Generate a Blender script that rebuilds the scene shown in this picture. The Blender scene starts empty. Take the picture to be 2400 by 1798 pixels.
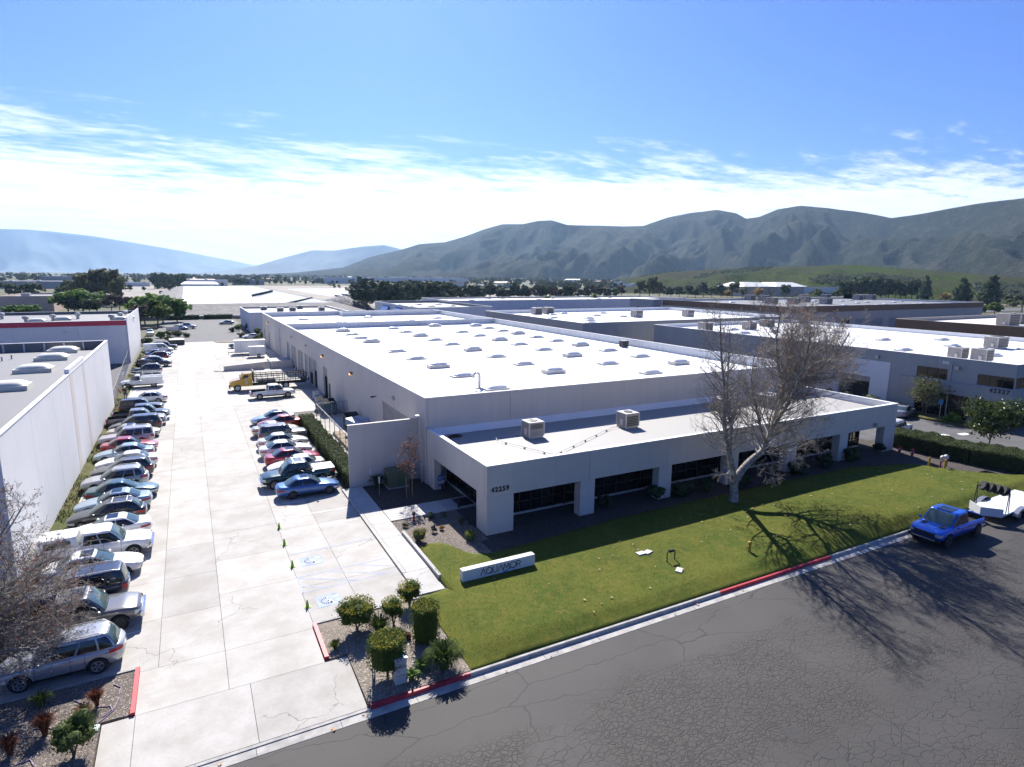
import bpy, bmesh, math, random
import numpy as np
from mathutils import Vector, Matrix
R_ = math.radians
random.seed(7)
rng = np.random.default_rng(11)
scene = bpy.context.scene
col = scene.collection

# ------------------------------------------------------------------ camera
HAZE = 6.4e-5
CAM_H = 17.0
F_PX, YAW, PITCH, ROLL = 1414.77, 0.491442, 0.177074, 0.0098894   # photo is 2400 x 1798
def _camrot():
    cy, sy, cp, sp = math.cos(YAW), math.sin(YAW), math.cos(PITCH), math.sin(PITCH)
    fwd = np.array([sy*cp, cy*cp, -sp]); right = np.array([cy, -sy, 0.0]); up = np.cross(right, fwd)
    cr, sr = math.cos(ROLL), math.sin(ROLL)
    return np.stack([right*cr+up*sr, -right*sr+up*cr, -fwd], 1)
CR = _camrot()
cam_d = bpy.data.cameras.new('camera')
cam_d.sensor_fit = 'HORIZONTAL'; cam_d.sensor_width = 36.0
cam_d.lens = 36.0*F_PX/2400.0
cam_d.clip_start = 0.5; cam_d.clip_end = 60000.0
cam = bpy.data.objects.new('camera', cam_d); col.objects.link(cam)
M = Matrix(CR.tolist()).to_4x4(); M.translation = (0, 0, CAM_H)
cam.matrix_world = M
scene.camera = cam
def ray(u, v):
    return CR @ np.array([(u-1200.0)/F_PX, (899.0-v)/F_PX, -1.0])
def G(u, v, z=0.0):                      # photo pixel -> point at height z
    d = ray(u, v); t = (z-CAM_H)/d[2]
    return (float(d[0]*t), float(d[1]*t), z)
def PY(u, v, Y):                         # photo pixel -> point on the vertical plane y = Y
    d = ray(u, v); t = Y/d[1]
    return (float(d[0]*t), Y, float(CAM_H+d[2]*t))

# ------------------------------------------------------------------ world, sun, exposure
SUN_TO = Vector((0.3132, 1.1462, 1.0)).normalized()      # towards the sun (from the wall shadow in the lot)
SUN_EL = math.asin(SUN_TO.z); SUN_AZ = math.atan2(SUN_TO.x, SUN_TO.y)
world = bpy.data.worlds.new('World'); scene.world = world; world.use_nodes = True
wn = world.node_tree; wn.nodes.clear()
def N(t, ty, **kw):
    n = t.nodes.new(ty)
    for k, v in kw.items():
        if k.startswith('_'): setattr(n, k[1:], v)
        else: n.inputs[k.replace('__', ' ')].default_value = v
    return n
def math_n(t, op, a, b=None, clamp=False):
    n = t.nodes.new('ShaderNodeMath'); n.operation = op; n.use_clamp = clamp
    for i, x in enumerate((a, b)):
        if x is None: continue
        if isinstance(x, (int, float)): n.inputs[i].default_value = x
        else: t.links.new(x, n.inputs[i])
    return n.outputs[0]
def mixc(t, f, a, b, blend='MIX'):
    n = t.nodes.new('ShaderNodeMix'); n.data_type = 'RGBA'; n.blend_type = blend
    for i, x in ((0, f), (6, a), (7, b)):
        if isinstance(x, (int, float)): n.inputs[i].default_value = x
        elif isinstance(x, (tuple, list)): n.inputs[i].default_value = tuple(x)+((1,) if len(x) == 3 else ())
        else: t.links.new(x, n.inputs[i])
    return n.outputs[2]
def ramp(t, fac, lo, hi):
    n = t.nodes.new('ShaderNodeMapRange'); n.interpolation_type = 'SMOOTHSTEP'
    n.inputs[1].default_value = lo; n.inputs[2].default_value = hi
    t.links.new(fac, n.inputs[0]); return n.outputs[0]
sky = wn.nodes.new('ShaderNodeTexSky'); sky.sky_type = 'NISHITA'; sky.sun_disc = False
sky.sun_elevation = SUN_EL; sky.sun_rotation = SUN_AZ
sky.altitude = 300; sky.air_density = 1.0; sky.dust_density = 0.8; sky.ozone_density = 3.0
tc = wn.nodes.new('ShaderNodeTexCoord')
sep = wn.nodes.new('ShaderNodeSeparateXYZ'); wn.links.new(tc.outputs['Generated'], sep.inputs[0])
zz = math_n(wn, 'MAXIMUM', sep.outputs[2], 0.0)
den = math_n(wn, 'ADD', zz, 0.06)
pl = wn.nodes.new('ShaderNodeCombineXYZ')
wn.links.new(math_n(wn, 'DIVIDE', sep.outputs[0], den), pl.inputs[0])
wn.links.new(math_n(wn, 'DIVIDE', sep.outputs[1], den), pl.inputs[1])
def wnoise(sc, det, rough, stretch=None, dist=0.0):
    m = wn.nodes.new('ShaderNodeMapping'); wn.links.new(pl.outputs[0], m.inputs[0])
    if stretch: m.inputs['Scale'].default_value = stretch; m.inputs['Rotation'].default_value = (0, 0, 0.5)
    n = N(wn, 'ShaderNodeTexNoise', Scale=sc, Detail=det, Roughness=rough, Distortion=dist)
    wn.links.new(m.outputs[0], n.inputs['Vector']); return n.outputs[0]
n_big = wnoise(0.30, 3, 0.5); n_mid = wnoise(1.3, 8, 0.66, (1.0, 1.9, 1), 0.5); n_fin = wnoise(4.6, 5, 0.7, (1.0, 2.2, 1), 0.3)
edge = math_n(wn, 'ADD', zz, math_n(wn, 'MULTIPLY', math_n(wn, 'SUBTRACT', n_big, 0.5), 0.16))
edge = math_n(wn, 'ADD', edge, math_n(wn, 'MULTIPLY', math_n(wn, 'SUBTRACT', n_mid, 0.5), 0.24))
edge = math_n(wn, 'ADD', edge, math_n(wn, 'MULTIPLY', math_n(wn, 'SUBTRACT', n_fin, 0.5), 0.13))
# the bank thins out away from the sun's side of the sky
hd = math_n(wn, 'SQRT', math_n(wn, 'ADD', math_n(wn, 'MULTIPLY', sep.outputs[0], sep.outputs[0]), math_n(wn, 'ADD', math_n(wn, 'MULTIPLY', sep.outputs[1], sep.outputs[1]), 1e-4)))
ca = math_n(wn, 'DIVIDE', math_n(wn, 'ADD', math_n(wn, 'MULTIPLY', sep.outputs[0], math.sin(SUN_AZ)), math_n(wn, 'MULTIPLY', sep.outputs[1], math.cos(SUN_AZ))), hd)
edge = math_n(wn, 'ADD', edge, math_n(wn, 'MULTIPLY', math_n(wn, 'SUBTRACT', 1.0, ca), 0.10))
bank = math_n(wn, 'SUBTRACT', 1.0, ramp(wn, edge, 0.112, 0.205))
wisp = math_n(wn, 'MULTIPLY', ramp(wn, n_mid, 0.60, 0.80), ramp(wn, n_big, 0.50, 0.66))
wisp = math_n(wn, 'MULTIPLY', wisp, math_n(wn, 'SUBTRACT', 1.0, ramp(wn, zz, 0.26, 0.42)))
cl = math_n(wn, 'MAXIMUM', bank, math_n(wn, 'MULTIPLY', wisp, 0.6), clamp=True)
skyc = mixc(wn, 1.0, sky.outputs[0], (0.265, 0.475, 1.05), 'MULTIPLY')
shade = mixc(wn, ramp(wn, n_mid, 0.25, 0.60), (7.8, 8.4, 9.3), (10.6, 10.8, 11.0))
cfin = mixc(wn, cl, skyc, shade)
bg = N(wn, 'ShaderNodeBackground', Strength=0.057); wn.links.new(cfin, bg.inputs[0])
wo = wn.nodes.new('ShaderNodeOutputWorld'); wn.links.new(bg.outputs[0], wo.inputs[0])

sun_d = bpy.data.lights.new('sun', 'SUN'); sun_d.energy = 4.4; sun_d.angle = R_(0.53); sun_d.color = (1.0, 0.955, 0.89)
sun = bpy.data.objects.new('sun', sun_d); col.objects.link(sun)
sun.rotation_euler = SUN_TO.to_track_quat('Z', 'Y').to_euler(); sun.location = (40, 120, 120)
vs = scene.view_settings; vs.view_transform = 'Standard'; vs.look = 'None'; vs.exposure = 1.22; vs.gamma = 1.0; vs.use_curve_mapping = False
scene.render.engine = 'CYCLES'
scene.cycles.use_denoising = True
scene.cycles.max_bounces = 6; scene.cycles.diffuse_bounces = 4; scene.cycles.glossy_bounces = 3
scene.cycles.transmission_bounces = 3; scene.cycles.volume_bounces = 0; scene.cycles.transparent_max_bounces = 8
scene.cycles.caustics_reflective = False; scene.cycles.caustics_refractive = False
scene.cycles.sample_clamp_indirect = 6.0

# ------------------------------------------------------------------ object helpers
def tag(o, label=None, cat=None, group=None, kind=None):
    if label: o['label'] = label
    if cat: o['category'] = cat
    if group: o['group'] = group
    if kind: o['kind'] = kind
    return o
def empty(name, loc=(0, 0, 0), rz=0.0, parent=None):
    o = bpy.data.objects.new(name, None); col.objects.link(o)
    o.empty_display_size = 0.3; o.location = loc; o.rotation_euler = (0, 0, rz); o.parent = parent
    return o
def link(name, me, mat=None, parent=None, loc=None, rz=None):
    o = bpy.data.objects.new(name, me); col.objects.link(o); o.parent = parent
    if loc is not None: o.location = loc
    if rz is not None: o.rotation_euler = (0, 0, rz)
    if mat is not None:
        if len(me.materials) == 0: me.materials.append(mat)
        elif me.materials[0] is not mat:
            o.material_slots[0].link = 'OBJECT'; o.material_slots[0].material = mat
    return o
def copy_tree(o, parent=None):
    c = o.copy(); col.objects.link(c); c.parent = parent
    for ch in o.children: copy_tree(ch, c)
    return c

class MB:
    def __init__(s): s.v = []; s.f = []
    def add(s, vs, fs):
        n = len(s.v); s.v.extend([tuple(map(float, p)) for p in vs]); s.f.extend([tuple(i+n for i in f) for f in fs]); return s
    def box(s, x0, x1, y0, y1, z0, z1):
        return s.add([(x0,y0,z0),(x1,y0,z0),(x1,y1,z0),(x0,y1,z0),(x0,y0,z1),(x1,y0,z1),(x1,y1,z1),(x0,y1,z1)],
                     [(3,2,1,0),(4,5,6,7),(0,1,5,4),(1,2,6,5),(2,3,7,6),(3,0,4,7)])
    def obox(s, c, size, rz=0.0, rx=0.0, ry=0.0):
        m = Matrix.Translation(c) @ Matrix.Rotation(rz, 4, 'Z') @ Matrix.Rotation(ry, 4, 'Y') @ Matrix.Rotation(rx, 4, 'X')
        a, b, d = size[0]/2, size[1]/2, size[2]/2
        vs = [m @ Vector(p) for p in ((-a,-b,-d),(a,-b,-d),(a,b,-d),(-a,b,-d),(-a,-b,d),(a,-b,d),(a,b,d),(-a,b,d))]
        return s.add(vs, [(3,2,1,0),(4,5,6,7),(0,1,5,4),(1,2,6,5),(2,3,7,6),(3,0,4,7)])
    def path(s, pts, rad, n=6, cap=True):
        pts = [Vector(p) for p in pts]; k = len(pts)
        if isinstance(rad, (int, float)): rad = [rad]*k
        base = len(s.v); ref = None
        for i, p in enumerate(pts):
            d = (pts[min(i+1, k-1)]-pts[max(i-1, 0)]).normalized()
            if ref is None: ref = Vector((0, 0, 1)) if abs(d.z) < 0.9 else Vector((1, 0, 0))
            a = d.cross(ref)
            if a.length < 1e-4: a = d.orthogonal()
            a.normalize(); b = d.cross(a); ref = a.cross(d) if False else ref
            for j in range(n):
                t = 2*math.pi*j/n
                s.v.append(tuple(p + a*(rad[i]*math.cos(t)) + b*(rad[i]*math.sin(t))))
        for i in range(k-1):
            for j in range(n):
                j2 = (j+1) % n
                s.f.append((base+i*n+j, base+i*n+j2, base+(i+1)*n+j2, base+(i+1)*n+j))
        if cap:
            s.f.append(tuple(base+j for j in range(n))[::-1]); s.f.append(tuple(base+(k-1)*n+j for j in range(n)))
        return s
    def lathe(s, prof, n=12, loc=(0,0,0), axis='Z'):
        base = len(s.v); loc = Vector(loc)
        for r, z in prof:
            for j in range(n):
                t = 2*math.pi*j/n; p = Vector((r*math.cos(t), r*math.sin(t), z))
                if axis == 'Y': p = Vector((p.x, -p.z, p.y)) if False else Vector((p.x, p.z, p.y))
                if axis == 'X': p = Vector((p.z, p.x, p.y))
                s.v.append(tuple(p+loc))
        k = len(prof)
        for i in range(k-1):
            for j in range(n):
                j2 = (j+1) % n
                s.f.append((base+i*n+j, base+i*n+j2, base+(i+1)*n+j2, base+(i+1)*n+j))
        s.f.append(tuple(base+j for j in range(n))[::-1]); s.f.append(tuple(base+(k-1)*n+j for j in range(n)))
        return s
    def prism(s, poly, z0, z1):
        k = len(poly)
        return s.add([(x, y, z0) for x, y in poly]+[(x, y, z1) for x, y in poly],
                     [tuple(range(k))[::-1], tuple(range(k, 2*k))]+[(i, (i+1) % k, k+(i+1) % k, k+i) for i in range(k)])
    def grid(s, rows, closed=False):
        n = len(rows[0]); base = len(s.v)
        for r in rows: s.v.extend([tuple(map(float, p)) for p in r])
        for i in range(len(rows)-1):
            for j in range(n if closed else n-1):
                j2 = (j+1) % n
                s.f.append((base+i*n+j, base+i*n+j2, base+(i+1)*n+j2, base+(i+1)*n+j))
        return s
    def mesh(s, name, smooth=False):
        me = bpy.data.meshes.new(name); me.from_pydata(s.v, [], s.f); me.validate(); me.update()
        bm = bmesh.new(); bm.from_mesh(me); bmesh.ops.recalc_face_normals(bm, faces=bm.faces); bm.to_mesh(me); bm.free()
        if smooth: me.shade_smooth() if hasattr(me, 'shade_smooth') else None
        return me
    def build(s, name, mat, parent=None, smooth=False, loc=None, rz=None):
        return link(name, s.mesh(name, smooth), mat, parent, loc, rz)
def smooth_angle(o, ang=40):
    me = o.data; me.shade_smooth()
    try: me.set_sharp_from_angle(angle=R_(ang))
    except Exception: pass
def box(name, mat, parent, *b): return MB().box(*b).build(name, mat, parent)

# ------------------------------------------------------------------ materials
MATS = {}
def newmat(name):
    m = bpy.data.materials.new(name); m.use_nodes = True
    t = m.node_tree; b = t.nodes['Principled BSDF']; MATS[name] = m
    return m, t, b
def pos(t, scale=None):
    g = t.nodes.new('ShaderNodeNewGeometry'); o = g.outputs['Position']
    if scale is not None:
        m = t.nodes.new('ShaderNodeMapping'); m.inputs['Scale'].default_value = scale if isinstance(scale, tuple) else (scale,)*3
        t.links.new(o, m.inputs[0]); o = m.outputs[0]
    return o
def noise(t, sc, det=4, rough=0.55, vec=None, dist=0.0):
    n = N(t, 'ShaderNodeTexNoise', Scale=sc, Detail=det, Roughness=rough, Distortion=dist)
    t.links.new(vec if vec is not None else pos(t), n.inputs['Vector']); return n.outputs[0]
def bump(t, b, h, strength=0.3, dist=0.02):
    n = N(t, 'ShaderNodeBump', Strength=strength, Distance=dist); t.links.new(h, n.inputs['Height'])
    t.links.new(n.outputs[0], b.inputs['Normal'])
def setc(t, b, c):
    if isinstance(c, tuple): b.inputs['Base Color'].default_value = c+(1,)
    else: t.links.new(c, b.inputs['Base Color'])
def plain(name, c, rough=0.6, metal=0.0, var=0.0, vs=1.5, spec=None, bmp=0.0, bs=40.0, coat=0.0):
    if name in MATS: return MATS[name]
    m, t, b = newmat(name)
    b.inputs['Roughness'].default_value = rough; b.inputs['Metallic'].default_value = metal
    if spec is not None: b.inputs['Specular IOR Level'].default_value = spec
    if coat: b.inputs['Coat Weight'].default_value = coat; b.inputs['Coat Roughness'].default_value = 0.04
    if var:
        n = noise(t, vs, 5, 0.6)
        lo = tuple(x*(1-var) for x in c); hi = tuple(min(1, x*(1+var)) for x in c)
        setc(t, b, mixc(t, ramp(t, n, 0.3, 0.7), lo, hi))
    else: setc(t, b, tuple(c))
    if bmp: bump(t, b, noise(t, bs, 3), bmp, 0.02)
    return m
def streaky(name, c, var=0.08, rough=0.8, bmp=0.15, stain=0.0):
    """painted concrete wall: slow patches, vertical weather streaks, sand texture"""
    m, t, b = newmat(name); b.inputs['Roughness'].default_value = rough
    n1 = noise(t, 0.35, 4); n2 = noise(t, 1.0, 5, 0.6, pos(t, (2.2, 2.2, 0.12)))
    f = math_n(t, 'ADD', math_n(t, 'MULTIPLY', ramp(t, n1, 0.3, 0.7), 0.5), math_n(t, 'MULTIPLY', ramp(t, n2, 0.35, 0.7), 0.5))
    cc = mixc(t, f, tuple(x*(1-var) for x in c), tuple(min(1, x*(1+var)) for x in c))
    if stain: cc = mixc(t, math_n(t, 'MULTIPLY', ramp(t, n2, 0.55, 0.8), stain), cc, (c[0]*.72, c[1]*.66, c[2]*.55))
    setc(t, b, cc); bump(t, b, noise(t, 28, 3), bmp, 0.01); return m

def concrete(name, c1, c2, obj_var=0.12):
    m, t, b = newmat(name); b.inputs['Roughness'].default_value = 0.85
    n1 = noise(t, 0.55, 6, 0.62); n2 = noise(t, 9.0, 4, 0.6); n3 = noise(t, 0.5, 5, 0.6, pos(t, (0.35, 1.6, 1)))
    c = mixc(t, ramp(t, n1, 0.28, 0.72), c1, c2)
    c = mixc(t, math_n(t, 'MULTIPLY', ramp(t, n3, 0.55, 0.75), 0.30), c, tuple(x*0.72 for x in c1))
    c = mixc(t, math_n(t, 'MULTIPLY', ramp(t, n2, 0.4, 0.75), 0.16), c, tuple(x*0.6 for x in c1))
    oi = t.nodes.new('ShaderNodeObjectInfo')
    k = math_n(t, 'ADD', math_n(t, 'MULTIPLY', oi.outputs['Random'], obj_var*2), 1-obj_var)
    cmb = t.nodes.new('ShaderNodeCombineColor'); [t.links.new(k, cmb.inputs[i]) for i in range(3)]
    c = mixc(t, 1.0, c, cmb.outputs[0], 'MULTIPLY')
    # long wandering hairline cracks
    wv = N(t, 'ShaderNodeTexVoronoi', Scale=0.16, _feature='DISTANCE_TO_EDGE')
    nz = N(t, 'ShaderNodeTexNoise', Scale=0.9, Detail=5); t.links.new(pos(t), nz.inputs['Vector'])
    vm = t.nodes.new('ShaderNodeVectorMath'); vm.operation = 'MULTIPLY_ADD'; vm.inputs[1].default_value = (1.6, 1.6, 0)
    t.links.new(nz.outputs['Color'], vm.inputs[0]); t.links.new(pos(t), vm.inputs[2]); t.links.new(vm.outputs[0], wv.inputs['Vector'])
    cr = math_n(t, 'MULTIPLY', math_n(t, 'SUBTRACT', 1.0, ramp(t, wv.outputs['Distance'], 0.0005, 0.0035)), ramp(t, noise(t, 0.12, 2), 0.48, 0.56))
    c = mixc(t, math_n(t, 'MULTIPLY', cr, 0.65), c, (0.09, 0.085, 0.08))
    setc(t, b, c); bump(t, b, n2, 0.15, 0.01); return m

M_CONC = concrete('concrete_lot', (0.36, 0.335, 0.295), (0.46, 0.44, 0.405))
M_WALK = concrete('concrete_walk', (0.40, 0.385, 0.355), (0.50, 0.49, 0.46), 0.08)
M_CURB = plain('curb_concrete', (0.36, 0.345, 0.32), 0.9, var=0.2, vs=2.0, bmp=0.2)
M_RED = plain('red_curb_paint', (0.42, 0.022, 0.035), 0.55, var=0.22, vs=3.0)
M_JOINT = plain('joint_soil', (0.17, 0.155, 0.14), 0.95, var=0.3)

def asphalt(name):
    m, t, b = newmat(name); b.inputs['Roughness'].default_value = 0.78
    P = pos(t)
    n1 = noise(t, 0.14, 5, 0.6, P); n2 = noise(t, 30.0, 3, 0.7, P); n3 = noise(t, 1.1, 5, 0.6, P)
    c = mixc(t, ramp(t, n1, 0.3, 0.7), (0.032, 0.029, 0.0265), (0.047, 0.0425, 0.038))
    c = mixc(t, math_n(t, 'MULTIPLY', ramp(t, n2, 0.35, 0.7), 0.35), c, (0.062, 0.058, 0.053))
    c = mixc(t, math_n(t, 'MULTIPLY', ramp(t, n3, 0.55, 0.8), 0.3), c, (0.060, 0.055, 0.048))
    # distort coordinates for the crack cells
    nz = N(t, 'ShaderNodeTexNoise', Scale=1.6, Detail=3); t.links.new(P, nz.inputs['Vector'])
    vm = t.nodes.new('ShaderNodeVectorMath'); vm.operation = 'MULTIPLY_ADD'; vm.inputs[1].default_value = (0.55, 0.55, 0)
    t.links.new(nz.outputs['Color'], vm.inputs[0]); t.links.new(P, vm.inputs[2])
    def vor(sc, st=(1, 1, 1)):
        mp = t.nodes.new('ShaderNodeMapping'); mp.inputs['Scale'].default_value = st; t.links.new(vm.outputs[0], mp.inputs[0])
        v = N(t, 'ShaderNodeTexVoronoi', Scale=sc, _feature='DISTANCE_TO_EDGE'); t.links.new(mp.outputs[0], v.inputs['Vector']); return v.outputs['Distance']
    fine = math_n(t, 'SUBTRACT', 1.0, ramp(t, vor(4.6, (0.8, 1.15, 1)), 0.02, 0.10))
    mid = math_n(t, 'SUBTRACT', 1.0, ramp(t, vor(2.3, (0.8, 1.2, 1)), 0.008, 0.045))
    big = math_n(t, 'SUBTRACT', 1.0, ramp(t, vor(0.30, (0.5, 1.7, 1)), 0.001, 0.008))
    sp = t.nodes.new('ShaderNodeSeparateXYZ'); t.links.new(P, sp.inputs[0])
    # wheel-path lanes of alligator cracking run along the street (y), broken up by noise
    lane = math_n(t, 'ADD', sp.outputs[1], math_n(t, 'MULTIPLY', math_n(t, 'SUBTRACT', noise(t, 0.16, 4, 0.6, P), 0.5), 5.0))
    band1 = math_n(t, 'MULTIPLY', ramp(t, lane, 11.5, 13.0), math_n(t, 'SUBTRACT', 1.0, ramp(t, lane, 17.2, 18.6)))
    band2 = math_n(t, 'SUBTRACT', 1.0, ramp(t, lane, 8.0, 10.0))
    bands = math_n(t, 'MAXIMUM', band1, math_n(t, 'MULTIPLY', band2, 0.7))
    brk = ramp(t, noise(t, 0.22, 3, 0.5, P), 0.30, 0.48)
    fm = math_n(t, 'MULTIPLY', fine, math_n(t, 'MULTIPLY', bands, brk))
    fld = math_n(t, 'MULTIPLY', mid, math_n(t, 'MULTIPLY', ramp(t, noise(t, 0.18, 3, 0.5, P), 0.30, 0.45), math_n(t, 'SUBTRACT', 1.0, ramp(t, lane, 16.2, 19.0))))
    fm = math_n(t, 'MULTIPLY', fm, ramp(t, noise(t, 1.3, 4, 0.6, P), 0.22, 0.50))
    fld = math_n(t, 'MULTIPLY', fld, ramp(t, noise(t, 0.7, 4, 0.6, P), 0.28, 0.58))
    crk = math_n(t, 'MAXIMUM', math_n(t, 'MAXIMUM', fm, math_n(t, 'MULTIPLY', fld, 0.75)), math_n(t, 'MULTIPLY', big, 0.7), clamp=True)
    pt = math_n(t, 'MULTIPLY', ramp(t, noise(t, 0.09, 2, 0.5, P), 0.54, 0.58), 0.35); c = mixc(t, pt, c, (0.060, 0.056, 0.051))
    oil = math_n(t, 'MULTIPLY', ramp(t, noise(t, 0.55, 5, 0.65, pos(t, (0.5, 1.4, 1))), 0.60, 0.74), 0.45); c = mixc(t, oil, c, (0.020, 0.018, 0.017))
    c = mixc(t, math_n(t, 'MULTIPLY', crk, 0.95), c, (0.007, 0.0065, 0.006))
    dust = math_n(t, 'MULTIPLY', math_n(t, 'MULTIPLY', bands, brk), 0.30)
    c = mixc(t, dust, c, (0.040, 0.033, 0.026))
    setc(t, b, c)
    h = math_n(t, 'SUBTRACT', math_n(t, 'MULTIPLY', n2, 0.25), crk); bump(t, b, h, 0.6, 0.02)
    return m
M_ASPH = asphalt('asphalt_street')
M_ASPH2 = plain('asphalt_far', (0.085, 0.083, 0.085), 0.85, var=0.18, vs=0.5, bmp=0.2)

def grassmat(name, a, b_, c_, sc=1.0):
    m, t, b = newmat(name); b.inputs['Roughness'].default_value = 0.9; b.inputs['Specular IOR Level'].default_value = 0.15
    n1 = noise(t, 0.28*sc, 5, 0.65); n2 = noise(t, 2.2*sc, 5, 0.7); n3 = noise(t, 22*sc, 4, 0.75, pos(t, (1, 1, 0.3)))
    c = mixc(t, ramp(t, n1, 0.36, 0.64), a, b_)
    c = mixc(t, math_n(t, 'MULTIPLY', ramp(t, n2, 0.45, 0.68), 0.75), c, c_)
    n4 = noise(t, 0.9*sc, 6, 0.7); c = mixc(t, math_n(t, 'MULTIPLY', ramp(t, n4, 0.52, 0.70), 0.55), c, tuple(x*0.62 for x in a))
    c = mixc(t, math_n(t, 'MULTIPLY', ramp(t, n3, 0.35, 0.75), 0.5), c, tuple(x*0.45 for x in a))
    setc(t, b, c); bump(t, b, n3, 0.9, 0.05); return m
M_LAWN = grassmat('lawn_grass', (0.078, 0.112, 0.012), (0.128, 0.140, 0.017), (0.172, 0.152, 0.028))
M_WEED = grassmat('weedy_strip', (0.075, 0.10, 0.025), (0.13, 0.115, 0.045), (0.19, 0.15, 0.085), 1.3)
M_DRY = grassmat('valley_ground', (0.10, 0.105, 0.06), (0.17, 0.155, 0.10), (0.12, 0.13, 0.06), 0.06)

def chips(name, base, lite, dark, sc=24.0):
    m, t, b = newmat(name); b.inputs['Roughness'].default_value = 0.95
    v = N(t, 'ShaderNodeTexVoronoi', Scale=sc, Randomness=1.0); t.links.new(pos(t), v.inputs['Vector'])
    sp = t.nodes.new('ShaderNodeSeparateColor'); t.links.new(v.outputs['Color'], sp.inputs[0])
    n1 = noise(t, 0.8, 5, 0.65); n2 = noise(t, 3.0, 4)
    c = mixc(t, sp.outputs[0], dark, base)
    c = mixc(t, ramp(t, sp.outputs[1], 0.80, 0.96), c, lite)
    c = mixc(t, math_n(t, 'MULTIPLY', ramp(t, n1, 0.42, 0.7), 0.55), c, tuple(x*1.25 for x in base))
    setc(t, b, c); bump(t, b, v.outputs['Distance'], 0.9, 0.03); return m
M_MULCH = chips('wood_mulch', (0.17, 0.14, 0.115), (0.42, 0.36, 0.31), (0.075, 0.06, 0.05))
M_SOIL = chips('bed_soil', (0.23, 0.195, 0.155), (0.36, 0.31, 0.26), (0.14, 0.115, 0.09), 14)
M_DARKMULCH = chips('dark_mulch', (0.060, 0.050, 0.042), (0.15, 0.13, 0.115), (0.028, 0.023, 0.02))

M_STUCCO = streaky('warm_grey_stucco', (0.60, 0.55, 0.49), 0.07, stain=0.22)
M_WHITE = streaky('white_wall_paint', (0.72, 0.71, 0.70), 0.05, stain=0.25)
M_TAN = streaky('tan_wall', (0.52, 0.44, 0.36), 0.06)
M_BROWN = streaky('brown_band', (0.22, 0.125, 0.065), 0.08)
M_BLUEGREY = streaky('grey_concrete_wall', (0.36, 0.355, 0.34), 0.06, bmp=0.3)
M_REDBAND = streaky('red_band', (0.52, 0.05, 0.085), 0.06)
def roofmat(name, c, dirt=0.25, dc=(0.42, 0.38, 0.32)):
    m, t, b = newmat(name); b.inputs['Roughness'].default_value = 0.7
    n1 = noise(t, 0.10, 5, 0.6); n2 = noise(t, 0.7, 6, 0.65); n3 = noise(t, 7, 4)
    cc = mixc(t, math_n(t, 'MULTIPLY', ramp(t, n1, 0.60, 0.76), dirt), c, dc)
    cc = mixc(t, math_n(t, 'MULTIPLY', ramp(t, n2, 0.56, 0.84), dirt*0.7), cc, dc)
    setc(t, b, cc); bump(t, b, n3, 0.12, 0.02); return m
M_ROOFW = roofmat('white_roof_coating', (0.78, 0.78, 0.77), 0.62, (0.31, 0.27, 0.21))
M_ROOFC = roofmat('cap_sheet_roof', (0.345, 0.33, 0.305), 0.5, (0.27, 0.25, 0.22))
M_ROOFG = roofmat('grey_roof', (0.165, 0.165, 0.17), 0.45, (0.24, 0.22, 0.19))
M_PARAP = streaky('galvanised_parapet', (0.62, 0.63, 0.64), 0.12)
M_GLASSD = plain('dark_bronze_glass', (0.012, 0.011, 0.011), 0.06, spec=0.6)
M_MULL = plain('bronze_mullion', (0.030, 0.024, 0.020), 0.45)
M_METAL = plain('galvanised_metal', (0.46, 0.46, 0.45), 0.45, 0.5, var=0.1)
M_ACGREY = plain('ac_cabinet', (0.30, 0.275, 0.255), 0.6, var=0.08)
M_ACLID = plain('ac_lid', (0.52, 0.50, 0.48), 0.5, var=0.08)
M_DARK = plain('dark_metal', (0.025, 0.025, 0.027), 0.5)
M_DOME = plain('skylight_dome', (0.74, 0.75, 0.78), 0.25, var=0.04)
M_DOMEC = plain('cream_dome', (0.72, 0.69, 0.58), 0.3, var=0.05)
M_DOOR = plain('grey_roll_door', (0.30, 0.29, 0.285), 0.6, var=0.08)
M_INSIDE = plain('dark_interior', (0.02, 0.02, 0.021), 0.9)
M_PAINTW = plain('white_stripe_paint', (0.66, 0.66, 0.64), 0.8, var=0.14, vs=2.5)
M_PAINTB = plain('blue_marking_paint', (0.30, 0.36, 0.50), 0.8, var=0.22, vs=2.0)
M_BLUEL = plain('faded_blue_line', (0.34, 0.38, 0.48), 0.8, var=0.15, vs=1.5)
# ================================================================== THE SETTING
def sheet(name, mat, x0, x1, y0, y1, z, kind='structure', parent=None):
    o = MB().add([(x0,y0,z),(x1,y0,z),(x1,y1,z),(x0,y1,z)], [(0,1,2,3)]).build(name, mat, parent)
    if kind and parent is None: tag(o, kind=kind)
    return o
def struct(o, label=None): return tag(o, label, kind='structure')
sheet('ground', M_DRY, -15500, 15500, -3000, 16000, -0.30)
sheet('street', M_ASPH, -160, 320, -40, 21.05, -0.14)
sheet('side_lot_asphalt', M_ASPH2, 63.2, 320, 20.98, 262, -0.06)
sheet('yard_asphalt', M_ASPH2, -120, -9.6, 88.6, 168.5, -0.06)
sheet('cross_street', M_ASPH2, -500, 700, 168.6, 186.0, -0.05)
sheet('far_lot', M_ASPH2, -8.5, 15.0, 186.0, 250.0, -0.04)

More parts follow.
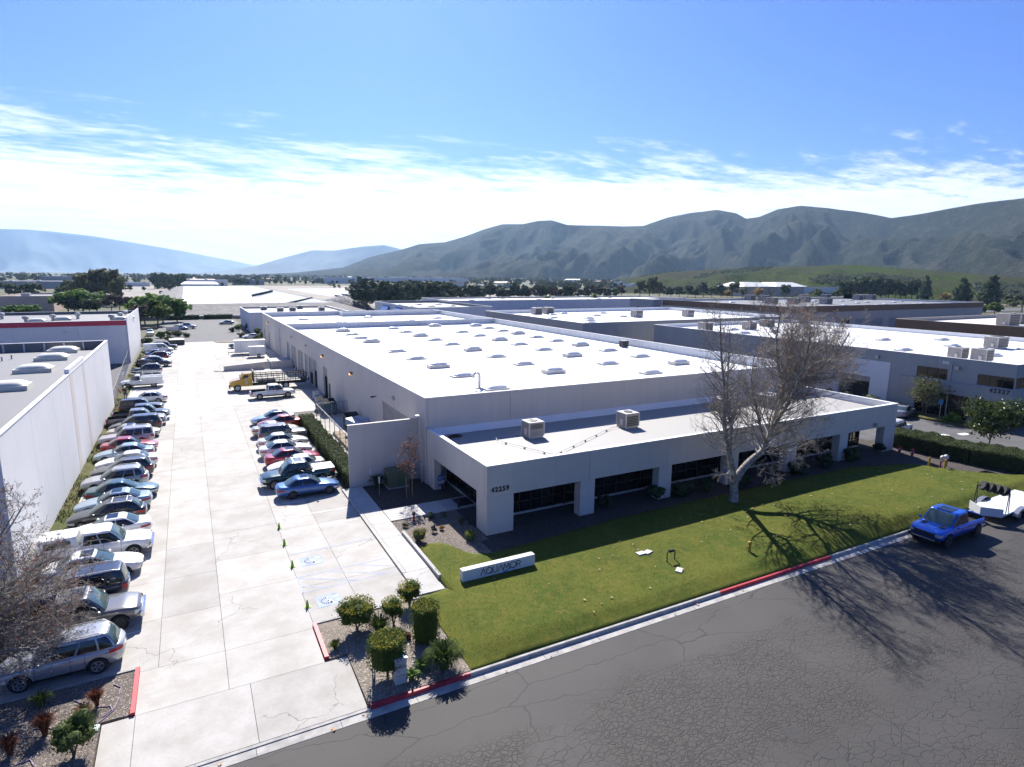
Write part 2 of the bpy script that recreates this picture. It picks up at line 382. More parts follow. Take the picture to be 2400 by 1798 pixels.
# ---- gutter and kerb along the near street
CURB_Y = 21.5
gut = struct(empty('gutter', (0, 0, 0)))
x = -60.0
while x < 150:
    MB().box(x+.006, x+3.04, 21.03, 21.50, -0.30, -0.128).build('gutter_slab', M_CURB, gut); x += 3.05
kerb = struct(empty('kerb', (0, 0, 0)))
red1 = G(1090, 1562)[0]; red2a = G(1689, 1389)[0]; red2b = G(1948, 1305)[0]; red3 = G(2318, 1182)[0]
def kerb_piece(x0, x1, m):
    p = MB(); z1 = 0.03
    p.add([(x0,21.47,-.13),(x1,21.47,-.13),(x1,21.50,z1-.02),(x0,21.50,z1-.02),(x0,21.53,z1),(x1,21.53,z1),(x1,21.66,z1),(x0,21.66,z1),(x1,21.66,-.13),(x0,21.66,-.13)],
          [(0,1,2,3),(3,2,5,4),(4,5,6,7),(7,6,8,9),(0,3,4,7,9),(1,8,6,5,2)])
    p.build('kerb_stone', m, kerb)
def kerb_run(a, b, m):
    n = max(1, round((b-a)/3.05)); d = (b-a)/n
    for i in range(n): kerb_piece(a+i*d+.006, a+(i+1)*d-.006, m)
for a, b, m in ((-60, -4.1, M_CURB), (5.25, red1, M_RED), (red1, red2a, M_CURB), (red2a, red2b, M_RED), (red2b, red3, M_CURB), (red3, 66, M_RED), (78, 150, M_CURB)):
    kerb_run(a, b, m)
for i in range(3):                                         # low lip across the driveway mouth
    MB().box(-4.1+i*3.12+.006, -4.1+(i+1)*3.12-.006, 21.47, 21.62, -.13, -.095).build('kerb_stone', M_CURB, kerb)

# ---- concrete car park: base sheet, slabs with open joints, markings
lot = struct(empty('car_park', (0, 0, 0)))
sheet('joint_bed', M_JOINT, -9.2, 16.1, 25.2, 168.5, -0.05, parent=lot)
def slab(x0, x1, y0, y1, z00=0.0, z1=0.0, par=None, m=None, j=.009):
    p = MB(); x0 += j; x1 -= j; y0 += j; y1 -= j
    p.add([(x0,y0,-.12),(x1,y0,-.12),(x1,y1,-.12),(x0,y1,-.12),(x0,y0,z00),(x1,y0,z00),(x1,y1,z1),(x0,y1,z1)],
          [(3,2,1,0),(4,5,6,7),(0,1,5,4),(1,2,6,5),(2,3,7,6),(3,0,4,7)])
    return p.build('concrete_slab', m or M_CONC, par or lot)
ys = [28.15]
while ys[-1] < 168: ys.append(min(168.5, ys[-1]+(4.3 if ys[-1] < 60 else 7.3)))
for i in range(len(ys)-1):
    a, b = ys[i], ys[i+1]
    slab(-8.15, -2.3, a, b); slab(-2.3, 0.34, a, b); slab(0.34, 4.3, a+(1.2 if i else 0), b+(1.2 if b < 168 else 0))
    if b <= 47: slab(4.3, 6.8, a, b); slab(6.8, 9.72, a, b)
    elif a < 47: slab(4.3, 6.8, a, b); slab(6.8, 9.72, a, b)
    elif a < 72: slab(4.3, 10.1, a, b)
    else: slab(4.3, 9.6, a, b); slab(9.6, 16.1, a, b)
slab(-3.0, 0.34, 25.2, 28.15); slab(0.34, 4.22, 25.2, 28.15)
for x0, x1 in ((-4.08, -2.98), (-2.98, 1.14), (1.14, 5.18)): slab(x0, x1, 21.62, 25.2, -.085, 0.0)
slab(10.3, 16.1, 47.1, 61, 0.0, 0.0); slab(10.3, 16.1, 61, 74, 0, 0)
def stripe(name, m, p0, p1, w=.1, z=.006, par=None):
    p0 = Vector((*p0, 0)); p1 = Vector((*p1, 0)); d = (p1-p0).normalized(); n = Vector((-d.y, d.x, 0))*w/2
    return MB().add([(q.x, q.y, z) for q in (p0-n, p1-n, p1+n, p0+n)], [(0, 1, 2, 3)]).build(name, m, par or lot)
LROW = [28.8, 32.1, 35.0, 38.1, 40.7, 43.7, 46.6, 49.1, 51.6, 54.5, 57.0, 59.9, 62.9, 65.6, 68.6, 71.3, 74.2, 76.9, 79.6, 84.3, 87.3, 90.6]
for y in LROW: stripe('stall_line', M_PAINTW, (-8.0, y-.42), (-3.1, y-.42))
for k in range(14): stripe('stall_line', M_PAINTW, (-8.0, 95+k*2.75), (-3.1, 95+k*2.75))
for y in [40.5, 43.0]+[45.9+2.75*k for k in range(12)]: stripe('stall_line', M_PAINTW, (4.35, y), (9.45, y))
for p0, p1 in (((4.33,31.83),(9.5,32.0)), ((4.33,33.7),(9.5,33.8)), ((4.33,31.8),(4.33,33.7)), ((4.33,36.9),(9.5,37.0)), ((4.4,32.6),(5.6,31.9)), ((4.4,33.6),(7.2,31.95)), ((6.1,33.65),(8.9,32.0)), ((7.8,33.7),(9.5,32.7))):
    stripe('hatch_line', M_BLUEL, p0, p1, .09)
def access_symbol(cx, cy, s=1.2):
    b = MB().add([(cx-s/2,cy-s/2,.006),(cx+s/2,cy-s/2,.006),(cx+s/2,cy+s/2,.006),(cx-s/2,cy+s/2,.006)], [(0,1,2,3)]).build('access_marking', M_PAINTB, lot)
    w = MB()
    def band(pts, wd):
        for a, c in zip(pts[:-1], pts[1:]):
            a = Vector((*a, 0)); c = Vector((*c, 0)); d = (c-a).normalized(); n = Vector((-d.y, d.x, 0))*wd/2; e = d*wd*.35
            w.add([(cx+q.x*s, cy+q.y*s, .011) for q in (a-n-e, c-n+e, c+n+e, a+n-e)], [(0,1,2,3)])
    arc = [(-.06+.25*math.cos(t), .0+.25*math.sin(t)) for t in np.linspace(R_(75), R_(330), 14)]
    band(arc, .075); band([(.30, .20), (.02, .16), (-.02, -.06), (.10, -.26), (.24, -.33)], .085); band([(.14,.17),(.10,-.02)], .07)
    hd = [(.40+.075*math.cos(t), .22+.075*math.sin(t)) for t in np.linspace(0, 2*math.pi, 11)[:-1]]
    w.add([(cx+a*s, cy+c*s, .011) for a, c in hd], [tuple(range(10))])
    w.build('wheelchair_symbol', M_PAINTW, b)
access_symbol(5.42, 30.45); access_symbol(5.42, 35.5)
def faded(cx, cy): access_symbol(cx, cy)
# red kerbs at the drive throat
for x0, x1, y0, y1 in ((-3.16, -2.99, 25.24, 28.4), (4.24, 4.42, 25.4, 28.4)):
    struct(tag(MB().box(x0, x1, y0, y1, -.1, .13).build('red_kerb', M_RED)))
struct(MB().box(4.42, 9.7, 28.34, 28.50, -.1, .10).build('bed_kerb', M_CURB))
struct(MB().box(-14, -3.17, 28.30, 28.42, -.1, .10).build('bed_kerb', M_CURB))
for k in range(19):
    y0 = 41+k*6.7
    struct(MB().box(-8.22, -8.06, y0, y0+6.6, -.1, .10).build('strip_kerb', M_CURB))

# ---- walkway from the lot to the entrance
walk = struct(empty('walkway', (0, 0, 0)))
def wslab(x0, x1, y0, y1, z00=.11, z1=.11): return slab(x0, x1, y0, y1, z00, z1, walk, M_WALK, .012)
yy = [31.3, 33.6, 36.3, 38.8, 41.05, 43.4, 46.75]
for a, b in zip(yy[:-1], yy[1:]): wslab(9.98, 11.34, a, b)
wslab(9.74, 11.34, 28.75, 31.3, .02, .11)
for i in range(len(yy)-1): MB().box(9.74, 9.965, yy[i]+.01, yy[i+1]-.01, -.1, .125).build('kerb_stone', M_WALK, walk)
xx = [11.36, 13.75, 15.6, 18.0]
for a, b in zip(xx[:-1], xx[1:]): wslab(a, b, 38.85, 41.05)
MB().box(11.36, 11.56, 29.8, 36.5, -.05, .30).build('ramp_kerb', M_WALK, walk)

# ---- planting beds and lawn
def bed(name, mat, poly, z, amp=.03, step=.45):
    xs = [p[0] for p in poly]; ysx = [p[1] for p in poly]
    p = MB().prism(poly, z-.25, z); o = p.build(name, mat); struct(o); return o
bed('planting_bed', M_MULCH, [(11.57,30.3),(15.6,30.3),(15.6,33.2),(16.2,33.2),(16.2,38.85),(11.36,38.85),(11.36,36.6),(11.57,36.4)], .05)
bed('front_bed', M_DARKMULCH, [(15.6,29.4),(62.6,26.0),(62.6,33.0),(16.2,33.2),(15.6,33.2)], .045)
bed('dark_bed', M_DARKMULCH, [(11.36,41.06),(17.9,41.06),(17.9,45.0),(16.1,46.7),(11.36,46.7)], .07)
bed('foundation_bed', M_DARKMULCH, [(16.2,33.2),(63,33.0),(63,45),(16.2,45),(16.2,41.05),(18.0,41.05),(18.0,38.85),(16.2,38.85)], .045)
bed('drive_bed', M_SOIL, [(4.42,25.3),(5.2,25.3),(5.2,21.66),(9.72,21.66),(9.72,28.34),(4.42,28.34)], .05)
bed('street_bed', M_MULCH, [(-16,21.66),(-4.12,21.66),(-4.12,25.3),(-3.17,25.3),(-3.17,28.3),(-16,28.3)], .05)
bed('hedge_bed', M_DARKMULCH, [(10.12,47.1),(12.3,47.1),(12.3,71.5),(10.12,71.5)], .06)
bed('corner_bed', M_DARKMULCH, [(62.6,23.3),(71,23.3),(71,37),(62.6,37)], .05)
bed('tenant_bed', M_WEED, [(79.5,33.5),(82.9,33.5),(82.9,62),(79.5,58)], .12)
bed('verge', M_LAWN, [(73.5,21.7),(120,21.7),(120,26),(73.5,27.5)], .03)
bed('island_bed', M_SOIL, [(6.0,163.6),(15.2,163.0),(16.0,168.4),(5.0,168.4)], .10)
bed('verge', M_WEED, [(-9.6,168.0),(-60,168.2),(-60,168.5),(-2.0,168.5),(-3.2,166.3),(-8.0,166.0)], .08)
def strip_mesh():
    p = MB(); rows = []
    for y in np.arange(29.0, 168.2, 1.1):
        r = []
        for k, x in enumerate(np.linspace(-8.22, -9.45, 6)):
            r.append((x, y, .06+.55*(k/5)**1.2*min(1, max(0, (y-34)/8))+.05*math.sin(y*1.7+k*1.3)*(k > 0)))
        rows.append(r)
    return p.grid(rows)
struct(strip_mesh().build('weed_strip', M_WEED))
def lawn_back(x):
    return float(np.interp(x, [9.74, 11.5, 11.56, 12.3, 13.3, 13.75, 14.1, 15.2, 17, 26, 40, 52, 57.5, 58.8, 60.5, 62.5, 64.5, 66.5],
                               [28.35, 28.6, 34.1, 34.4, 34.1, 33.2, 31.9, 31.4, 31.4, 32.2, 32.3, 32.0, 30.4, 28.0, 26.2, 24.6, 23.6, 21.9]))
def lawn_z(x, y):
    f = min(1, max(0, (y-21.66)/1.2)); e = min(1, max(0, (lawn_back(x)-y)/1.0)); ex = min(1, max(0, (x-9.7)/1.5))
    b = .5+.5*math.sin(x*.16+.4)*math.cos(y*.28-.6); r = min(1, max(0, (x-12)/30))
    return .045+.05*min(f, 1)+(f*f*(3-2*f))*(e*e*(3-2*e))*ex*(.10+.18*b+.14*r)
def lawn():
    p = MB(); rows = []
    X = sorted(set(list(np.arange(9.74, 66.5, .42))+[11.5, 11.56, 66.5]))
    for x in X:
        yb = lawn_back(x); rows.append([(x, 21.665+(yb-21.665)*k/34, lawn_z(x, 21.665+(yb-21.665)*k/34)) for k in range(35)])
    # skirt
    rows = [[(r[0][0], r[0][1], -.1)]+r+[(r[-1][0], r[-1][1], -.1)] for r in rows]
    return p.grid(rows)
lo = lawn().build('lawn', M_LAWN); struct(lo); lo.data.shade_smooth()
mh = tag(MB().lathe([(.45, -.02), (.45, .004), (.40, .008), (.02, .008)], 28, (19.3, 12.73, -.14)).build('manhole_cover', plain('iron_lid', (.045, .042, .039), .9, 0, var=.2, vs=8)), 'round iron manhole cover in the street', 'manhole cover')
# grass blades: one uncountable mass
def grass_blades(n=110000):
    xs = rng.uniform(9.8, 66, n*2); ysx = 21.68+rng.uniform(0, 13, n*2)
    v = []; f = []; c = 0
    for x, y in zip(xs, ysx):
        if y > lawn_back(x)-.02: continue
        if 12.0 < x < 17.1 and 28.0 < y < 29.1: continue
        z = lawn_z(x, y)-.005; a = random.uniform(0, math.pi); h = random.uniform(.02, .055); w = .009
        dx, dy = math.cos(a)*w, math.sin(a)*w; lx, ly = random.uniform(-.03, .03), random.uniform(-.03, .03)
        v += [(x-dx, y-dy, z), (x+dx, y+dy, z), (x+lx, y+ly, z+h)]; f.append((c*3, c*3+1, c*3+2)); c += 1
        if c >= n: break
    me = bpy.data.meshes.new('grass_blades'); me.from_pydata(v, [], f); me.update()
    return tag(link('grass_blades', me, M_LAWN), 'short green mown grass of the front lawn', 'grass', kind='stuff')
grass_blades()
# weeds along the white wall
def weed_tufts(n=9000):
    v = []; f = []
    for i in range(n):
        y = random.uniform(30, 160); x = random.uniform(-9.3, -8.25); z = .06+.55*((-8.22-x)/1.23)**1.2*min(1, max(0, (y-34)/8))
        if math.sin(y*.9)+math.sin(y*.37+1) < -.6: continue
        h = random.uniform(.05, .22); a = random.uniform(0, 6.28); w = .03
        k = len(v); v += [(x-math.cos(a)*w, y-math.sin(a)*w, z-.02), (x+math.cos(a)*w, y+math.sin(a)*w, z-.02), (x+random.uniform(-.08,.08), y+random.uniform(-.08,.08), z+h)]; f.append((k, k+1, k+2))
    me = bpy.data.meshes.new('weeds'); me.from_pydata(v, [], f); me.update()
    return tag(link('weeds', me, M_WEED), 'straggly weeds along the foot of the white wall', 'weeds', kind='stuff')
weed_tufts()
# leaf litter on lawn and street
M_LEAFDRY = plain('dry_leaf', (0.46, 0.30, 0.19), 0.8, var=0.3, vs=8)
def litter():
    v = []; f = []
    spots = [(random.uniform(12, 60), random.uniform(22, 30), 0) for _ in range(70)]+[(random.uniform(-4, 60), random.uniform(21.0, 21.44), 1) for _ in range(40)]+[(random.uniform(30, 40), random.uniform(28, 32), 0) for _ in range(30)]
    for x, y, g_ in spots:
        if g_ == 0 and y > lawn_back(x): continue
        z = -.115 if g_ else lawn_z(x, y)+.06
        s = random.uniform(.05, .11); a = random.uniform(0, 6.28); k = len(v)
        v += [(x+s*math.cos(a), y+s*math.sin(a), z), (x-s*math.sin(a)*.7, y+s*math.cos(a)*.7, z+.03), (x-s*math.cos(a), y-s*math.sin(a), z+.01), (x+s*math.sin(a)*.7, y-s*math.cos(a)*.7, z+.04)]
        f.append((k, k+1, k+2, k+3))
    me = bpy.data.meshes.new('leaf_litter'); me.from_pydata(v, [], f); me.update()
    tag(link('leaf_litter', me, M_LEAFDRY), 'fallen dry brown leaves scattered on lawn and gutter', 'leaves', kind='stuff')
litter()
# ================================================================== BUILDINGS
def panels(parent, axis, f, th, a0, a1, z0, z1, joints, mat, openings=(), name='wall_panel', gap=.026):
    """tilt-up wall: outer face at f, body reaching th behind it (signed), split at joints, with openings (a,b,zl,zh)"""
    cuts = [a0]+[j for j in sorted(joints) if a0+.2 < j < a1-.2]+[a1]
    for p0, p1 in zip(cuts[:-1], cuts[1:]):
        s, e = p0+gap/2, p1-gap/2
        ops = [(max(s, o[0]), min(e, o[1]), max(z0, o[2]), min(z1, o[3])) for o in openings if o[1] > s and o[0] < e]
        av = sorted({s, e, *[o[0] for o in ops], *[o[1] for o in ops]}); zv = sorted({z0, z1, *[o[2] for o in ops], *[o[3] for o in ops]})
        m = MB()
        for i in range(len(av)-1):
            k = 0
            while k < len(zv)-1:
                ca = (av[i]+av[i+1])/2
                hole = lambda q: any(o[0] < ca < o[1] and o[2] < (zv[q]+zv[q+1])/2 < o[3] for o in ops)
                if hole(k): k += 1; continue
                k2 = k+1
                while k2 < len(zv)-1 and not hole(k2): k2 += 1
                lo_, hi_ = sorted((f, f+th))
                if axis == 'x': m.box(av[i], av[i+1], lo_, hi_, zv[k], zv[k2])
                else: m.box(lo_, hi_, av[i], av[i+1], zv[k], zv[k2])
                k = k2
        if m.v: m.build(name, mat, parent)
def face_box(name, mat, parent, axis, f, d0, d1, a0, a1, z0, z1):
    lo_, hi_ = sorted((f+d0, f+d1))
    return box(name, mat, parent, a0, a1, lo_, hi_, z0, z1) if axis == 'x' else box(name, mat, parent, lo_, hi_, a0, a1, z0, z1)
def roll_door(parent, axis, f, inn, a0, a1, z0, z1, mat=None, open_to=None, slats=True):
    """door of slats set inn behind the face; open_to leaves the lower part open on a dark room"""
    zb = z0 if open_to is None else open_to
    d = face_box('roller_door', mat or M_DOOR, parent, axis, f, inn, inn*1.35, a0, a1, zb, z1)
    if slats:
        n = max(2, int((z1-zb)/.55))
        for k in range(n):
            face_box('slat', mat or M_DOOR, d, axis, f, inn*.93, inn*.997, a0+.03, a1-.03, zb+(z1-zb)*k/n+.02, zb+(z1-zb)*(k+1)/n-.03)
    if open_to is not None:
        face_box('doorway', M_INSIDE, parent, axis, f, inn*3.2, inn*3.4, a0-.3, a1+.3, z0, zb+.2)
    return d
def wall_light(parent, x, y, z, dx=0, dy=0, lit=False, s=.34):
    c = (x+dx*.16, y+dy*.16, z)
    o = MB().obox(c, (s*(.8 if dx else 1), s*(.8 if dy else 1), s*.9)).build('wall_light', M_METAL if not lit else M_LAMPHOUSE, parent)
    if lit: MB().obox((c[0]+dx*.10, c[1]+dy*.10, z-.10), (s*.75, s*.75, s*.55)).build('lamp_lens', M_LAMPLIT, o)
    return o
M_LAMPHOUSE = plain('bronze_lamp', (0.16, 0.11, 0.07), 0.5)
m_, t_, b_ = newmat('lit_sodium_lens'); b_.inputs['Base Color'].default_value = (0.9, 0.55, 0.25, 1); b_.inputs['Emission Color'].default_value = (1.0, 0.48, 0.14, 1); b_.inputs['Emission Strength'].default_value = 0.9
M_LAMPLIT = m_
SKY_BASE = None
def skylight(parent, x, y, z, a=2.5, b=1.3, tall=.26, dome=None, rise=.26):
    o = MB().box(-a/2, a/2, -b/2, b/2, 0, tall).build('skylight', M_METAL if dome is None else M_DOMEC, parent, loc=(x, y, z))
    rows = []
    for t, zf in ((1.0, 0.0), (.97, .12), (.86, .5), (.68, .8), (.42, .96), (.1, 1.0)):
        r = []
        for k in range(20):
            th = 2*math.pi*k/20; cx, sy = math.cos(th), math.sin(th); n = 5
            rr = (abs(cx)**n+abs(sy)**n)**(-1/n)
            r.append((cx*rr*(a/2-.06)*t, sy*rr*(b/2-.06)*t, tall+.004+rise*zf))
        rows.append(r)
    m = MB().grid(rows, True); m.f.append(tuple(len(m.v)-20+k for k in range(20)))
    d = m.build('dome', dome or M_DOME, o); d.data.shade_smooth()
    return o
SKYPROTO = {}
def skylight_at(parent, x, y, z, key, **kw):
    if key not in SKYPROTO: SKYPROTO[key] = skylight(parent, x, y, z, **kw); return
    src = SKYPROTO[key]; o = src.copy(); col.objects.link(o); o.parent = parent; o.location = (x, y, z)
    for ch in src.children: c = ch.copy(); col.objects.link(c); c.parent = o
def parapet_inner(parent, x0, x1, y0, y1, zr, zt, sides='NESW', mat=None):
    t = .03; m = mat or M_PARAP; zt -= .01
    if 'S' in sides: box('parapet_lining', m, parent, x0+t, x1-t, y0, y0+t, zr, zt)
    if 'N' in sides: box('parapet_lining', m, parent, x0+t, x1-t, y1-t, y1, zr, zt)
    if 'W' in sides: box('parapet_lining', m, parent, x0, x0+t, y0, y1, zr, zt)
    if 'E' in sides: box('parapet_lining', m, parent, x1-t, x1, y0, y1, zr, zt)
def coping(parent, x0, x1, y0, y1, z, w=.26, sides='NESW', mat=None):
    m = mat or M_ROOFW; h = .04
    if 'S' in sides: box('coping', m, parent, x0-.02, x1+.02, y0-.02, y0+w, z, z+h)
    if 'N' in sides: box('coping', m, parent, x0-.02, x1+.02, y1-w, y1+.02, z, z+h)
    if 'W' in sides: box('coping', m, parent, x0-.02, x0+w, y0+w+.002, y1-w-.002, z, z+h)
    if 'E' in sides: box('coping', m, parent, x1-w, x1+.02, y0+w+.002, y1-w-.002, z, z+h)
def text_mesh(s, size, extrude=.02, bold=0.0):
    cu = bpy.data.curves.new('txt', 'FONT'); cu.body = s; cu.size = size; cu.extrude = extrude; cu.offset = bold; cu.align_x = 'LEFT'; cu.resolution_u = 3
    o = bpy.data.objects.new('txt', cu); col.objects.link(o)
    dg = bpy.context.evaluated_depsgraph_get(); dg.update()
    me = bpy.data.meshes.new_from_object(o.evaluated_get(dg)); bpy.data.objects.remove(o); bpy.data.curves.remove(cu)
    return me
def lettering(parent, s, origin, right, up, size, mat, name='letter', adv=.66, extrude=.02, bold=0.0, sx=1.0):
    right = Vector(right).normalized(); up = Vector(up).normalized(); nrm = right.cross(up)
    M3 = Matrix((right*sx, up, nrm)).transposed().to_4x4(); x = 0.0
    for ch in s:
        if ch != ' ':
            me = text_mesh(ch, size, extrude, bold); me.transform(M3)
            o = link(name, me, mat, parent, loc=Vector(origin)+right*x)
        x += size*adv*sx
M_LETTER = plain('dark_lettering', (0.045, 0.042, 0.04), 0.6)

# ------------------------------------------------------------------ main warehouse
WX0, WX1, WY0, WY1, WZ, WR = 16.2, 61.8, 45.0, 163.4, 7.25, 6.15
wh = tag(empty('warehouse', (WX0, WY0, 0)), 'large grey warehouse with white skylit roof and low colonnaded office front', 'warehouse')
wh.location = (0, 0, 0)
dock = [(84.0, 86.7), (91.7, 94.5), (95.1, 98.1), (98.7, 101.9), (103.5, 105.9), (106.2, 108.8), (110.7, 113.3), (113.6, 116.3), (118.1, 121.8)]
ops_l = [(49.2, 57.2, -.1, 4.75)]+[(a, b, -.1 if i < 3 else .75, 4.2) for i, (a, b) in enumerate(dock)]+[(149.6, 151.4, -.1, 3.5), (158.4, 160.4, .4, 3.45)]
jl = [45+7.05*k for k in range(1, 18)]
panels(wh, 'y', WX0, .22, WY0, WY1, -.2, WZ, jl, M_STUCCO, ops_l)
jf = [23.95, 31.5, 39.05, 46.6, 54.15]
panels(wh, 'x', WY0, .22, WX0+.225, WX1-.225, -.2, WZ, jf, M_STUCCO, [(18.1, 59.9, -.3, 3.2)])
panels(wh, 'y', WX1, -.22, WY0, WY1, -.2, WZ, jl, M_STUCCO)
panels(wh, 'x', WY1, -.22, WX0+.225, WX1-.225, -.2, WZ, jf, M_STUCCO)
panels(wh, 'x', 124.5, .22, WX0+.225, WX1-.225, 5.5, WZ, jf, M_PARAP, name='parapet_wall')
box('roof', M_ROOFW, wh, WX0+.22, WX1-.22, WY0+.22, 124.5, WR-.2, WR)
box('roof', M_ROOFW, wh, WX0+.22, WX1-.22, 124.72, WY1-.22, WR-.2, WR)
parapet_inner(wh, WX0+.22, WX1-.22, WY0+.22, 124.5, WR, WZ)
parapet_inner(wh, WX0+.22, WX1-.22, 124.72, WY1-.22, WR, WZ)
coping(wh, WX0, WX1, WY0, WY1, WZ)
box('coping', M_PARAP, wh, WX0+.3, WX1-.3, 124.46, 124.76, WZ, WZ+.04)
box('parapet_return', M_PARAP, wh, 35.0, 35.25, 158.2, WY1-.25, WR, WZ-.02); box('parapet_return', M_PARAP, wh, 35.25, WX1-.25, 158.2, 158.45, WR, WZ-.02)
sk = {25.7: [51.3, 59.5, 66.6, 74.5, 82.8, 96.1, 102.7, 109.3, 116.3], 36.1: [57.5, 64.5, 72, 79.6, 87.8, 95, 102.2, 110.3, 118.3],
      46.0: [52.5, 60.5, 68.5, 76.1, 83.6, 90.5, 98.5, 106.3, 120.9], 54.3: [56.8, 64.2, 71.4, 78.6, 85.7, 92.4, 99.2, 105.5, 112, 118.2]}
for x, l in sk.items():
    for i, y in enumerate(l): skylight_at(wh, x, y, WR, 'tall' if (i+int(x)) % 3 == 0 else 'low', tall=.42 if (i+int(x)) % 3 == 0 else .2)
for q in ((740, 640), (812, 655), (815, 640), (960, 652), (985, 660), (1090, 640), (1115, 655), (905, 655)):
    p = G(600+q[0]*.2712*1.0 if False else 400+q[0]*.226*1.0, 600+(q[1])*.226, WR+.2)
for x, y in ((24, 150), (34, 131), (30, 137), (27, 133), (46, 137), (49, 131), (55, 143), (40, 152)): skylight_at(wh, x, y, WR, 'low')
# dock and freight doors
roll_door(wh, 'y', WX0, .12, 49.2, 57.2, 0, 4.75)
for i, (a, b) in enumerate(dock):
    if i < 3: roll_door(wh, 'y', WX0, .12, a, b, 0, 4.2, open_to=(2.9, 2.6, 1.8)[i])
    else:
        roll_door(wh, 'y', WX0, .12, a, b, .75, 4.2)
        for y in (a+.25, b-.25): MB().box(WX0-.16, WX0-.002, y-.16, y+.16, .25, .72).build('dock_bumper', M_DARK, wh)
for a, b, z in ((149.6, 151.4, 0), (158.4, 160.4, .4)): roll_door(wh, 'y', WX0, .12, a, b, z, 3.5 if z == 0 else 3.45, M_DARK)
for y, lit in ((53.3, 0), (69.4, 1), (86.1, 1), (99.7, 0), (114.6, 0), (150, 1)): wall_light(wh, WX0, y, 5.72, dx=-1, lit=bool(lit))
MB().path([(WX0-.002, 59.6, 4.75), (WX0-.35, 59.5, 4.8)], .05).build('security_camera', M_DARK, wh)
MB().obox((WX0-.42, 59.5, 4.75), (.3, .16, .14)).build('security_camera', M_DARK, wh)
dsp = MB().path([(15.95, 45.35, .15), (15.95, 45.35, 5.35), (15.9, 45.3, 5.55), (15.7, 45.25, 5.7)], .07, 8).build('downspout', M_METAL, wh)
MB().obox((15.62, 45.22, 5.78), (.34, .26, .2)).build('flood_lamp', M_METAL, wh)
MB().path([(16.1, 131, .2), (16.1, 131, 5.9)], .06).build('downspout', M_METAL, wh)
box('doorplate', M_DARK, wh, WX0-.03, WX0-.002, 82.2, 83.3, 0, 2.3)
# screen wall
panels(wh, 'x', 46.85, .26, 10.42, 16.19, -.1, 5.2, [], M_STUCCO, name='screen_wall')
box('coping', M_STUCCO, wh, 10.40, 16.185, 46.83, 47.13, 5.2, 5.225)

# ---- office front
OX0, OX1, OY0, OZ0, OZ1, OR = 16.3, 61.8, 33.8, 2.67, 4.79, 4.15
jb = [24.43, 31.75, 39.1, 46.4, 53.75]
panels(wh, 'x', OY0, .3, OX0, OX1, OZ0, OZ1, jb, M_STUCCO, name='fascia_panel')
panels(wh, 'y', OX0, .3, OY0+.302, WY0-.01, OZ0, OZ1, [], M_STUCCO, name='fascia_panel')
panels(wh, 'y', OX1, -.3, OY0+.302, WY0-.01, OZ0, OZ1, [], M_STUCCO, name='fascia_panel')
box('soffit', M_STUCCO, wh, OX0+.3, OX1-.3, OY0+.3, WY0-.01, OZ0+.35, OZ0+.45)
box('office_roof', M_ROOFC, wh, OX0+.3, OX1-.3, OY0+.3, WY0-.01, OR-.15, OR)
parapet_inner(wh, OX0+.3, OX1-.3, OY0+.3, WY0-.003, OR, OZ1, 'WSE', M_ROOFW)
# white cant flashing against the tall wall, with a ragged lower edge
fl = MB(); top = []; bot = []
for x in np.arange(OX0+.32, OX1-.3, .25):
    j = random.uniform(-.05, .05); top.append((x, WY0-.012, OR+.55)); bot.append((x, WY0-.42+j, OR+.012))
fl.grid([top, bot]).build('roof_flashing', M_ROOFW, wh)
coping(wh, OX0, OX1, OY0, WY0-.02, OZ1, .32, 'SWE', M_ROOFW)
for x0 in (23.7, 31.0, 38.35, 45.7, 53.0): box('column', M_STUCCO, wh, x0, x0+1.25, OY0+.01, OY0+.75, -.1, OZ0-.01)
cl_ = MB().box(OX0+.004, OX0+2.0, OY0+.004, OY0+.6, -.1, OZ0-.012).box(OX0+.004, OX0+.6, OY0+.6, OY0+1.6, -.1, OZ0-.012); cl_.build('column', M_STUCCO, wh)
MB().box(60.0, OX1-.004, OY0+.004, OY0+.8, -.1, OZ0-.012).build('column', M_STUCCO, wh)
box('column', M_STUCCO, wh, OX0+.004, OX0+.6, 43.4, WY0-.02, -.1, OZ0-.012)
box('column', M_STUCCO, wh, OX1-.6, OX1-.004, 43.6, WY0-.02, -.1, OZ0-.012)
def storefront(axis, f, a0, a1, z0, z1, n, inn):
    fr = face_box('storefront', M_STUCCO, wh, axis, f, -.10, inn*.25, a0, a1, -.05, z0)
    d = (a1-a0)/n
    for i in range(n+1):
        c = a0+i*d; face_box('mullion', M_MULL, fr, axis, f, -.03, .09, max(a0, c-.035), min(a1, c+.035), z0, z1)
    for i in range(n):
        for lo_, hi_ in ((z0+.02, .92), (.99, z1-.02)):
            face_box('pane', M_GLASSD, fr, axis, f, .02, .04, a0+i*d+.04, a0+(i+1)*d-.04, lo_, hi_)
    face_box('mullion', M_MULL, fr, axis, f, -.025, .085, a0, a1, .92, .99)
for a, b in ((18.1, 23.9), (23.9, 31.2), (31.2, 38.6), (38.6, 45.9), (45.9, 53.2), (53.2, 59.9)): storefront('x', 36.2, a+.02, b-.02, .16, OZ0+.34, 6, .3)
storefront('y', 18.0, 41.6, 44.9, .16, OZ0+.34, 3, .3)
storefront('y', 18.0, 36.25, 38.7, .16, OZ0+.34, 2, .3)
storefront('y', 18.0, 38.8, 41.5, .10, OZ0+.34, 2, .3)
storefront('y', 60.0, 36.3, 44.9, .16, OZ0+.34, 6, -.3)
box('door_mat', M_DARK, wh, 16.7, 17.9, 39.2, 40.8, .112, .125)
lettering(wh, '42259', (16.62, OY0-.004, 2.99), (1, 0, 0), (0, 0, 1), .46, M_LETTER, 'digit', .60, .02, .022)
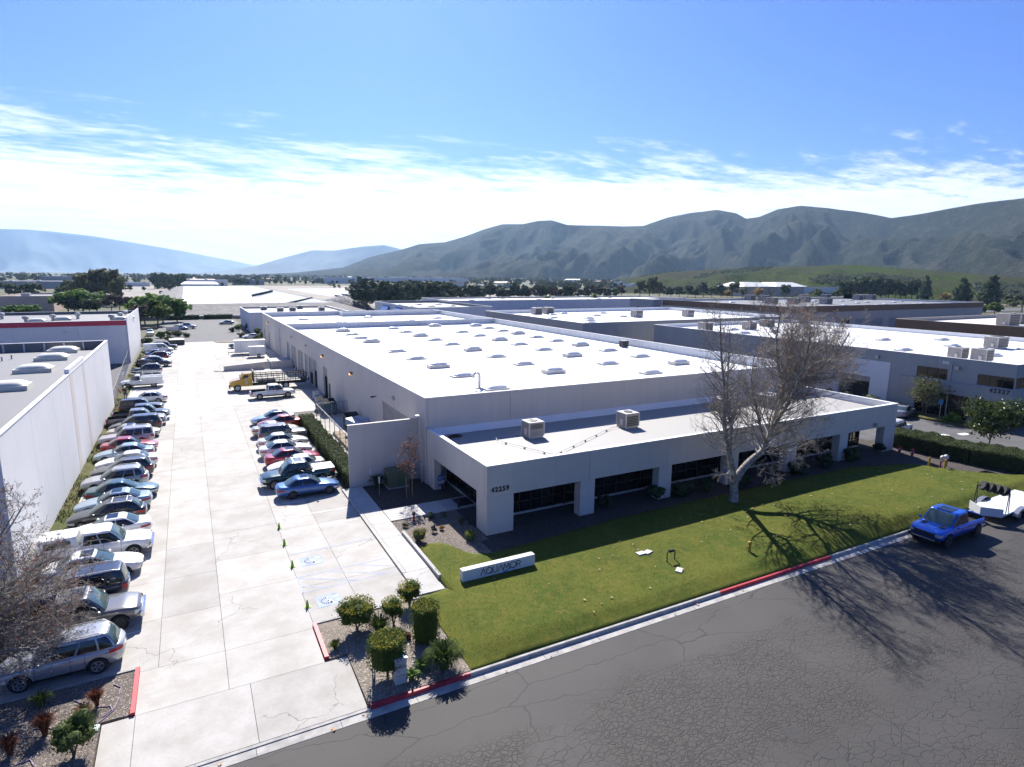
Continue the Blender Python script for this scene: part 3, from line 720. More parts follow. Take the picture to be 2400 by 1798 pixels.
wall_light(wh, 58.2, OY0, 3.05, dy=-1)
box('notice_plate', M_PAINTW, wh, OX0-.015, OX0-.002, 35.05, 35.25, 1.75, 2.15)

# ---- rooftop things
def ac_unit(x, y, z, s=1.3, h=1.15, label='', grille_dark=True, rz=0.0, cat='air conditioner', group=None, d=None):
    o = tag(empty('air_conditioner', (x, y, z), rz), label, cat, group); d = d or s*.95
    a, b = s/2, d/2
    MB().box(-a*.95, a*.95, -b*.95, b*.95, 0, .16).build('base_rail', M_METAL, o)
    MB().box(-a, a, -b, b, .16, h).build('cabinet', M_ACGREY, o)
    MB().box(-a-.02, a+.02, -b-.02, b+.02, h, h+.07).build('lid', M_ACLID, o)
    for px, py in ((-a, -b), (a, -b), (a, b), (-a, b)): MB().obox((px, py, h/2+.08), (.07, .07, h-.17)).build('corner_post', M_ACLID, o)
    MB().lathe([(.02, h+.075), (.36*s/1.3, h+.075), (.36*s/1.3, h+.12), (.30*s/1.3, h+.13), (.05, h+.11)], 16).build('fan_grille', M_DARK, o)
    k = 6
    for i in range(k):
        zz_ = .62*h+i*(h*.32)/k if not grille_dark else .25+i*(h-.4)/k
        MB().box(-a*.84, a*.84, -b-.012, -b-.002, zz_, zz_+(h*.32)/k*.6 if not grille_dark else zz_+(h-.4)/k*.7).build('louver', M_DARK, o)
        MB().box(a+.002, a+.012, -b*.84, b*.84, zz_, zz_+(h*.32)/k*.6 if not grille_dark else zz_+(h-.4)/k*.7).build('louver', M_DARK, o)
    MB().box(-a-.14, -a-.025, -b*.5, -b*.1, .3, .8).build('control_box', M_ACLID, o)
    return o
ac_unit(23.95, 41.1, OR, 1.35, 1.25, 'grey cube air conditioner near the roof corner above the address number', False)
ac_unit(33.0, 40.3, OR, 1.4, 1.25, 'grey air conditioner with full height dark louvers on the office roof', True)
ac_unit(45.6, 41.4, OR, 1.35, 1.2, 'grey air conditioner behind the left trunks of the bare tree', True)
ac_unit(51.6, 41.0, OR, 1.9, 1.15, 'wide grey air conditioner behind the right limb of the bare tree', True, d=1.4)
gp = tag(empty('gas_pipe', (0, 0, 0)), 'thin gas pipe on wooden blocks zigzagging across the office roof', 'pipe')
pts = [(23.3, 41.7, OR+.14), (20.9, 41.7, OR+.14), (20.6, 40.9, OR+.14), (22.6, 35.6, OR+.14), (31.2, 40.2, OR+.14), (32.2, 40.2, OR+.14)]
MB().path(pts[:4], .022).build('pipe_run', M_METAL, gp); MB().path(pts[3:], .022).build('pipe_run', M_METAL, gp)
for a, b, n in ((2, 3, 3), (3, 4, 5)):
    for k in range(n):
        p = Vector(pts[a]).lerp(Vector(pts[b]), (k+.5)/n); MB().obox((p.x, p.y, OR+.055), (.13, .08, .11)).build('pipe_block', M_ACGREY, gp)
lp = MB()
for k in range(160):
    r = random.random()**.5*.55; a = random.uniform(0, 6.28); x = 18.25+r*math.cos(a)*1.1; y = 43.7+r*math.sin(a)*.7; z = OR+.015+(.28*(1-r/.58))*random.random(); q = random.uniform(0, 3)
    lp.add([(x+.09*math.cos(q), y+.09*math.sin(q), z), (x-.06*math.sin(q), y+.06*math.cos(q), z+.04), (x-.09*math.cos(q), y-.09*math.sin(q), z+.01), (x+.06*math.sin(q), y-.06*math.cos(q), z+.03)], [(0, 1, 2, 3)])
tag(lp.build('leaf_pile', plain('rust_leaf', (0.20, 0.11, 0.07), .9, var=.3, vs=9)), 'heap of rusty dead leaves in the corner of the office roof', 'leaves')
# candy-cane vent
cv = tag(empty('roof_vent', (24.55, 52.6, WR)), 'curved flexible silver vent pipe at the front of the white roof', 'vent')
cp = [(0, 0, .1), (0, 0, 1.2)]+[(-.32+.32*math.cos(t), 0, 1.2+.32*math.sin(t)) for t in np.linspace(.3, math.pi, 7)]+[(-.64, 0, 1.05)]
MB().path(cp, .13, 10).build('flexible_pipe', M_METAL, cv)
for k in range(11):
    i = min(len(cp)-1, k*len(cp)//11); p = Vector(cp[0]).lerp(Vector(cp[1]), k/6) if k < 6 else Vector(cp[min(k-4, len(cp)-1)])
    MB().lathe([(.135, -.025), (.155, 0), (.135, .025)], 10, p).build('ring', M_ACLID, cv)
MB().box(-.5, .45, -.3, .3, 0, .1).build('base_plate', M_METAL, cv)
hd = tag(empty('evaporative_cooler', (59.6, 74.5, WR)), 'dark box cooler against the right parapet of the white roof', 'cooler')
MB().box(-.55, .55, -.5, .5, .1, 1.0).build('cabinet', M_DARK, hd); MB().box(-.45, .45, -.4, .4, 0, .1).build('base_rail', M_METAL, hd); MB().box(-.58, .58, -.53, .53, 1.0, 1.06).build('lid', M_DOOR, hd)

# ------------------------------------------------------------------ other buildings
def shed(name, label, x0, x1, y0, y1, z, zr, wall, roof, jx=7.5, par=None, cat='warehouse', floor=-.2, band=None, group=None, cop=None, ops=None, lining='NESW'):
    """flat-roofed tilt-up building; band = (z, material, mask of sides) upper band in another colour"""
    o = tag(empty(name, (0, 0, 0)), label, cat, group); t = .2; ops = ops or {}
    jy = [y0+jx*k for k in range(1, int((y1-y0)/jx)+1)]; jxx = [x0+jx*k for k in range(1, int((x1-x0)/jx)+1)]
    zt = z if band is None else band[0]
    panels(o, 'y', x0, t, y0, y1, floor, zt, jy, wall, ops.get('W', ())); panels(o, 'y', x1, -t, y0, y1, floor, zt, jy, wall, ops.get('E', ()))
    panels(o, 'x', y0, t, x0+t+.003, x1-t-.003, floor, zt, jxx, wall, ops.get('S', ())); panels(o, 'x', y1, -t, x0+t+.003, x1-t-.003, floor, zt, jxx, wall, ops.get('N', ()))
    if band:
        e = .02
        panels(o, 'y', x0-e, t+e, y0-e, y1+e, zt, z, jy, band[1], name='band_panel'); panels(o, 'y', x1+e, -t-e, y0-e, y1+e, zt, z, jy, band[1], name='band_panel')
        panels(o, 'x', y0-e, t+e, x0+t+.003, x1-t-.003, zt, z, jxx, band[1], name='band_panel'); panels(o, 'x', y1+e, -t-e, x0+t+.003, x1-t-.003, zt, z, jxx, band[1], name='band_panel')
    box('roof', roof, o, x0+t, x1-t, y0+t, y1-t, zr-.2, zr)
    parapet_inner(o, x0+t, x1-t, y0+t, y1-t, zr, z, lining, par or M_PARAP)
    coping(o, x0-.02, x1+.02, y0-.02, y1+.02, z, .26, 'NESW', cop or M_ROOFW)
    return o
def vent_turbine(o, x, y, z, s=1.0):
    v = MB().lathe([(.22*s, 0), (.22*s, .45*s)], 10).build('roof_vent', M_METAL, o, loc=(x, y, z))
    MB().lathe([(.24*s, .45*s), (.42*s, .6*s), (.45*s, .8*s), (.32*s, .98*s), (.05*s, 1.02*s)], 12).build('turbine_head', M_METAL, v)
# left neighbour
n1 = shed('neighbor_warehouse', 'white windowless warehouse wall beside the parked car row with domed skylights', -48, -9.0, 38.3, 88.4, 8.68, 7.7, M_WHITE, M_ROOFG, 7.3, par=M_ROOFG)
panels(n1, 'y', -8.98, -.32, 60.1, 68.6, 8.6, 9.1, [64], M_WHITE, name='raised_panel')
for y0, y1, z0, z1 in ((60.2, 61.6, .3, 8.7), (67.2, 68.4, .3, 8.7)): box('faded_stripe', streaky('beige_stripe%d' % int(y0), (0.66, 0.60, 0.53), .05), n1, -8.997, -8.99, y0, y1, z0, z1)
for y in (61.3, 71.3, 80.2, 87.0): skylight_at(n1, -13.1, y-1.0, 7.7, 'big', a=2.9, b=2.2, tall=.38, dome=M_DOMEC, rise=.34)
for k in range(16): box('parapet_rib', M_PARAP, n1, -40+k*1.9, -39.85+k*1.9, 88.0, 88.17, 7.7, 8.6)
for x, y in ((-17.5, 80), (-17, 81.5)): MB().path([(x, y, 7.7), (x, y, 8.15)], .08).build('vent_pipe', M_METAL, n1)
# red-banded building further back
n2 = shed('red_band_warehouse', 'white warehouse with dark red band below its roof edge', -75, -10.45, 134.4, 167.2, 8.0, 7.4, M_WHITE, M_ROOFG, 9.5, par=M_ROOFG, band=(7.1, M_REDBAND))
panels(n2, 'y', -10.30, -.13, 134.3, 167.2, -.2, 8.66, [142, 150, 158], M_WHITE, name='fin_wall')
for x, y in ((-27, 143), (-23.5, 147), (-20, 151), (-13.5, 143), (-12.5, 149), (-12, 155), (-34, 145), (-33, 155)):
    vent_turbine(n2, x, y, 7.4, 1.25)
for x, y in ((-25.5, 144), (-22, 148), (-12.3, 145), (-11.5, 150), (-36, 149)): skylight_at(n2, x, y, 7.4, 'big')
wall_light(n2, -20, 134.35, 6.2, dy=-1)
# tenant building on the right with its own address
T0, T1, TY0, TY1, TZ, TR = 83.0, 123.5, 32.9, 94.3, 7.5, 6.85
tw = [(43.6, 40.0, 4.65, 6.02), (36.7, 32.9, 4.65, 5.95)]
ops = {'W': [(40.0, 43.6, 4.65, 6.02), (33.0, 36.7, 4.65, 5.95), (37.2, 43.5, -.2, 2.95), (33.0, 36.7, -.2, 2.9), (49.6, 53.9, -.2, 3.6)], 'S': [(83.2, 88, 4.65, 5.95), (83.2, 88, -.2, 2.9), (92, 98, 4.65, 5.95), (92, 98, -.2, 2.9)]}
tb = shed('tenant_building', 'grey concrete two storey unit building numbered 42327 with white roof', T0, T1, TY0, TY1, TZ, TR, M_BLUEGREY, M_ROOFW, 8.4, ops=ops, par=M_ROOFW)
def glazing(o, axis, f, inn, a0, a1, z0, z1, n):
    w = face_box('window', M_MULL, o, axis, f, inn, inn*1.2, a0, a1, z0, z1)
    d = (a1-a0)/n
    for i in range(n): face_box('pane', M_GLASSD, w, axis, f, inn*.8, inn*.98, a0+i*d+.05, a0+(i+1)*d-.05, z0+.05, z1-.05)
for a, b, z0, z1 in ops['W'][:4]: glazing(tb, 'y', T0, .15, a, b, max(0, z0), z1, 3)
for a, b, z0, z1 in ops['S']: glazing(tb, 'x', TY0, .15, a, b, max(0, z0), z1, 4)
box('white_surround', M_WHITE, tb, T0-.06, T0-.002, 54.0, 57.6, 0, 5.95); box('white_surround', M_WHITE, tb, T0-.06, T0-.002, 47.0, 49.5, 0, 5.95); box('white_surround', M_WHITE, tb, T0-.06, T0-.002, 49.502, 53.998, 3.62, 5.95)
roll_door(tb, 'y', T0, .15, 49.6, 53.9, 0, 3.6, open_to=2.9)
box('ledge_band', M_BLUEGREY, tb, T0-.25, T0-.002, 32.9, 45.6, 3.0, 4.5)
lettering(tb, '42327', (T0-.26, 35.2, 4.02), (0, -1, 0), (0, 0, 1), .66, M_LETTER, 'digit', .64, .02, .03)
for y, z in ((38.9, 6.35), (48.8, 6.5)): wall_light(tb, T0, y, z, dx=-1, s=.45)
box('sign_plate', M_PAINTW, tb, T0-.05, T0-.002, 39.9, 40.7, 6.65, 7.0)
MB().path([(T0-.07, 39.6, .2), (T0-.07, 39.6, 7.0)], .06).build('downspout', M_METAL, tb)
for x, y, k in ((90, 62, 0), (97, 70, 0), (91, 50, 0), (103, 60, 0), (104, 50, 0), (113, 56, 0), (96, 41, 0), (110, 43, 0), (98, 78, 0), (108, 72, 0), (90, 78, 0), (112, 80, 0), (94, 84, 0)):
    skylight_at(tb, x, y, TR, 'low')
ROOFG = 'air conditioners on the neighbouring roofs'
ac_unit(88.0, 41.5, TR, 1.7, 1.5, 'beige air conditioner pair on the roof above the number 42327', True, group='paired air conditioners above the tenant address')
ac_unit(88.3, 38.9, TR, 1.8, 1.6, 'beige air conditioner pair on the roof above the number 42327', True, group='paired air conditioners above the tenant address')
ac_unit(108, 46, TR, 3.2, 1.7, 'long grey air conditioner beside the far parapet of the 42327 roof', True, d=1.8)
ac_unit(96, 35.5, TR, 1.5, 1.5, 'small air conditioner at the street edge of the 42327 roof', True)
ac_unit(86.5, 84, TR, 2.0, 1.7, 'pale cooler box at the back corner of the 42327 roof', True)
ac_unit(98.5, 84, TR, 2.0, 1.5, 'rust stained cooler box standing mid roof of the 42327 building', True)
ac_unit(108.5, 88, TR, 2.2, 1.4, 'pale cooler box behind the upper right twigs of the bare tree', True)
# white-roofed neighbour behind the right parapet
b4 = shed('white_roof_building', 'pale grey building with white roof directly behind the right parapet', 71.3, 136, 102.7, 148.8, 7.5, 6.6, M_BLUEGREY, M_ROOFW, 9.2, par=M_ROOFW)
for x, y in ((80, 112), (84, 118), (88, 124), (80, 128), (96, 132), (100, 126), (76, 135), (86, 138), (104, 140), (92, 142), (112, 136)): skylight_at(b4, x, y, 6.6, 'low')
for i, (x, y) in enumerate(((103, 124), (118, 121), (84, 143), (88, 143.5))): ac_unit(x, y, 6.6, 2.3, 1.8, ('beige louvered cooler on the white roof, left of two in the open', 'pale louvered cooler on the white roof, right of two in the open', 'dark air conditioner by the back parapet beside the palm tree', 'dark air conditioner by the back parapet beside the palm tree')[i], i > 1, group=None if i < 2 else 'dark air conditioners below the palm')
# brown-banded pair
b5 = shed('brown_band_warehouse', 'long tan warehouse with brown band and many rooftop coolers', 170, 291, 130.5, 189, 8.0, 7.3, M_TAN, M_ROOFG, 10, band=(5.9, M_BROWN), ops={'S': [(198, 203, 0, 3.2), (206, 212, 0, 3.2), (215, 222, 0, 3.2), (226, 231, 0, 3.2)]})
for a, b, m in ((198, 203, M_INSIDE), (206, 212, M_DOOR), (215, 222, M_DOOR), (226, 231, M_DOOR)): roll_door(b5, 'x', 130.5, .15, a, b, 0, 3.2, m)
box('office_wing', M_BLUEGREY, b5, 165.5, 169.9, 189.3, 204, 4.6, 8.0); box('office_wing', M_TAN, b5, 166.2, 167.2, 189.4, 190.4, -.2, 4.6); box('office_wing', M_TAN, b5, 166.2, 167.2, 196, 197, -.2, 4.6); box('office_wing', M_INSIDE, b5, 168.4, 169.7, 189.6, 203, -.2, 4.6)
cool = [(1720, 702), (1790, 705), (1808, 712), (1838, 700), (1860, 713), (1885, 708), (1935, 713), (1912, 696), (1970, 695), (2010, 703), (2070, 702), (2132, 700), (2032, 694), (1762, 694)]
for k, (u, v) in enumerate(cool):
    p = G(u, v, 7.3); ac_unit(min(288, p[0]), max(132.5, min(187, p[1])), 7.3, 3.4, 2.3, 'dark boxy cooler among rows on the brown banded warehouse roof', True, group='coolers on the brown banded warehouse')
for k in range(26): skylight_at(b5, 176+(k % 9)*12.5, 136+(k//9)*15+(k % 2)*4, 7.3, 'low')
b6 = shed('brown_fascia_building', 'building with deep brown fascia and cream roof behind the 42327 roof', 144.5, 210, 30, 82, 8.0, 7.2, M_TAN, roofmat('cream_roof', (0.66, 0.63, 0.57)), 9, band=(5.2, M_BROWN), par=M_ROOFC, cop=M_TAN)
for i, (x, y) in enumerate(((160, 66.5), (168, 68), (176, 64), (163, 58))): ac_unit(x, y, 7.2, (5.0, 3, 3.4, 2)[i], (2.6, 2.4, 2.2, 1.6)[i], ('large beige air handler with sloped hood on the cream roof', 'beige air conditioner behind the large air handler on the cream roof', 'beige square air conditioner right of the large air handler', 'small beige unit in front of the square one on the cream roof')[i], True, d=2.4)
# blue awnings building and the long low one beside it
b7 = shed('awning_building', 'low white building with blue awnings and scattered domes beyond the warehouse', 65.5, 92, 186.5, 238, 6.5, 5.6, M_WHITE, M_ROOFG, 9, par=M_ROOFC)
for y in (218, 203): MB().add([(65.4, y, 5.6), (65.4, y+8, 5.6), (63.6, y+8, 3.6), (63.6, y, 3.6), (65.4, y, 3.6), (65.4, y+8, 3.6)], [(0, 1, 2, 3), (0, 3, 4), (1, 5, 2)]).build('awning', plain('blue_awning', (0.03, 0.12, 0.36), .6), b7)
for k in range(9): skylight_at(b7, 70+(k % 3)*8, 194+(k//3)*14, 5.6, 'low')
b8 = shed('long_flat_building', 'long low white roofed building behind the palms', 98, 230, 238, 275, 6.3, 5.5, M_WHITE, M_ROOFW, 12, par=M_ROOFC)
for k in range(10): skylight_at(b8, 104+k*12, 250+(k % 3)*7, 5.5, 'low')
# office beyond the cross street
b3 = shed('street_office', 'white flat roofed office beyond the cross street with roof units', 15.6, 44.5, 192.5, 226, 5.6, 4.9, M_WHITE, M_ROOFW, 8, par=M_ROOFC, ops={'W': [(195, 197, 1.2, 2.6), (202, 204, 1.2, 2.6), (209, 211, 1.2, 2.6)]})
for a in (195, 202, 209): glazing(b3, 'y', 15.6, .15, a, a+2, 1.2, 2.6, 1)
for i, (x, y) in enumerate(((22, 215), (26, 206), (34, 219), (39, 207), (30, 208))): ac_unit(x, y, 4.9, 1.9, 1.2, 'grey roof unit on the office beyond the cross street', True, group='roof units on the far office')
# ================================================================== VEHICLES
M_RUBBER = plain('tyre_rubber', (0.018, 0.018, 0.019), 0.85)
M_RIM = plain('alloy_rim', (0.42, 0.42, 0.43), 0.3, 0.7)
M_RIMD = plain('dark_rim', (0.07, 0.07, 0.075), 0.4, 0.5)
M_STEELW = plain('white_steel_wheel', (0.62, 0.62, 0.60), 0.45)
M_CHROME = plain('chrome', (0.62, 0.62, 0.63), 0.15, 0.9)
M_TRIM = plain('black_trim', (0.020, 0.020, 0.021), 0.55)
M_CARGLASS = plain('car_side_glass', (0.010, 0.012, 0.014), 0.05, spec=0.8)
M_SCREEN = plain('windscreen_glass', (0.050, 0.085, 0.085), 0.04, spec=1.0)
M_HEAD = plain('headlamp_lens', (0.55, 0.57, 0.60), 0.1, 0.3)
M_TAIL = plain('tail_lamp_lens', (0.40, 0.012, 0.015), 0.15)
M_AMBER = plain('amber_lens', (0.60, 0.20, 0.02), 0.2)
M_PLATE = plain('number_plate', (0.55, 0.56, 0.58), 0.5)
M_UNDER = plain('underbody', (0.012, 0.012, 0.012), 0.9)
PAINT = {}
def paint(name, c, metal=0.25, rough=0.28):
    if name not in PAINT: PAINT[name] = plain('paint_'+name, c, rough, metal, coat=0.8)
    return PAINT[name]

def _se(a, b, n, k):            # evenly spaced superellipse outline
    th = np.linspace(0, 2*math.pi, 721)[:-1]; c, s = np.cos(th), np.sin(th)
    x = a*np.sign(c)*np.abs(c)**(2/n); y = b*np.sign(s)*np.abs(s)**(2/n)
    d = np.concatenate([[0], np.cumsum(np.hypot(np.diff(x), np.diff(y)))]); i = np.searchsorted(d, np.linspace(0, d[-1], k, endpoint=False))
    return list(zip(x[i], y[i]))
def ev_mesh(o):
    dg = bpy.context.evaluated_depsgraph_get(); dg.update()
    return bpy.data.meshes.new_from_object(o.evaluated_get(dg))
def boolean_cut(me, cutters):
    o = bpy.data.objects.new('tmp', me); col.objects.link(o); cs = []
    for cm_ in cutters:
        c = bpy.data.objects.new('tmpc', cm_); col.objects.link(c); cs.append(c)
        m = o.modifiers.new('b', 'BOOLEAN'); m.operation = 'DIFFERENCE'; m.solver = 'EXACT'; m.object = c
    r = ev_mesh(o)
    for c in cs+[o]: bpy.data.objects.remove(c)
    return r

class CarSpec:
    def __init__(s, **k):
        d = dict(L=4.7, W=1.8, zb=.24, n=4.6, prof=None, wb=2.7, fo=.92, wr=.32, ww=.21, gx=(-1.75, .95), rx=(-.95, .15), belt=.93, roof=1.45, gw=.815, rw=.615, gn=6.0,
                 side=((-.80, -.08), (-.02, .86)), quarter=None, bed=None, rails=False, crossbars=0, sunroof=False, shell=None, rwin=True, screen=(.10, .95), crown=.05,
                 head=(.56, .72, .50, .86), grille=(.46, .70, .42), bump=None, tailz=(.66, .86), taily=(.60, .90), chromebump=False, mirror=True, nose=.10, tailk=.05, rimk='alloy', spare=False, flare=False, hoodvent=False)
        d.update(k); s.__dict__.update(d)
def car_meshes(s):
    """all part meshes of one body type, in car space (+x forward, z up, wheels on z = 0)"""
    P = {}; a, b = s.L/2, s.W/2
    px = [p[0] for p in s.prof]; pz = [p[1] for p in s.prof]
    ztop = lambda x: float(np.interp(x, px, pz))
    w = lambda x: b*max(0.0, 1-abs(x/a)**s.n)**(1/s.n)
    def sx(x, z):               # nose and tail lean
        k = max(0, (abs(x)/a-.72)/.28)**2; zm = s.zb+.30
        return x-math.copysign(1, x)*k*((s.nose if x > 0 else s.tailk)*max(0, z-zm)/.5+.10*max(0, zm-z)/.3)
    # ---- lower body loft
    th = np.linspace(0, math.pi, 46); xs = -a*np.cos(th)*.9995
    rows = []
    for x in xs:
        W_ = max(w(x), .02); zt = ztop(x); h = zt-s.zb
        sec = [(0, s.zb), (W_-.16 if W_ > .3 else W_*.5, s.zb), (W_-.035, s.zb+.10*h+.02), (W_-.004, s.zb+.42*h), (W_, s.zb+.56*h), (W_-.022, s.zb+.84*h), (W_-.055, s.zb+.95*h), (W_-.12 if W_ > .2 else W_*.6, zt-.002), (W_*.62, zt+.020), (W_*.3, zt+.030), (0, zt+.034)]
        full = [(y, z) for y, z in sec]+[(-y, z) for y, z in sec[-2:0:-1]]
        rows.append([(sx(x, z), y, z) for y, z in full])
    m = MB().grid(rows, True); n = len(rows[0]); m.f.append(tuple(range(n))[::-1]); m.f.append(tuple(len(m.v)-n+i for i in range(n)))
    cut = []
    xf = a-s.fo; xr = xf-s.wb; s.xf, s.xr = xf, xr
    for xw in (xf, xr):
        for sg in (-1, 1):
            c = MB().lathe([(s.wr*1.17, -.17), (s.wr*1.17, .17)], 26, (xw, sg*(b-.10), s.wr*1.0), 'Y'); cut.append(c.mesh('c'))
    if s.bed: x0, x1, zf = s.bed; cut.append(MB().box(x0, x1, -b+.13, b-.13, zf, 2.2).mesh('c'))
    P['body'] = boolean_cut(m.mesh('car_body'), cut)
    # ---- cabin rings
    c0, a0 = (s.gx[0]+s.gx[1])/2, (s.gx[1]-s.gx[0])/2; c1, a1 = (s.rx[0]+s.rx[1])/2, (s.rx[1]-s.rx[0])/2
    def lev(t):
        q = t-.05*math.sin(math.pi*t)
        bulge = .05*math.sin(math.pi*t)
        return c0+(c1-c0)*q, a0+(a1-a0)*q+bulge*.8, s.gw*b/.9+(s.rw-s.gw)*b/.9*t**1.25+bulge*.25, s.belt-.06+(s.roof-s.belt+.06)*t
    rings = []
    for t in (0, .2, .4, .6, .8, .93, 1.0):
        c, aa, bb, z = lev(t); rings.append([(c+x, y, z) for x, y in _se(aa, bb, s.gn, 56)])
    c, aa, bb, z = lev(1.0)
    for r, dz in ((.965, .35), (.90, .60), (.7, .86), (.4, .97), (.12, 1.0)): rings.append([(c+x*r, y*r, z+s.crown*dz) for x, y in _se(aa, bb, s.gn, 56)])
    m = MB().grid(rings, True); m.f.append(tuple(len(m.v)-56+k for k in range(56)))
    P['cabin'] = m.mesh('car_cabin'); P['cabin'].shade_smooth()
    off = .014
    def patch_front(sign, yf, t0, t1, k=9, kt=5):
        rows = []
        for t in np.linspace(t0, t1, kt):
            c, aa, bb, z = lev(t); r = []
            for f in np.linspace(-yf, yf, k): r.append((c+sign*(aa*(1-abs(f)**s.gn)**(1/s.gn)+off), bb*f, z+.004))
            rows.append(r)
        return MB().grid(rows)
    def patch_side(sg, u0, u1, t0, t1, k=7, kt=5):
        rows = []
        for t in np.linspace(t0, t1, kt):
            c, aa, bb, z = lev(t)
            rows.append([(c+aa*u, sg*(bb*(1-abs(u)**s.gn)**(1/s.gn)+off), z) for u in np.linspace(u0, u1, k)])
        return MB().grid(rows)
    P['windshield'] = patch_front(1, .88, *s.screen).mesh('ws'); P['windshield'].shade_smooth()
    if s.rwin: P['rear_window'] = patch_front(-1, .84, .16, .92).mesh('rw'); P['rear_window'].shade_smooth()
    sides = []
    for u0, u1 in list(s.side)+([s.quarter] if s.quarter else []):
        for sg in (-1, 1): q = patch_side(sg, u0, u1, .17, .88).mesh('sw'); q.shade_smooth(); sides.append(q)
    P['side_window'] = sides
    if s.sunroof:
        P['sunroof'] = MB().obox((c1+a1*.30, 0, s.roof+s.crown*.86+.012), (.62 if s.sunroof is True else s.sunroof, .86, .012)).mesh('sr')
    if s.rails:
        P['roof_rail'] = [MB().path([(c1-a1*.86, sg*s.rw*b/.9*.86, s.roof+.035), (c1-a1*.7, sg*s.rw*b/.9*.88, s.roof+.085), (c1+a1*.6, sg*s.rw*b/.9*.88, s.roof+.085), (c1+a1*.8, sg*s.rw*b/.9*.86, s.roof+.035)], .022, 5).mesh('rr') for sg in (-1, 1)]
    if s.crossbars:
        P['cross_bar'] = [MB().box(c1+a1*u-.03, c1+a1*u+.03, -s.rw*b/.9*.9, s.rw*b/.9*.9, s.roof+.09, s.roof+.12).mesh('cb') for u in np.linspace(-.6, .45, s.crossbars)]
    # ---- lamps, grille, plates follow the body skin
    def skin(x, zf, o=.006):    # point on front/rear skin for lateral fraction
        return x
    def end_patch(sg, y0, y1, z0, z1, k=6, o=.010):
        rows = []
        for z in np.linspace(z0, z1, 4):
            r = []
            for y in np.linspace(y0, y1, k):
                f = min(.985, abs(y)/b); x = a*.9995*(1-f**s.n)**(1/s.n); x = min(x, a*.9995)
                X = sx(sg*x, z); r.append((X+sg*o, y*(1+.004), z))
            rows.append(r)
        return MB().grid(rows)
    y0, y1, z0, z1 = s.head; zn = ztop(a*.96)
    P['headlight'] = [end_patch(1, sg*b*y0, sg*b*min(.935, y1+.21), s.zb+(zn-s.zb)*z0, s.zb+(zn-s.zb)*z1).mesh('hl') for sg in (-1, 1)]
    gy, gz1, gz0 = s.grille
    P['grille'] = end_patch(1, -b*gy, b*gy, s.zb+(zn-s.zb)*gz0, s.zb+(zn-s.zb)*gz1, 8).mesh('gr')
    P['lower_grille'] = end_patch(1, -b*.62, b*.62, s.zb+.04, s.zb+.17, 8).mesh('lg')
    zt = ztop(-a*.96)
    P['tail_light'] = [end_patch(-1, sg*b*s.taily[0], sg*b*min(.935, s.taily[1]+.035), s.zb+(zt-s.zb)*s.tailz[0], s.zb+(zt-s.zb)*s.tailz[1]).mesh('tl') for sg in (-1, 1)]
    P['number_plate'] = MB().obox((-a+.012+0*a, 0, s.zb+(zt-s.zb)*.55), (.02, .32, .16)).mesh('np')
    if s.chromebump:
        P['bumper'] = [MB().obox((sg*(a+.01), 0, s.zb+.17), (.16, s.W*.93, .20)).mesh('bp') for sg in (-1, 1)]
    if s.mirror:
        P['mirror'] = [MB().lathe([(.01, -.1), (.085, -.07), (.095, 0), (.085, .07), (.01, .1)], 8, (c0+a0*.80-.1, sg*(b+.09), s.belt+.06), 'Y').mesh('mi') for sg in (-1, 1)]
    P['underbody'] = MB().box(xr-.4, xf+.4, -b+.16, b-.16, s.zb-.06, s.zb+.05).mesh('ub')
    P['door_handle'] = [MB().obox((x, sg*(b-.006), s.belt-.14), (.17, .03, .03)).mesh('dh') for x in ((s.rx[0]+.05, (s.rx[0]+s.gx[1])/2-.1) if len(s.side) > 1 else ((s.rx[0]+s.gx[1])/2-.3,)) for sg in (-1, 1)]
    if s.bed:
        x0, x1, zf = s.bed; t = .02
        P['bed_liner'] = MB().box(x0+.01, x1-.01, -b+.14, b-.14, zf+.004, zf+.02).box(x0+.006, x1-.006, -b+.135, -b+.15, zf, ztop(x0)-.02).box(x0+.006, x1-.006, b-.15, b-.135, zf, ztop(x0)-.02).box(x0+.006, x0+.02, -b+.15, b-.15, zf, ztop(x0)-.02).box(x1-.02, x1-.006, -b+.15, b-.15, zf, ztop(x0)-.02).mesh('bl')
    if s.shell:
        x0, x1, zr_ = s.shell
        P['camper_shell'] = MB().grid([[(c_+x, y, z) for x, y in _se(aa, bb, 8, 40)] for c_, aa, bb, z in (((x0+x1)/2, (x1-x0)/2, b-.05, ztop(x0)-.01), ((x0+x1)/2, (x1-x0)/2-.02, b-.10, (ztop(x0)+zr_)/2), ((x0+x1)/2+.03, (x1-x0)/2-.1, b-.2, zr_-.03), ((x0+x1)/2+.03, (x1-x0)/2-.22, b-.34, zr_), ((x0+x1)/2+.03, .1, .1, zr_+.02))], True).mesh('cs')
        P['shell_window'] = [MB().obox(((x0+x1)/2+.05, sg*(b-.085), (ztop(x0)+zr_)/2), ((x1-x0)*.62, .02, (zr_-ztop(x0))*.5)).mesh('shw') for sg in (-1, 1)]
    def seam(x, sg):
        W_ = w(x); h = ztop(x)-s.zb
        return MB().grid([[(x-.008, sg*(yy+.004), z), (x+.008, sg*(yy+.004), z)] for yy, z in ((W_-.030, s.zb+.14*h), (W_-.004, s.zb+.42*h), (W_, s.zb+.56*h), (W_-.022, s.zb+.84*h), (W_-.05, s.zb+.94*h))]).mesh('sm')
    mid_ = (s.rx[0]+s.gx[1])/2-.05
    P['door_seam'] = [seam(x, sg) for x in ((s.gx[1]-.22, mid_, max(s.xr+.42, s.rx[0]-.1)) if len(s.side) > 1 else (s.gx[1]-.2, s.gx[0]+.15)) for sg in (-1, 1)]
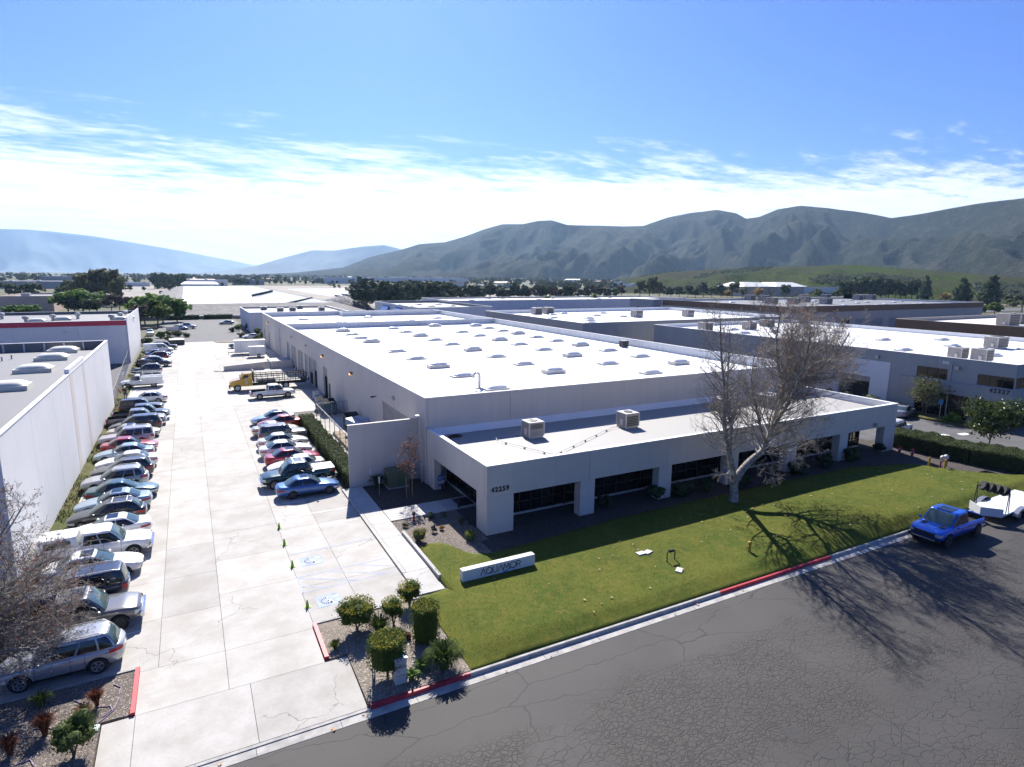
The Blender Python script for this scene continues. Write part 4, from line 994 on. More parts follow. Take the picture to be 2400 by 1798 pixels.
    P['sill_trim'] = [MB().grid([[(x, sg*(w(x)-.028+.004), s.zb+.12*(ztop(x)-s.zb)+.02), (x, sg*(w(x)-.05), s.zb+.03)] for x in np.linspace(s.xr+s.wr*1.25, s.xf-s.wr*1.25, 5)]).mesh('st') for sg in (-1, 1)]
    # ---- wheel
    r, wd = s.wr, s.ww
    P['wheel'] = MB().lathe([(r*.62, -wd/2), (r*.92, -wd/2), (r, -wd*.36), (r, wd*.36), (r*.92, wd/2), (r*.62, wd/2)], 22, (0, 0, 0), 'Y').mesh('wh')
    rm = MB().lathe([(r*.66, wd*.5-.01), (r*.66, wd*.5+.012), (r*.60, wd*.5+.014), (r*.57, wd*.5+.003), (.02, wd*.5+.003)], 22, (0, 0, 0), 'Y')
    for k in range(5):
        t = 2*math.pi*k/5; d = Vector((math.cos(t), 0, math.sin(t))); nn = Vector((-math.sin(t), 0, math.cos(t)))*r*.11
        p0, p1 = d*r*.10, d*r*.60; y = Vector((0, wd*.5+.022, 0)); y2 = Vector((0, wd*.5+.002, 0))
        rm.add([p0-nn+y, p1-nn*.8+y, p1+nn*.8+y, p0+nn+y, p0-nn+y2, p1-nn*.8+y2, p1+nn*.8+y2, p0+nn+y2], [(0,1,2,3),(0,4,5,1),(1,5,6,2),(2,6,7,3),(3,7,4,0)])
    P['rim'] = rm.mesh('rm')
    P['dish'] = MB().lathe([(r*.565, wd*.5+.004), (.02, wd*.5+.006)], 20, (0, 0, 0), 'Y').mesh('ds')
    for k in ('body',):
        P[k].shade_smooth()
        try: P[k].set_sharp_from_angle(angle=R_(48))
        except Exception: pass
    return P
CARS = {}
def spec(name, **k): CARS[name] = CarSpec(**k)
spec('sedan', L=4.75, W=1.82, prof=[(-2.4,.80),(-2.2,.96),(-1.5,1.0),(-.5,.95),(.9,.93),(1.5,.86),(2.1,.72),(2.4,.60)], gx=(-1.85,1.05), rx=(-.95,.12), belt=.93, roof=1.42)
spec('sunroof_sedan', L=4.8, W=1.82, prof=[(-2.4,.82),(-2.2,.97),(-1.5,1.0),(-.5,.95),(.9,.93),(1.5,.86),(2.1,.72),(2.4,.60)], gx=(-1.85,1.05), rx=(-.95,.12), belt=.93, roof=1.43, sunroof=True)
spec('crossover', L=4.6, W=1.85, zb=.28, prof=[(-2.3,.95),(-2.1,1.06),(-1,1.03),(.8,1.0),(1.5,.95),(2.05,.84),(2.3,.70)], wb=2.66, fo=.95, wr=.36, gx=(-2.14,1.05), rx=(-1.72,.10), belt=1.0, roof=1.62, side=((-.50,-.02),(.04,.86)), quarter=(-.88,-.56), rails=True, n=4.8, tailz=(.74,.96), tailk=.02, rw=.66)
spec('boxy_suv', L=4.75, W=1.84, zb=.32, prof=[(-2.36,1.0),(-2.2,1.08),(.8,1.05),(1.6,1.02),(2.2,.95),(2.36,.82)], wb=2.75, fo=.85, wr=.37, n=7, gx=(-2.28,.92), rx=(-2.08,.30), belt=1.05, roof=1.72, side=((-.40,.06),(.12,.86)), quarter=(-.92,-.46), rails=True, gw=.83, rw=.69, gn=9, tailz=(.6,.95), taily=(.72,.92), tailk=0, nose=.03)
spec('wagon', L=4.65, W=1.8, zb=.24, prof=[(-2.3,.90),(-2.1,1.0),(-1,.98),(.9,.95),(1.5,.88),(2.1,.74),(2.3,.62)], gx=(-2.15,1.1), rx=(-1.55,.10), belt=.95, roof=1.50, side=((-.45,0),(.05,.86)), quarter=(-.86,-.52), crossbars=2, rails=True, wb=2.65, fo=.92, tailk=.02)
spec('minivan', L=5.0, W=1.92, zb=.24, prof=[(-2.5,.95),(-2.3,1.05),(-1,1.02),(1.1,1.0),(1.7,.93),(2.3,.78),(2.5,.66)], wb=3.0, fo=.98, wr=.34, gx=(-2.38,1.4), rx=(-2.05,.25), belt=1.0, roof=1.74, side=((-.36,.08),(.14,.86)), quarter=(-.9,-.42), gw=.83, rw=.68, tailk=.01)
PU = dict(L=5.75, W=1.98, zb=.42, n=8, wb=3.65, fo=.95, wr=.40, ww=.27, prof=[(-2.88,1.10),(-.55,1.13),(-.5,1.12),(1.3,1.12),(2.2,1.08),(2.75,.98),(2.88,.86)], belt=1.12, roof=1.86, gx=(-.72,1.55), rx=(-.52,.80), gn=8, side=((-.84,-.06),(0,.88)), bed=(-2.74,-.80,.72), nose=.05, tailk=0, head=(.60,.80,.52,.90), grille=(.55,.92,.46), chromebump=True, tailz=(.55,.95), taily=(.82,.93), rw=.70, gw=.815)
spec('pickup', **PU)
spec('sunroof_pickup', **dict(PU, sunroof=True, L=5.85))
spec('shell_pickup', **dict(PU, bed=None, shell=(-2.82, -.76, 1.84)))
spec('sport_pickup', **dict(PU, L=5.9, W=2.15, wr=.45, ww=.32, zb=.50, wb=3.69, roof=1.96, belt=1.2, prof=[(-2.95,1.20),(-.55,1.22),(1.3,1.2),(2.2,1.15),(2.75,1.06),(2.95,.95)], bed=(-2.82,-.82,.82), chromebump=False, sunroof=.9, grille=(.66,.95,.42)))
spec('covered_pickup', **dict(PU, bed=None, roof=1.9, rails=True, crossbars=2, rx=(-.62,.78), gx=(-1.1,1.55), rimk='alloy'))
spec('cab_pickup', **dict(PU, L=5.6, wb=3.4, gx=(.05,1.55), rx=(.2,.82), side=((-.78,.86),), bed=None, prof=[(-2.8,.95),(0,.98),(.02,1.12),(1.3,1.12),(2.2,1.08),(2.65,.98),(2.8,.86)]))
spec('cargo_van', L=5.6, W=2.0, zb=.34, n=8, wb=3.5, fo=.85, wr=.36, prof=[(-2.8,1.16),(1.6,1.16),(1.9,1.12),(2.5,.98),(2.8,.78)], belt=1.16, roof=2.05, gx=(-2.76,1.95), rx=(-2.66,.95), gn=10, side=((.24,.40),(.44,.60),(.66,.9)), rw=.76, gw=.82, nose=.08, tailk=0, chromebump=True, crown=.06)
CARMESH = {}
def vehicle(kind, body, x, y, z=0.0, rz=0.0, label='', cat='car', group=None, rim=None, name=None, glass=None, roof=None, lower=None):
    """rz = 0 points the nose to +x"""
    if kind not in CARMESH: CARMESH[kind] = car_meshes(CARS[kind])
    P = CARMESH[kind]; s = CARS[kind]
    o = tag(empty(name or {'pickup': 'pickup_truck'}.get(cat, 'parked_car'), (x, y, z), rz), label, cat, group)
    bp = body
    link('body', P['body'], bp, o); link('cabin', P['cabin'], roof or bp, o)
    link('windshield', P['windshield'], M_SCREEN, o)
    if 'rear_window' in P: link('rear_window', P['rear_window'], glass or M_SCREEN, o)
    for m in P['side_window']: link('side_window', m, M_CARGLASS, o)
    for m in P['headlight']: link('headlight', m, M_HEAD, o)
    for m in P['tail_light']: link('tail_light', m, M_TAIL, o)
    link('grille', P['grille'], M_TRIM if not s.chromebump else M_CHROME, o); link('lower_grille', P['lower_grille'], M_TRIM, o)
    link('number_plate', P['number_plate'], M_PLATE, o); link('underbody', P['underbody'], M_UNDER, o)
    for m in P['door_seam']: link('door_seam', m, M_TRIM, o)
    for m in P['sill_trim']: link('sill_trim', m, M_TRIM, o)
    for m in P['door_handle']: link('door_handle', m, bp, o)
    for m in P.get('mirror', ()): link('mirror', m, bp, o)
    for m in P.get('bumper', ()): link('bumper', m, M_CHROME, o)
    for m in P.get('roof_rail', ()): link('roof_rail', m, M_METAL, o)
    for m in P.get('cross_bar', ()): link('cross_bar', m, M_METAL, o)
    if 'sunroof' in P: link('sunroof', P['sunroof'], M_CARGLASS, o)
    if 'bed_liner' in P: link('bed_liner', P['bed_liner'], M_TRIM, o)
    if 'camper_shell' in P:
        link('camper_shell', P['camper_shell'], bp, o)
        for m in P['shell_window']: link('shell_window', m, M_CARGLASS, o)
    for xw in (s.xf, s.xr):
        for sg in (-1, 1):
            wv = link('wheel', P['wheel'], M_RUBBER, o, loc=(xw, sg*(s.W/2-.125), s.wr), rz=0 if sg > 0 else math.pi)
            link('rim', P['rim'], rim or M_RIM, wv); link('brake_well', P['dish'], M_DARK, wv)
    return o
SILVER = paint('silver', (0.42, 0.43, 0.45), .5); WHITE = paint('white', (0.78, 0.78, 0.77), 0); BLACK = paint('black', (0.012, 0.013, 0.016), .1)
GREY = paint('grey', (0.16, 0.155, 0.155), .4); CHAR = paint('charcoal', (0.045, 0.045, 0.048), .3); NAVY = paint('navy', (0.015, 0.026, 0.055), .2)
TEAL = paint('teal', (0.022, 0.075, 0.095), .3); LBLUE = paint('light_blue', (0.33, 0.42, 0.50), .4); RED = paint('red', (0.33, 0.012, 0.03), .1)
MAROON = paint('maroon', (0.13, 0.012, 0.022), .2); BLUE = paint('blue', (0.06, 0.15, 0.36), .35); TAN_ = paint('tan', (0.47, 0.43, 0.35), .4)
LAV = paint('lavender_silver', (0.42, 0.40, 0.44), .5); GREEN = paint('dark_green', (0.012, 0.045, 0.045), .2); ELEC = paint('electric_blue', (0.012, 0.11, 0.60), .25)
ORANGE = paint('orange_red', (0.42, 0.05, 0.022), .2); YELLOW = paint('yellow', (0.62, 0.34, 0.012), 0); CREAM = paint('pearl', (0.66, 0.64, 0.60), .2)
PI = math.pi; OUT, IN = 0.0, PI        # left row: OUT = nose towards the lane (+x), IN = nose to the wall
left = [
 ('crossover', SILVER, IN, 'silver compact suv parked beside the mulch bed at the red kerb', 'suv', -5.85),
 ('sunroof_pickup', GREY, OUT, 'grey crew cab pickup with sunroof backed in beside the silver suv', 'pickup', -6.0),
 ('boxy_suv', NAVY, IN, 'dark boxy suv with square tail lamps between grey pickup and white sedan', 'suv', -6.2),
 ('sunroof_sedan', WHITE, OUT, 'white sedan with dark sunroof backed in next to white camper shell pickup', 'car', -5.75),
 ('shell_pickup', WHITE, OUT, 'white pickup with white camper shell backed into the stall', 'pickup', -5.9),
 ('sunroof_sedan', WHITE, IN, 'white sedan with sunroof nosed in beyond the camper shell pickup', 'car', -5.55),
 ('wagon', BLACK, IN, 'black suv with silver cross bars on its roof', 'suv', -5.9),
 ('sunroof_sedan', LBLUE, IN, 'pale blue sedan with sunroof between black suv and teal sedan', 'car', -5.75),
 ('sedan', TEAL, OUT, 'dark teal sedan backed in beside silver suv', 'car', -5.4),
 ('crossover', SILVER, IN, 'silver suv with white roof glare next to the dark teal sedan', 'suv', -6.1),
 ('crossover', CHAR, IN, 'charcoal suv between silver suv and white sedan', 'suv', -5.8),
 ('sedan', WHITE, IN, 'plain white sedan nosed in beside charcoal suv', 'car', -5.7),
 ('sedan', LBLUE, IN, 'pale ice blue sedan nosed in beside the red sedan', 'car', -6.1),
 ('sedan', RED, OUT, 'bright red sedan backed in under the white wall', 'car', -5.9),
 ('boxy_suv', LAV, IN, 'lavender silver suv with roof rails behind the red sedan', 'suv', -6.3),
 ('sunroof_sedan', TAN_, OUT, 'pale gold sedan backed in behind the lavender silver suv', 'car', -5.9),
 ('minivan', CHAR, IN, 'dark grey minivan nosed in beside the grey pickup', 'minivan', -5.9),
 ('pickup', GREY, OUT, 'grey crew cab pickup with open bed next to the dark minivan', 'pickup', -6.0),
 ('pickup', BLACK, OUT, 'black open bed pickup backed in beside the grey one', 'pickup', -5.7),
 ('boxy_suv', BLACK, OUT, 'black suv backed in beside the black pickup', 'suv', -5.9),
 ('sedan', WHITE, IN, 'white sedan nosed in beside the standing worker', 'car', -5.6)]
lys = LROW[:20]+[90.6]
for (k, p, d, lab, cat, cx), y in zip(left, lys):
    s = CARS[k]; vehicle(k, p, cx, y+s.W/2, 0, d+random.uniform(-.012, .012), lab, cat, 'vehicles parked along the white wall', name=None, rim=M_RIMD if k == 'sunroof_pickup' else None)
for k, p, d, lab, cat, cx, y in (
 ('crossover', NAVY, IN, 'dark suv parked just beyond the white service truck', 'suv', -6.9, 117.6),
 ('pickup', CHAR, OUT, 'charcoal crew cab pickup backed in by the chain link fence', 'pickup', -6.2, 125.8),
 ('sedan', WHITE, OUT, 'white sedan half hidden behind the charcoal pickup', 'car', -6.2, 130.6),
 ('crossover', MAROON, IN, 'maroon suv nosed in beside the red banded warehouse', 'suv', -6.3, 135.4),
 ('sedan', BLUE, OUT, 'blue sedan between maroon suv and white van', 'car', -6.0, 141.0),
 ('cargo_van', WHITE, OUT, 'white panel van with small side windows', 'van', -6.2, 147.2),
 ('boxy_suv', BLACK, OUT, 'black suv parked beyond the white panel van', 'suv', -5.0, 153.6)):
    vehicle(k, p, cx, y+CARS[k].W/2, 0, d, lab, cat, 'vehicles parked along the white wall')
right = [
 ('sunroof_sedan', BLUE, OUT, 'metallic blue sedan parked by the hedge at the screen wall', 'car', 7.25, 46.4),
 ('covered_pickup', GREEN, IN, 'dark green pickup with white bed cover and roof rack beside the blue sedan', 'pickup', 7.0, 49.2),
 ('sedan', WHITE, IN, 'white sedan mostly hidden behind the dark green pickup', 'car', 7.3, 52.3),
 ('sunroof_sedan', RED, OUT, 'red sedan nosed towards the hedge', 'car', 7.35, 54.9),
 ('sedan', WHITE, OUT, 'white sedan nosed to the hedge right beside the red sedan', 'car', 7.2, 57.9),
 ('sedan', CREAM, OUT, 'pearl white sedan beside the grey roof rack suv', 'car', 7.35, 60.9),
 ('boxy_suv', GREY, OUT, 'grey suv with roof rack between pearl and gold sedans', 'suv', 7.7, 63.6),
 ('sedan', TAN_, OUT, 'pale gold sedan in the row before the hedge', 'car', 7.3, 66.2),
 ('sedan', ORANGE, IN, 'orange red sedan backed up to the hedge end', 'car', 8.1, 69.0),
 ('sunroof_sedan', LBLUE, IN, 'pale blue sedan at the far end of the hedge row', 'car', 7.7, 71.6)]
for k, p, d, lab, cat, cx, y in right: vehicle(k, p, cx, y+CARS[k].W/2, 0, d+random.uniform(-.012, .012), lab, cat, 'vehicles parked along the hedge', rim=M_RIMD if p is BLUE else None)
for o in list(bpy.data.objects):
    if o.get('label', '').startswith('dark green pickup'):
        MB().box(-2.78, -1.15, -.86, .86, 1.15, 1.21).build('bed_cover', plain('pale_bed_cover', (.60, .60, .58), .5), o)
vehicle('pickup', WHITE, 9.45, 88.1, 0, .02, 'white crew cab pickup standing beside the yellow stake truck', 'pickup')
vehicle('boxy_suv', NAVY, 9.9, 151.3, 0, PI, 'navy suv parked beyond the white enclosed trailers', 'suv')
vehicle('sedan', WHITE, 14.2, 171.2, 0, PI, 'white sedan parked on the cross street by the planted island', 'car')
vehicle('sedan', SILVER, 11.0, 223.0, 0, PI, 'silver sedan parked beside the far street office', 'car')
vehicle('sedan', WHITE, -9.7, 193.4, 0, -PI/2+.05, 'white sedan facing out under the round green trees', 'car')
vehicle('sedan', LBLUE, -2.6, 206.5, 0, .1, 'pale blue sedan behind the garden sign bushes', 'car', group='cars behind the garden sign'); vehicle('pickup', WHITE, -1.0, 209.8, 0, .1, 'white pickup behind the garden sign bushes', 'pickup', group='cars behind the garden sign')
vehicle('sunroof_sedan', SILVER, 79.0, 42.5, -.05, .25, 'silver sedan parked outside the 42327 building', 'car')
vehicle('boxy_suv', WHITE, 68.9, 37.6, -.05, .12, 'white suv with black roof rack behind the long hedge', 'suv')
# electric blue sport pickup in the street
sp_ = vehicle('sport_pickup', ELEC, 44.35, 20.08, -.14, PI+.015, 'electric blue crew cab sport pickup at the kerb towing the flat trailer', 'pickup', rim=M_RIMD)
for sg in (-1, 1): MB().obox((1.9, sg*.55, 1.222), (.42, .30, .012), ry=.03).build('hood_vent', M_TRIM, sp_)
MB().box(2.86, 3.0, -.95, .95, .48, .66).build('bumper', M_TRIM, sp_); MB().box(2.98, 3.02, -.7, .7, .52, .60).build('skid_bar', M_METAL, sp_)

# ---- white service truck with ladder rack
st = vehicle('cab_pickup', WHITE, -6.9, 104.6, 0, PI, 'white utility service truck with compartment boxes and overhead ladder rack', 'truck', name='service_truck')
for sg in (-1, 1):
    bx_ = MB().box(-2.75, .0, sg*1.04-.22, sg*1.04+.22, .62, 1.62).build('utility_box', WHITE, st)
    for k in range(4): MB().box(-2.68+k*.68, -2.04+k*.68, sg*1.27-.006, sg*1.27+.006, .72, 1.55).build('compartment_door', WHITE, bx_)
MB().box(-2.75, .0, -.81, .81, .62, .70).build('bed_floor', M_METAL, st)
for x in (-2.6, -1.4, -.15, 2.3):
    for sg in (-1, 1): MB().path([(x, sg*1.08, 1.62 if x < 1 else .9), (x, sg*1.08, 2.22)], .03).build('rack_post', WHITE, st)
    MB().path([(x, -1.08, 2.2), (x, 1.08, 2.2)], .03).build('rack_bar', WHITE, st)
for sg in (-1, 1): MB().path([(-2.75, sg*1.08, 2.25), (2.75, sg*1.08, 2.25)], .035).build('rack_rail', WHITE, st)
for k in range(5): MB().path([(-2.7, -.4+k*.2, 2.25), (-.3, -.4+k*.2, 2.25)], .02).build('ladder_rail', M_METAL, st)

# ---- yellow stake bed truck
tk = tag(empty('stake_truck', (4.55, 95.6, 0), 0), 'yellow cab flatbed truck with long black stake sides backed to the dock', 'truck')
cabm = MB(); sec = [(-.05, .95), (0, 1.55), (.35, 1.72), (1.55, 1.92), (1.62, 1.95)]
cabm.prism([(x, z) for x, z in [(0, .7), (0, 1.35), (.25, 1.55), (1.35, 1.78), (1.85, 2.55), (2.9, 2.6), (3.0, 2.5), (3.0, .7)]], -.95, .95)
cabm.v = [(x, y, z) for x, z, y in cabm.v]; co = cabm.build('cab', YELLOW, tk)
MB().add([(1.40, -.85, 1.84), (1.40, .85, 1.84), (1.80, .82, 2.46), (1.80, -.82, 2.46)], [(0, 1, 2, 3)]).build('windshield', M_SCREEN, tk)
for sg in (-1, 1):
    MB().add([(1.65, sg*.957, 1.75), (2.5, sg*.957, 1.75), (2.5, sg*.957, 2.4), (1.95, sg*.957, 2.4)], [(0, 1, 2, 3)]).build('side_window', M_CARGLASS, tk)
    MB().obox((.08, sg*.72, 1.2), (.2, .32, .22)).build('headlight', M_HEAD, tk)
    MB().path([(1.5, sg*1.0, 2.1), (1.45, sg*1.2, 2.15), (1.45, sg*1.2, 1.7)], .04).build('mirror', M_TRIM, tk)
    MB().obox((2.2, sg*.962, 1.25), (.36, .012, .30)).build('door_emblem', M_PLATE, tk)
    for xw in (.95, 7.6):
        wv = MB().lathe([(.30, -.16), (.47, -.16), (.5, -.1), (.5, .1), (.47, .16), (.30, .16)], 22, (0, 0, 0), 'Y').build('wheel', M_RUBBER, tk, loc=(xw, sg*.9, .5))
        MB().lathe([(.31, .165), (.29, .18), (.16, .165), (.10, .20), (.02, .20)], 18, (0, 0, 0), 'Y').build('rim', M_STEELW, wv).rotation_euler = (0, 0, 0 if sg > 0 else PI)
MB().box(-.12, .02, -1.0, 1.0, .45, .75).build('bumper', M_TRIM, tk); MB().box(.0, .012, -.5, .5, .85, 1.35).build('grille', M_TRIM, tk)
MB().box(1.2, 10.6, -.42, .42, .62, .95).build('chassis', M_TRIM, tk)
MB().box(3.25, 10.7, -1.2, 1.2, 1.05, 1.2).build('flatbed', M_TRIM, tk)
MB().box(3.12, 3.24, -1.2, 1.2, 1.2, 2.9).build('headboard', M_TRIM, tk)
for sg in (-1, 1):
    for k in range(10): MB().box(3.5+k*.78, 3.58+k*.78, sg*1.17-.03, sg*1.17+.03, 1.2, 2.35).build('stake', M_TRIM, tk)
    for z in (1.35, 1.72, 2.05, 2.28): MB().box(3.3, 10.68, sg*1.13-.02, sg*1.13+.02, z-.05, z+.05).build('side_rail', M_TRIM, tk)
for z in (1.35, 1.72, 2.05): MB().box(10.6, 10.66, -1.1, 1.1, z-.05, z+.05).build('tail_rail', M_TRIM, tk)
MB().box(3.8, 6.2, -.9, .9, 1.2, 1.62).build('cargo_pallet', plain('pale_cargo', (.5, .47, .42), .8, var=.2), tk)

# ---- enclosed trailers
def trailer(x, y, L, W, Hh, label):
    o = tag(empty('enclosed_trailer', (x, y, 0), 0), label, 'trailer', 'white enclosed trailers')
    MB().box(0, L, -W/2, W/2, .45, Hh).build('box_body', WHITE, o)
    MB().box(-.02, L+.02, -W/2-.02, W/2+.02, Hh, Hh+.05).build('roof_trim', M_ACLID, o); MB().box(-.02, L+.02, -W/2-.015, W/2+.015, .40, .47).build('bottom_trim', M_METAL, o)
    for k in range(1, int(L/1.2)+1): MB().box(k*1.2-.02, k*1.2+.02, -W/2-.008, -W/2-.001, .48, Hh-.02).build('seam_trim', M_ACLID, o)
    MB().path([(-.0, -W*.3, .45), (-1.3, 0, .45)], .05).build('tongue', M_TRIM, o); MB().path([(-.0, W*.3, .45), (-1.3, 0, .45)], .05).build('tongue', M_TRIM, o); MB().path([(-1.2, 0, 0), (-1.2, 0, .75)], .04).build('jack', M_TRIM, o)
    for sg in (-1, 1):
        wv = MB().lathe([(.2, -.1), (.31, -.1), (.33, 0), (.31, .1), (.2, .1)], 16, (0, 0, 0), 'Y').build('wheel', M_RUBBER, o, loc=(L*.6, sg*(W/2+.02), .33))
        MB().lathe([(.2, .102), (.18, .115), (.02, .108)], 12, (0, 0, 0), 'Y').build('rim', M_STEELW, wv).rotation_euler = (0, 0, 0 if sg > 0 else PI)
        MB().box(L*.6-.45, L*.6+.45, sg*(W/2+.03)-.12, sg*(W/2+.03)+.12, .70, .76).build('fender', M_METAL, o)
trailer(8.0, 139.5, 6.1, 2.3, 2.9, 'long white enclosed trailer parked by the ramp')
trailer(10.35, 133.4, 3.0, 1.7, 2.15, 'short white enclosed trailer in front of the long one')

# ---- flat trailer with tyre rack behind the blue pickup
ft = tag(empty('flat_trailer', (48.8, 20.35, -.14), .03), 'white flatbed car trailer with wind deflector and tyre rack behind the blue pickup', 'trailer')
M_TRW = plain('trailer_white', (.66, .67, .66), .45, var=.05)
MB().box(1.2, 8.6, -1.05, 1.05, .55, .66).build('deck', M_TRW, ft)
MB().add([(1.2, -1.05, .5), (.35, 0, .5), (1.2, 1.05, .5), (1.2, -1.05, 1.12), (.35, 0, 1.12), (1.2, 1.05, 1.12), (1.24, -1.05, .5), (.42, 0, .5), (1.24, 1.05, .5), (1.24, -1.05, 1.12), (.42, 0, 1.12), (1.24, 1.05, 1.12)],
         [(0, 1, 4, 3), (1, 2, 5, 4), (6, 9, 10, 7), (7, 10, 11, 8), (3, 4, 10, 9), (4, 5, 11, 10)]).build('wind_deflector', M_TRW, ft)
MB().path([(.5, 0, .5), (-1.2, 0, .5)], .06).build('tongue', M_TRIM, ft)
for sg in (-1, 1):
    for xw in (3.3, 4.25):
        wv = MB().lathe([(.2, -.1), (.33, -.1), (.35, 0), (.33, .1), (.2, .1)], 18, (0, 0, 0), 'Y').build('wheel', M_RUBBER, ft, loc=(xw, sg*1.2, .35))
        MB().lathe([(.22, .102), (.2, .12), (.02, .108)], 14, (0, 0, 0), 'Y').build('rim', M_RIM, wv).rotation_euler = (0, 0, 0 if sg > 0 else PI)
    fr = [(3.78+1.02*math.cos(t), 0, .36+.52*math.sin(t)) for t in np.linspace(0, math.pi, 9)]
    MB().grid([[(x, sg*1.05, z) for x, _, z in fr], [(x, sg*1.36, z) for x, _, z in fr], [(x, sg*1.37, z-.12) for x, _, z in fr]]).build('fender', M_RIM, ft)
    for dx in (1.75, 2.15): MB().path([(dx, sg*1.0, .62), (1.95+(dx-1.95)*.35, sg*1.0, 2.15)], .03).build('rack_post', M_TRIM, ft)
    MB().path([(1.95, sg*1.0, 2.1), (1.95, sg*1.0, 2.45)], .03).build('rack_post', M_TRIM, ft)
for dx in (-.12, .16): MB().path([(1.95+dx, -1.0, 2.02), (1.95+dx, 1.0, 2.02)], .03).build('rack_bar', M_TRIM, ft)
for k in range(4):
    t = tag(empty('spare_tyre', (50.72, 19.72+k*.43, 2.25-.14), .03), 'black spare tyre leaning on the trailer rack', 'tyre', 'spare tyres on the trailer rack')
    tt = MB().lathe([(.2, -.13), (.33, -.14), (.37, -.08), (.37, .08), (.33, .14), (.2, .13)], 22, (0, 0, 0), 'Y').build('tread', M_RUBBER, t); tt.rotation_euler = (0.5, 0, .9)
# ================================================================== PLANTS AND SMALL THINGS
def leafmat(name, c1, c2, rough=.75, trans=0.25):
    m, t, b = newmat(name); b.inputs['Roughness'].default_value = rough; b.inputs['Specular IOR Level'].default_value = .25
    g = t.nodes.new('ShaderNodeNewGeometry')
    setc(t, b, mixc(t, g.outputs['Random Per Island'], c1, c2))
    if trans:
        tr = t.nodes.new('ShaderNodeBsdfTranslucent'); t.links.new(mixc(t, g.outputs['Random Per Island'], tuple(x*1.5 for x in c1), tuple(x*1.6 for x in c2)), tr.inputs[0])
        mx = t.nodes.new('ShaderNodeMixShader'); mx.inputs[0].default_value = trans
        t.links.new(b.outputs[0], mx.inputs[1]); t.links.new(tr.outputs[0], mx.inputs[2]); t.links.new(mx.outputs[0], t.nodes['Material Output'].inputs[0])
    return m
L_GREEN = leafmat('green_leaf', (.045, .075, .014), (.10, .14, .025)); L_YEL = leafmat('yellow_green_leaf', (.15, .17, .014), (.34, .29, .03))
L_HEDGE = leafmat('hedge_leaf', (.035, .055, .02), (.095, .115, .045)); L_DARK = leafmat('dark_leaf', (.022, .042, .016), (.05, .075, .028))
L_PINE = leafmat('pine_leaf', (.030, .050, .030), (.07, .092, .048), trans=.1); L_OLIVE = leafmat('olive_leaf', (.07, .085, .04), (.15, .15, .07))
L_BRIGHT = leafmat('bright_leaf', (.06, .12, .02), (.13, .21, .04)); L_GREYG = leafmat('grey_green_leaf', (.06, .075, .045), (.11, .125, .075))
L_RUST = leafmat('rust_leaf2', (.22, .10, .05), (.42, .20, .09)); L_REDL = leafmat('red_brown_leaf', (.20, .075, .045), (.34, .13, .075)); L_REDGRASS = leafmat('red_grass', (.10, .03, .015), (.22, .085, .04), trans=.15)
L_PLUM = leafmat('plum_leaf', (.075, .055, .045), (.13, .095, .08)); L_YELLOWT = leafmat('autumn_leaf', (.20, .14, .03), (.36, .22, .05))
M_BARK = plain('pale_bark', (.27, .24, .205), .9, var=.45, vs=4); M_TWIG = plain('twig_bark', (.20, .16, .125), .9, var=.3, vs=3); M_TRUNK = plain('brown_bark', (.11, .085, .065), .95, var=.3, vs=5)
def leaves(n, fn, size, asp=.55, flat=0.0):
    """n leaf quads; fn() -> (point, outward)"""
    v = []; f = []
    for i in range(n):
        p, o = fn(); d = Vector((random.gauss(0, 1), random.gauss(0, 1), random.gauss(0, 1)))+Vector(o)*1.3
        d.normalize(); a = d.orthogonal().normalized(); a.rotate(Matrix.Rotation(random.uniform(0, 6.28), 3, d)); b = d.cross(a)
        s = size*random.uniform(.6, 1.25); k = len(v); p = Vector(p); a *= s; b *= s*asp
        v += [tuple(p-a), tuple(p-b*.9+d*s*.12), tuple(p+a), tuple(p+b*.9+d*s*.12)]; f.append((k, k+1, k+2, k+3))
    me = bpy.data.meshes.new('leaves'); me.from_pydata(v, [], f); me.update(); return me
def sph():
    d = Vector((random.gauss(0, 1), random.gauss(0, 1), random.gauss(0, 1))); return d.normalized()
def blob_fn(clumps, fill=.55):
    w = [c[1]**2 for c in clumps]
    def fn():
        c, r, sq = random.choices(clumps, w)[0]; d = sph(); k = random.uniform(fill, 1.05)*r
        return (c[0]+d.x*k, c[1]+d.y*k, c[2]+d.z*k*sq), (d.x, d.y, d.z)
    return fn
def ell_clumps(n, R, H, z0, rmin=.35, rmax=.6):
    out = []
    for i in range(n):
        d = sph(); k = random.random()**.4
        out.append(((d.x*R*k*.72, d.y*R*k*.72, z0+H/2+d.z*H/2*k*.74), random.uniform(rmin, rmax)*R, random.uniform(.7, 1.0)))
    return out
def core(clumps, s=.62):
    m = MB()
    for c, r, sq in clumps:
        m.lathe([(.02, -r*s*sq), (r*s*.75, -r*s*sq*.6), (r*s, 0), (r*s*.75, r*s*sq*.6), (.02, r*s*sq)], 7, c)
    return m
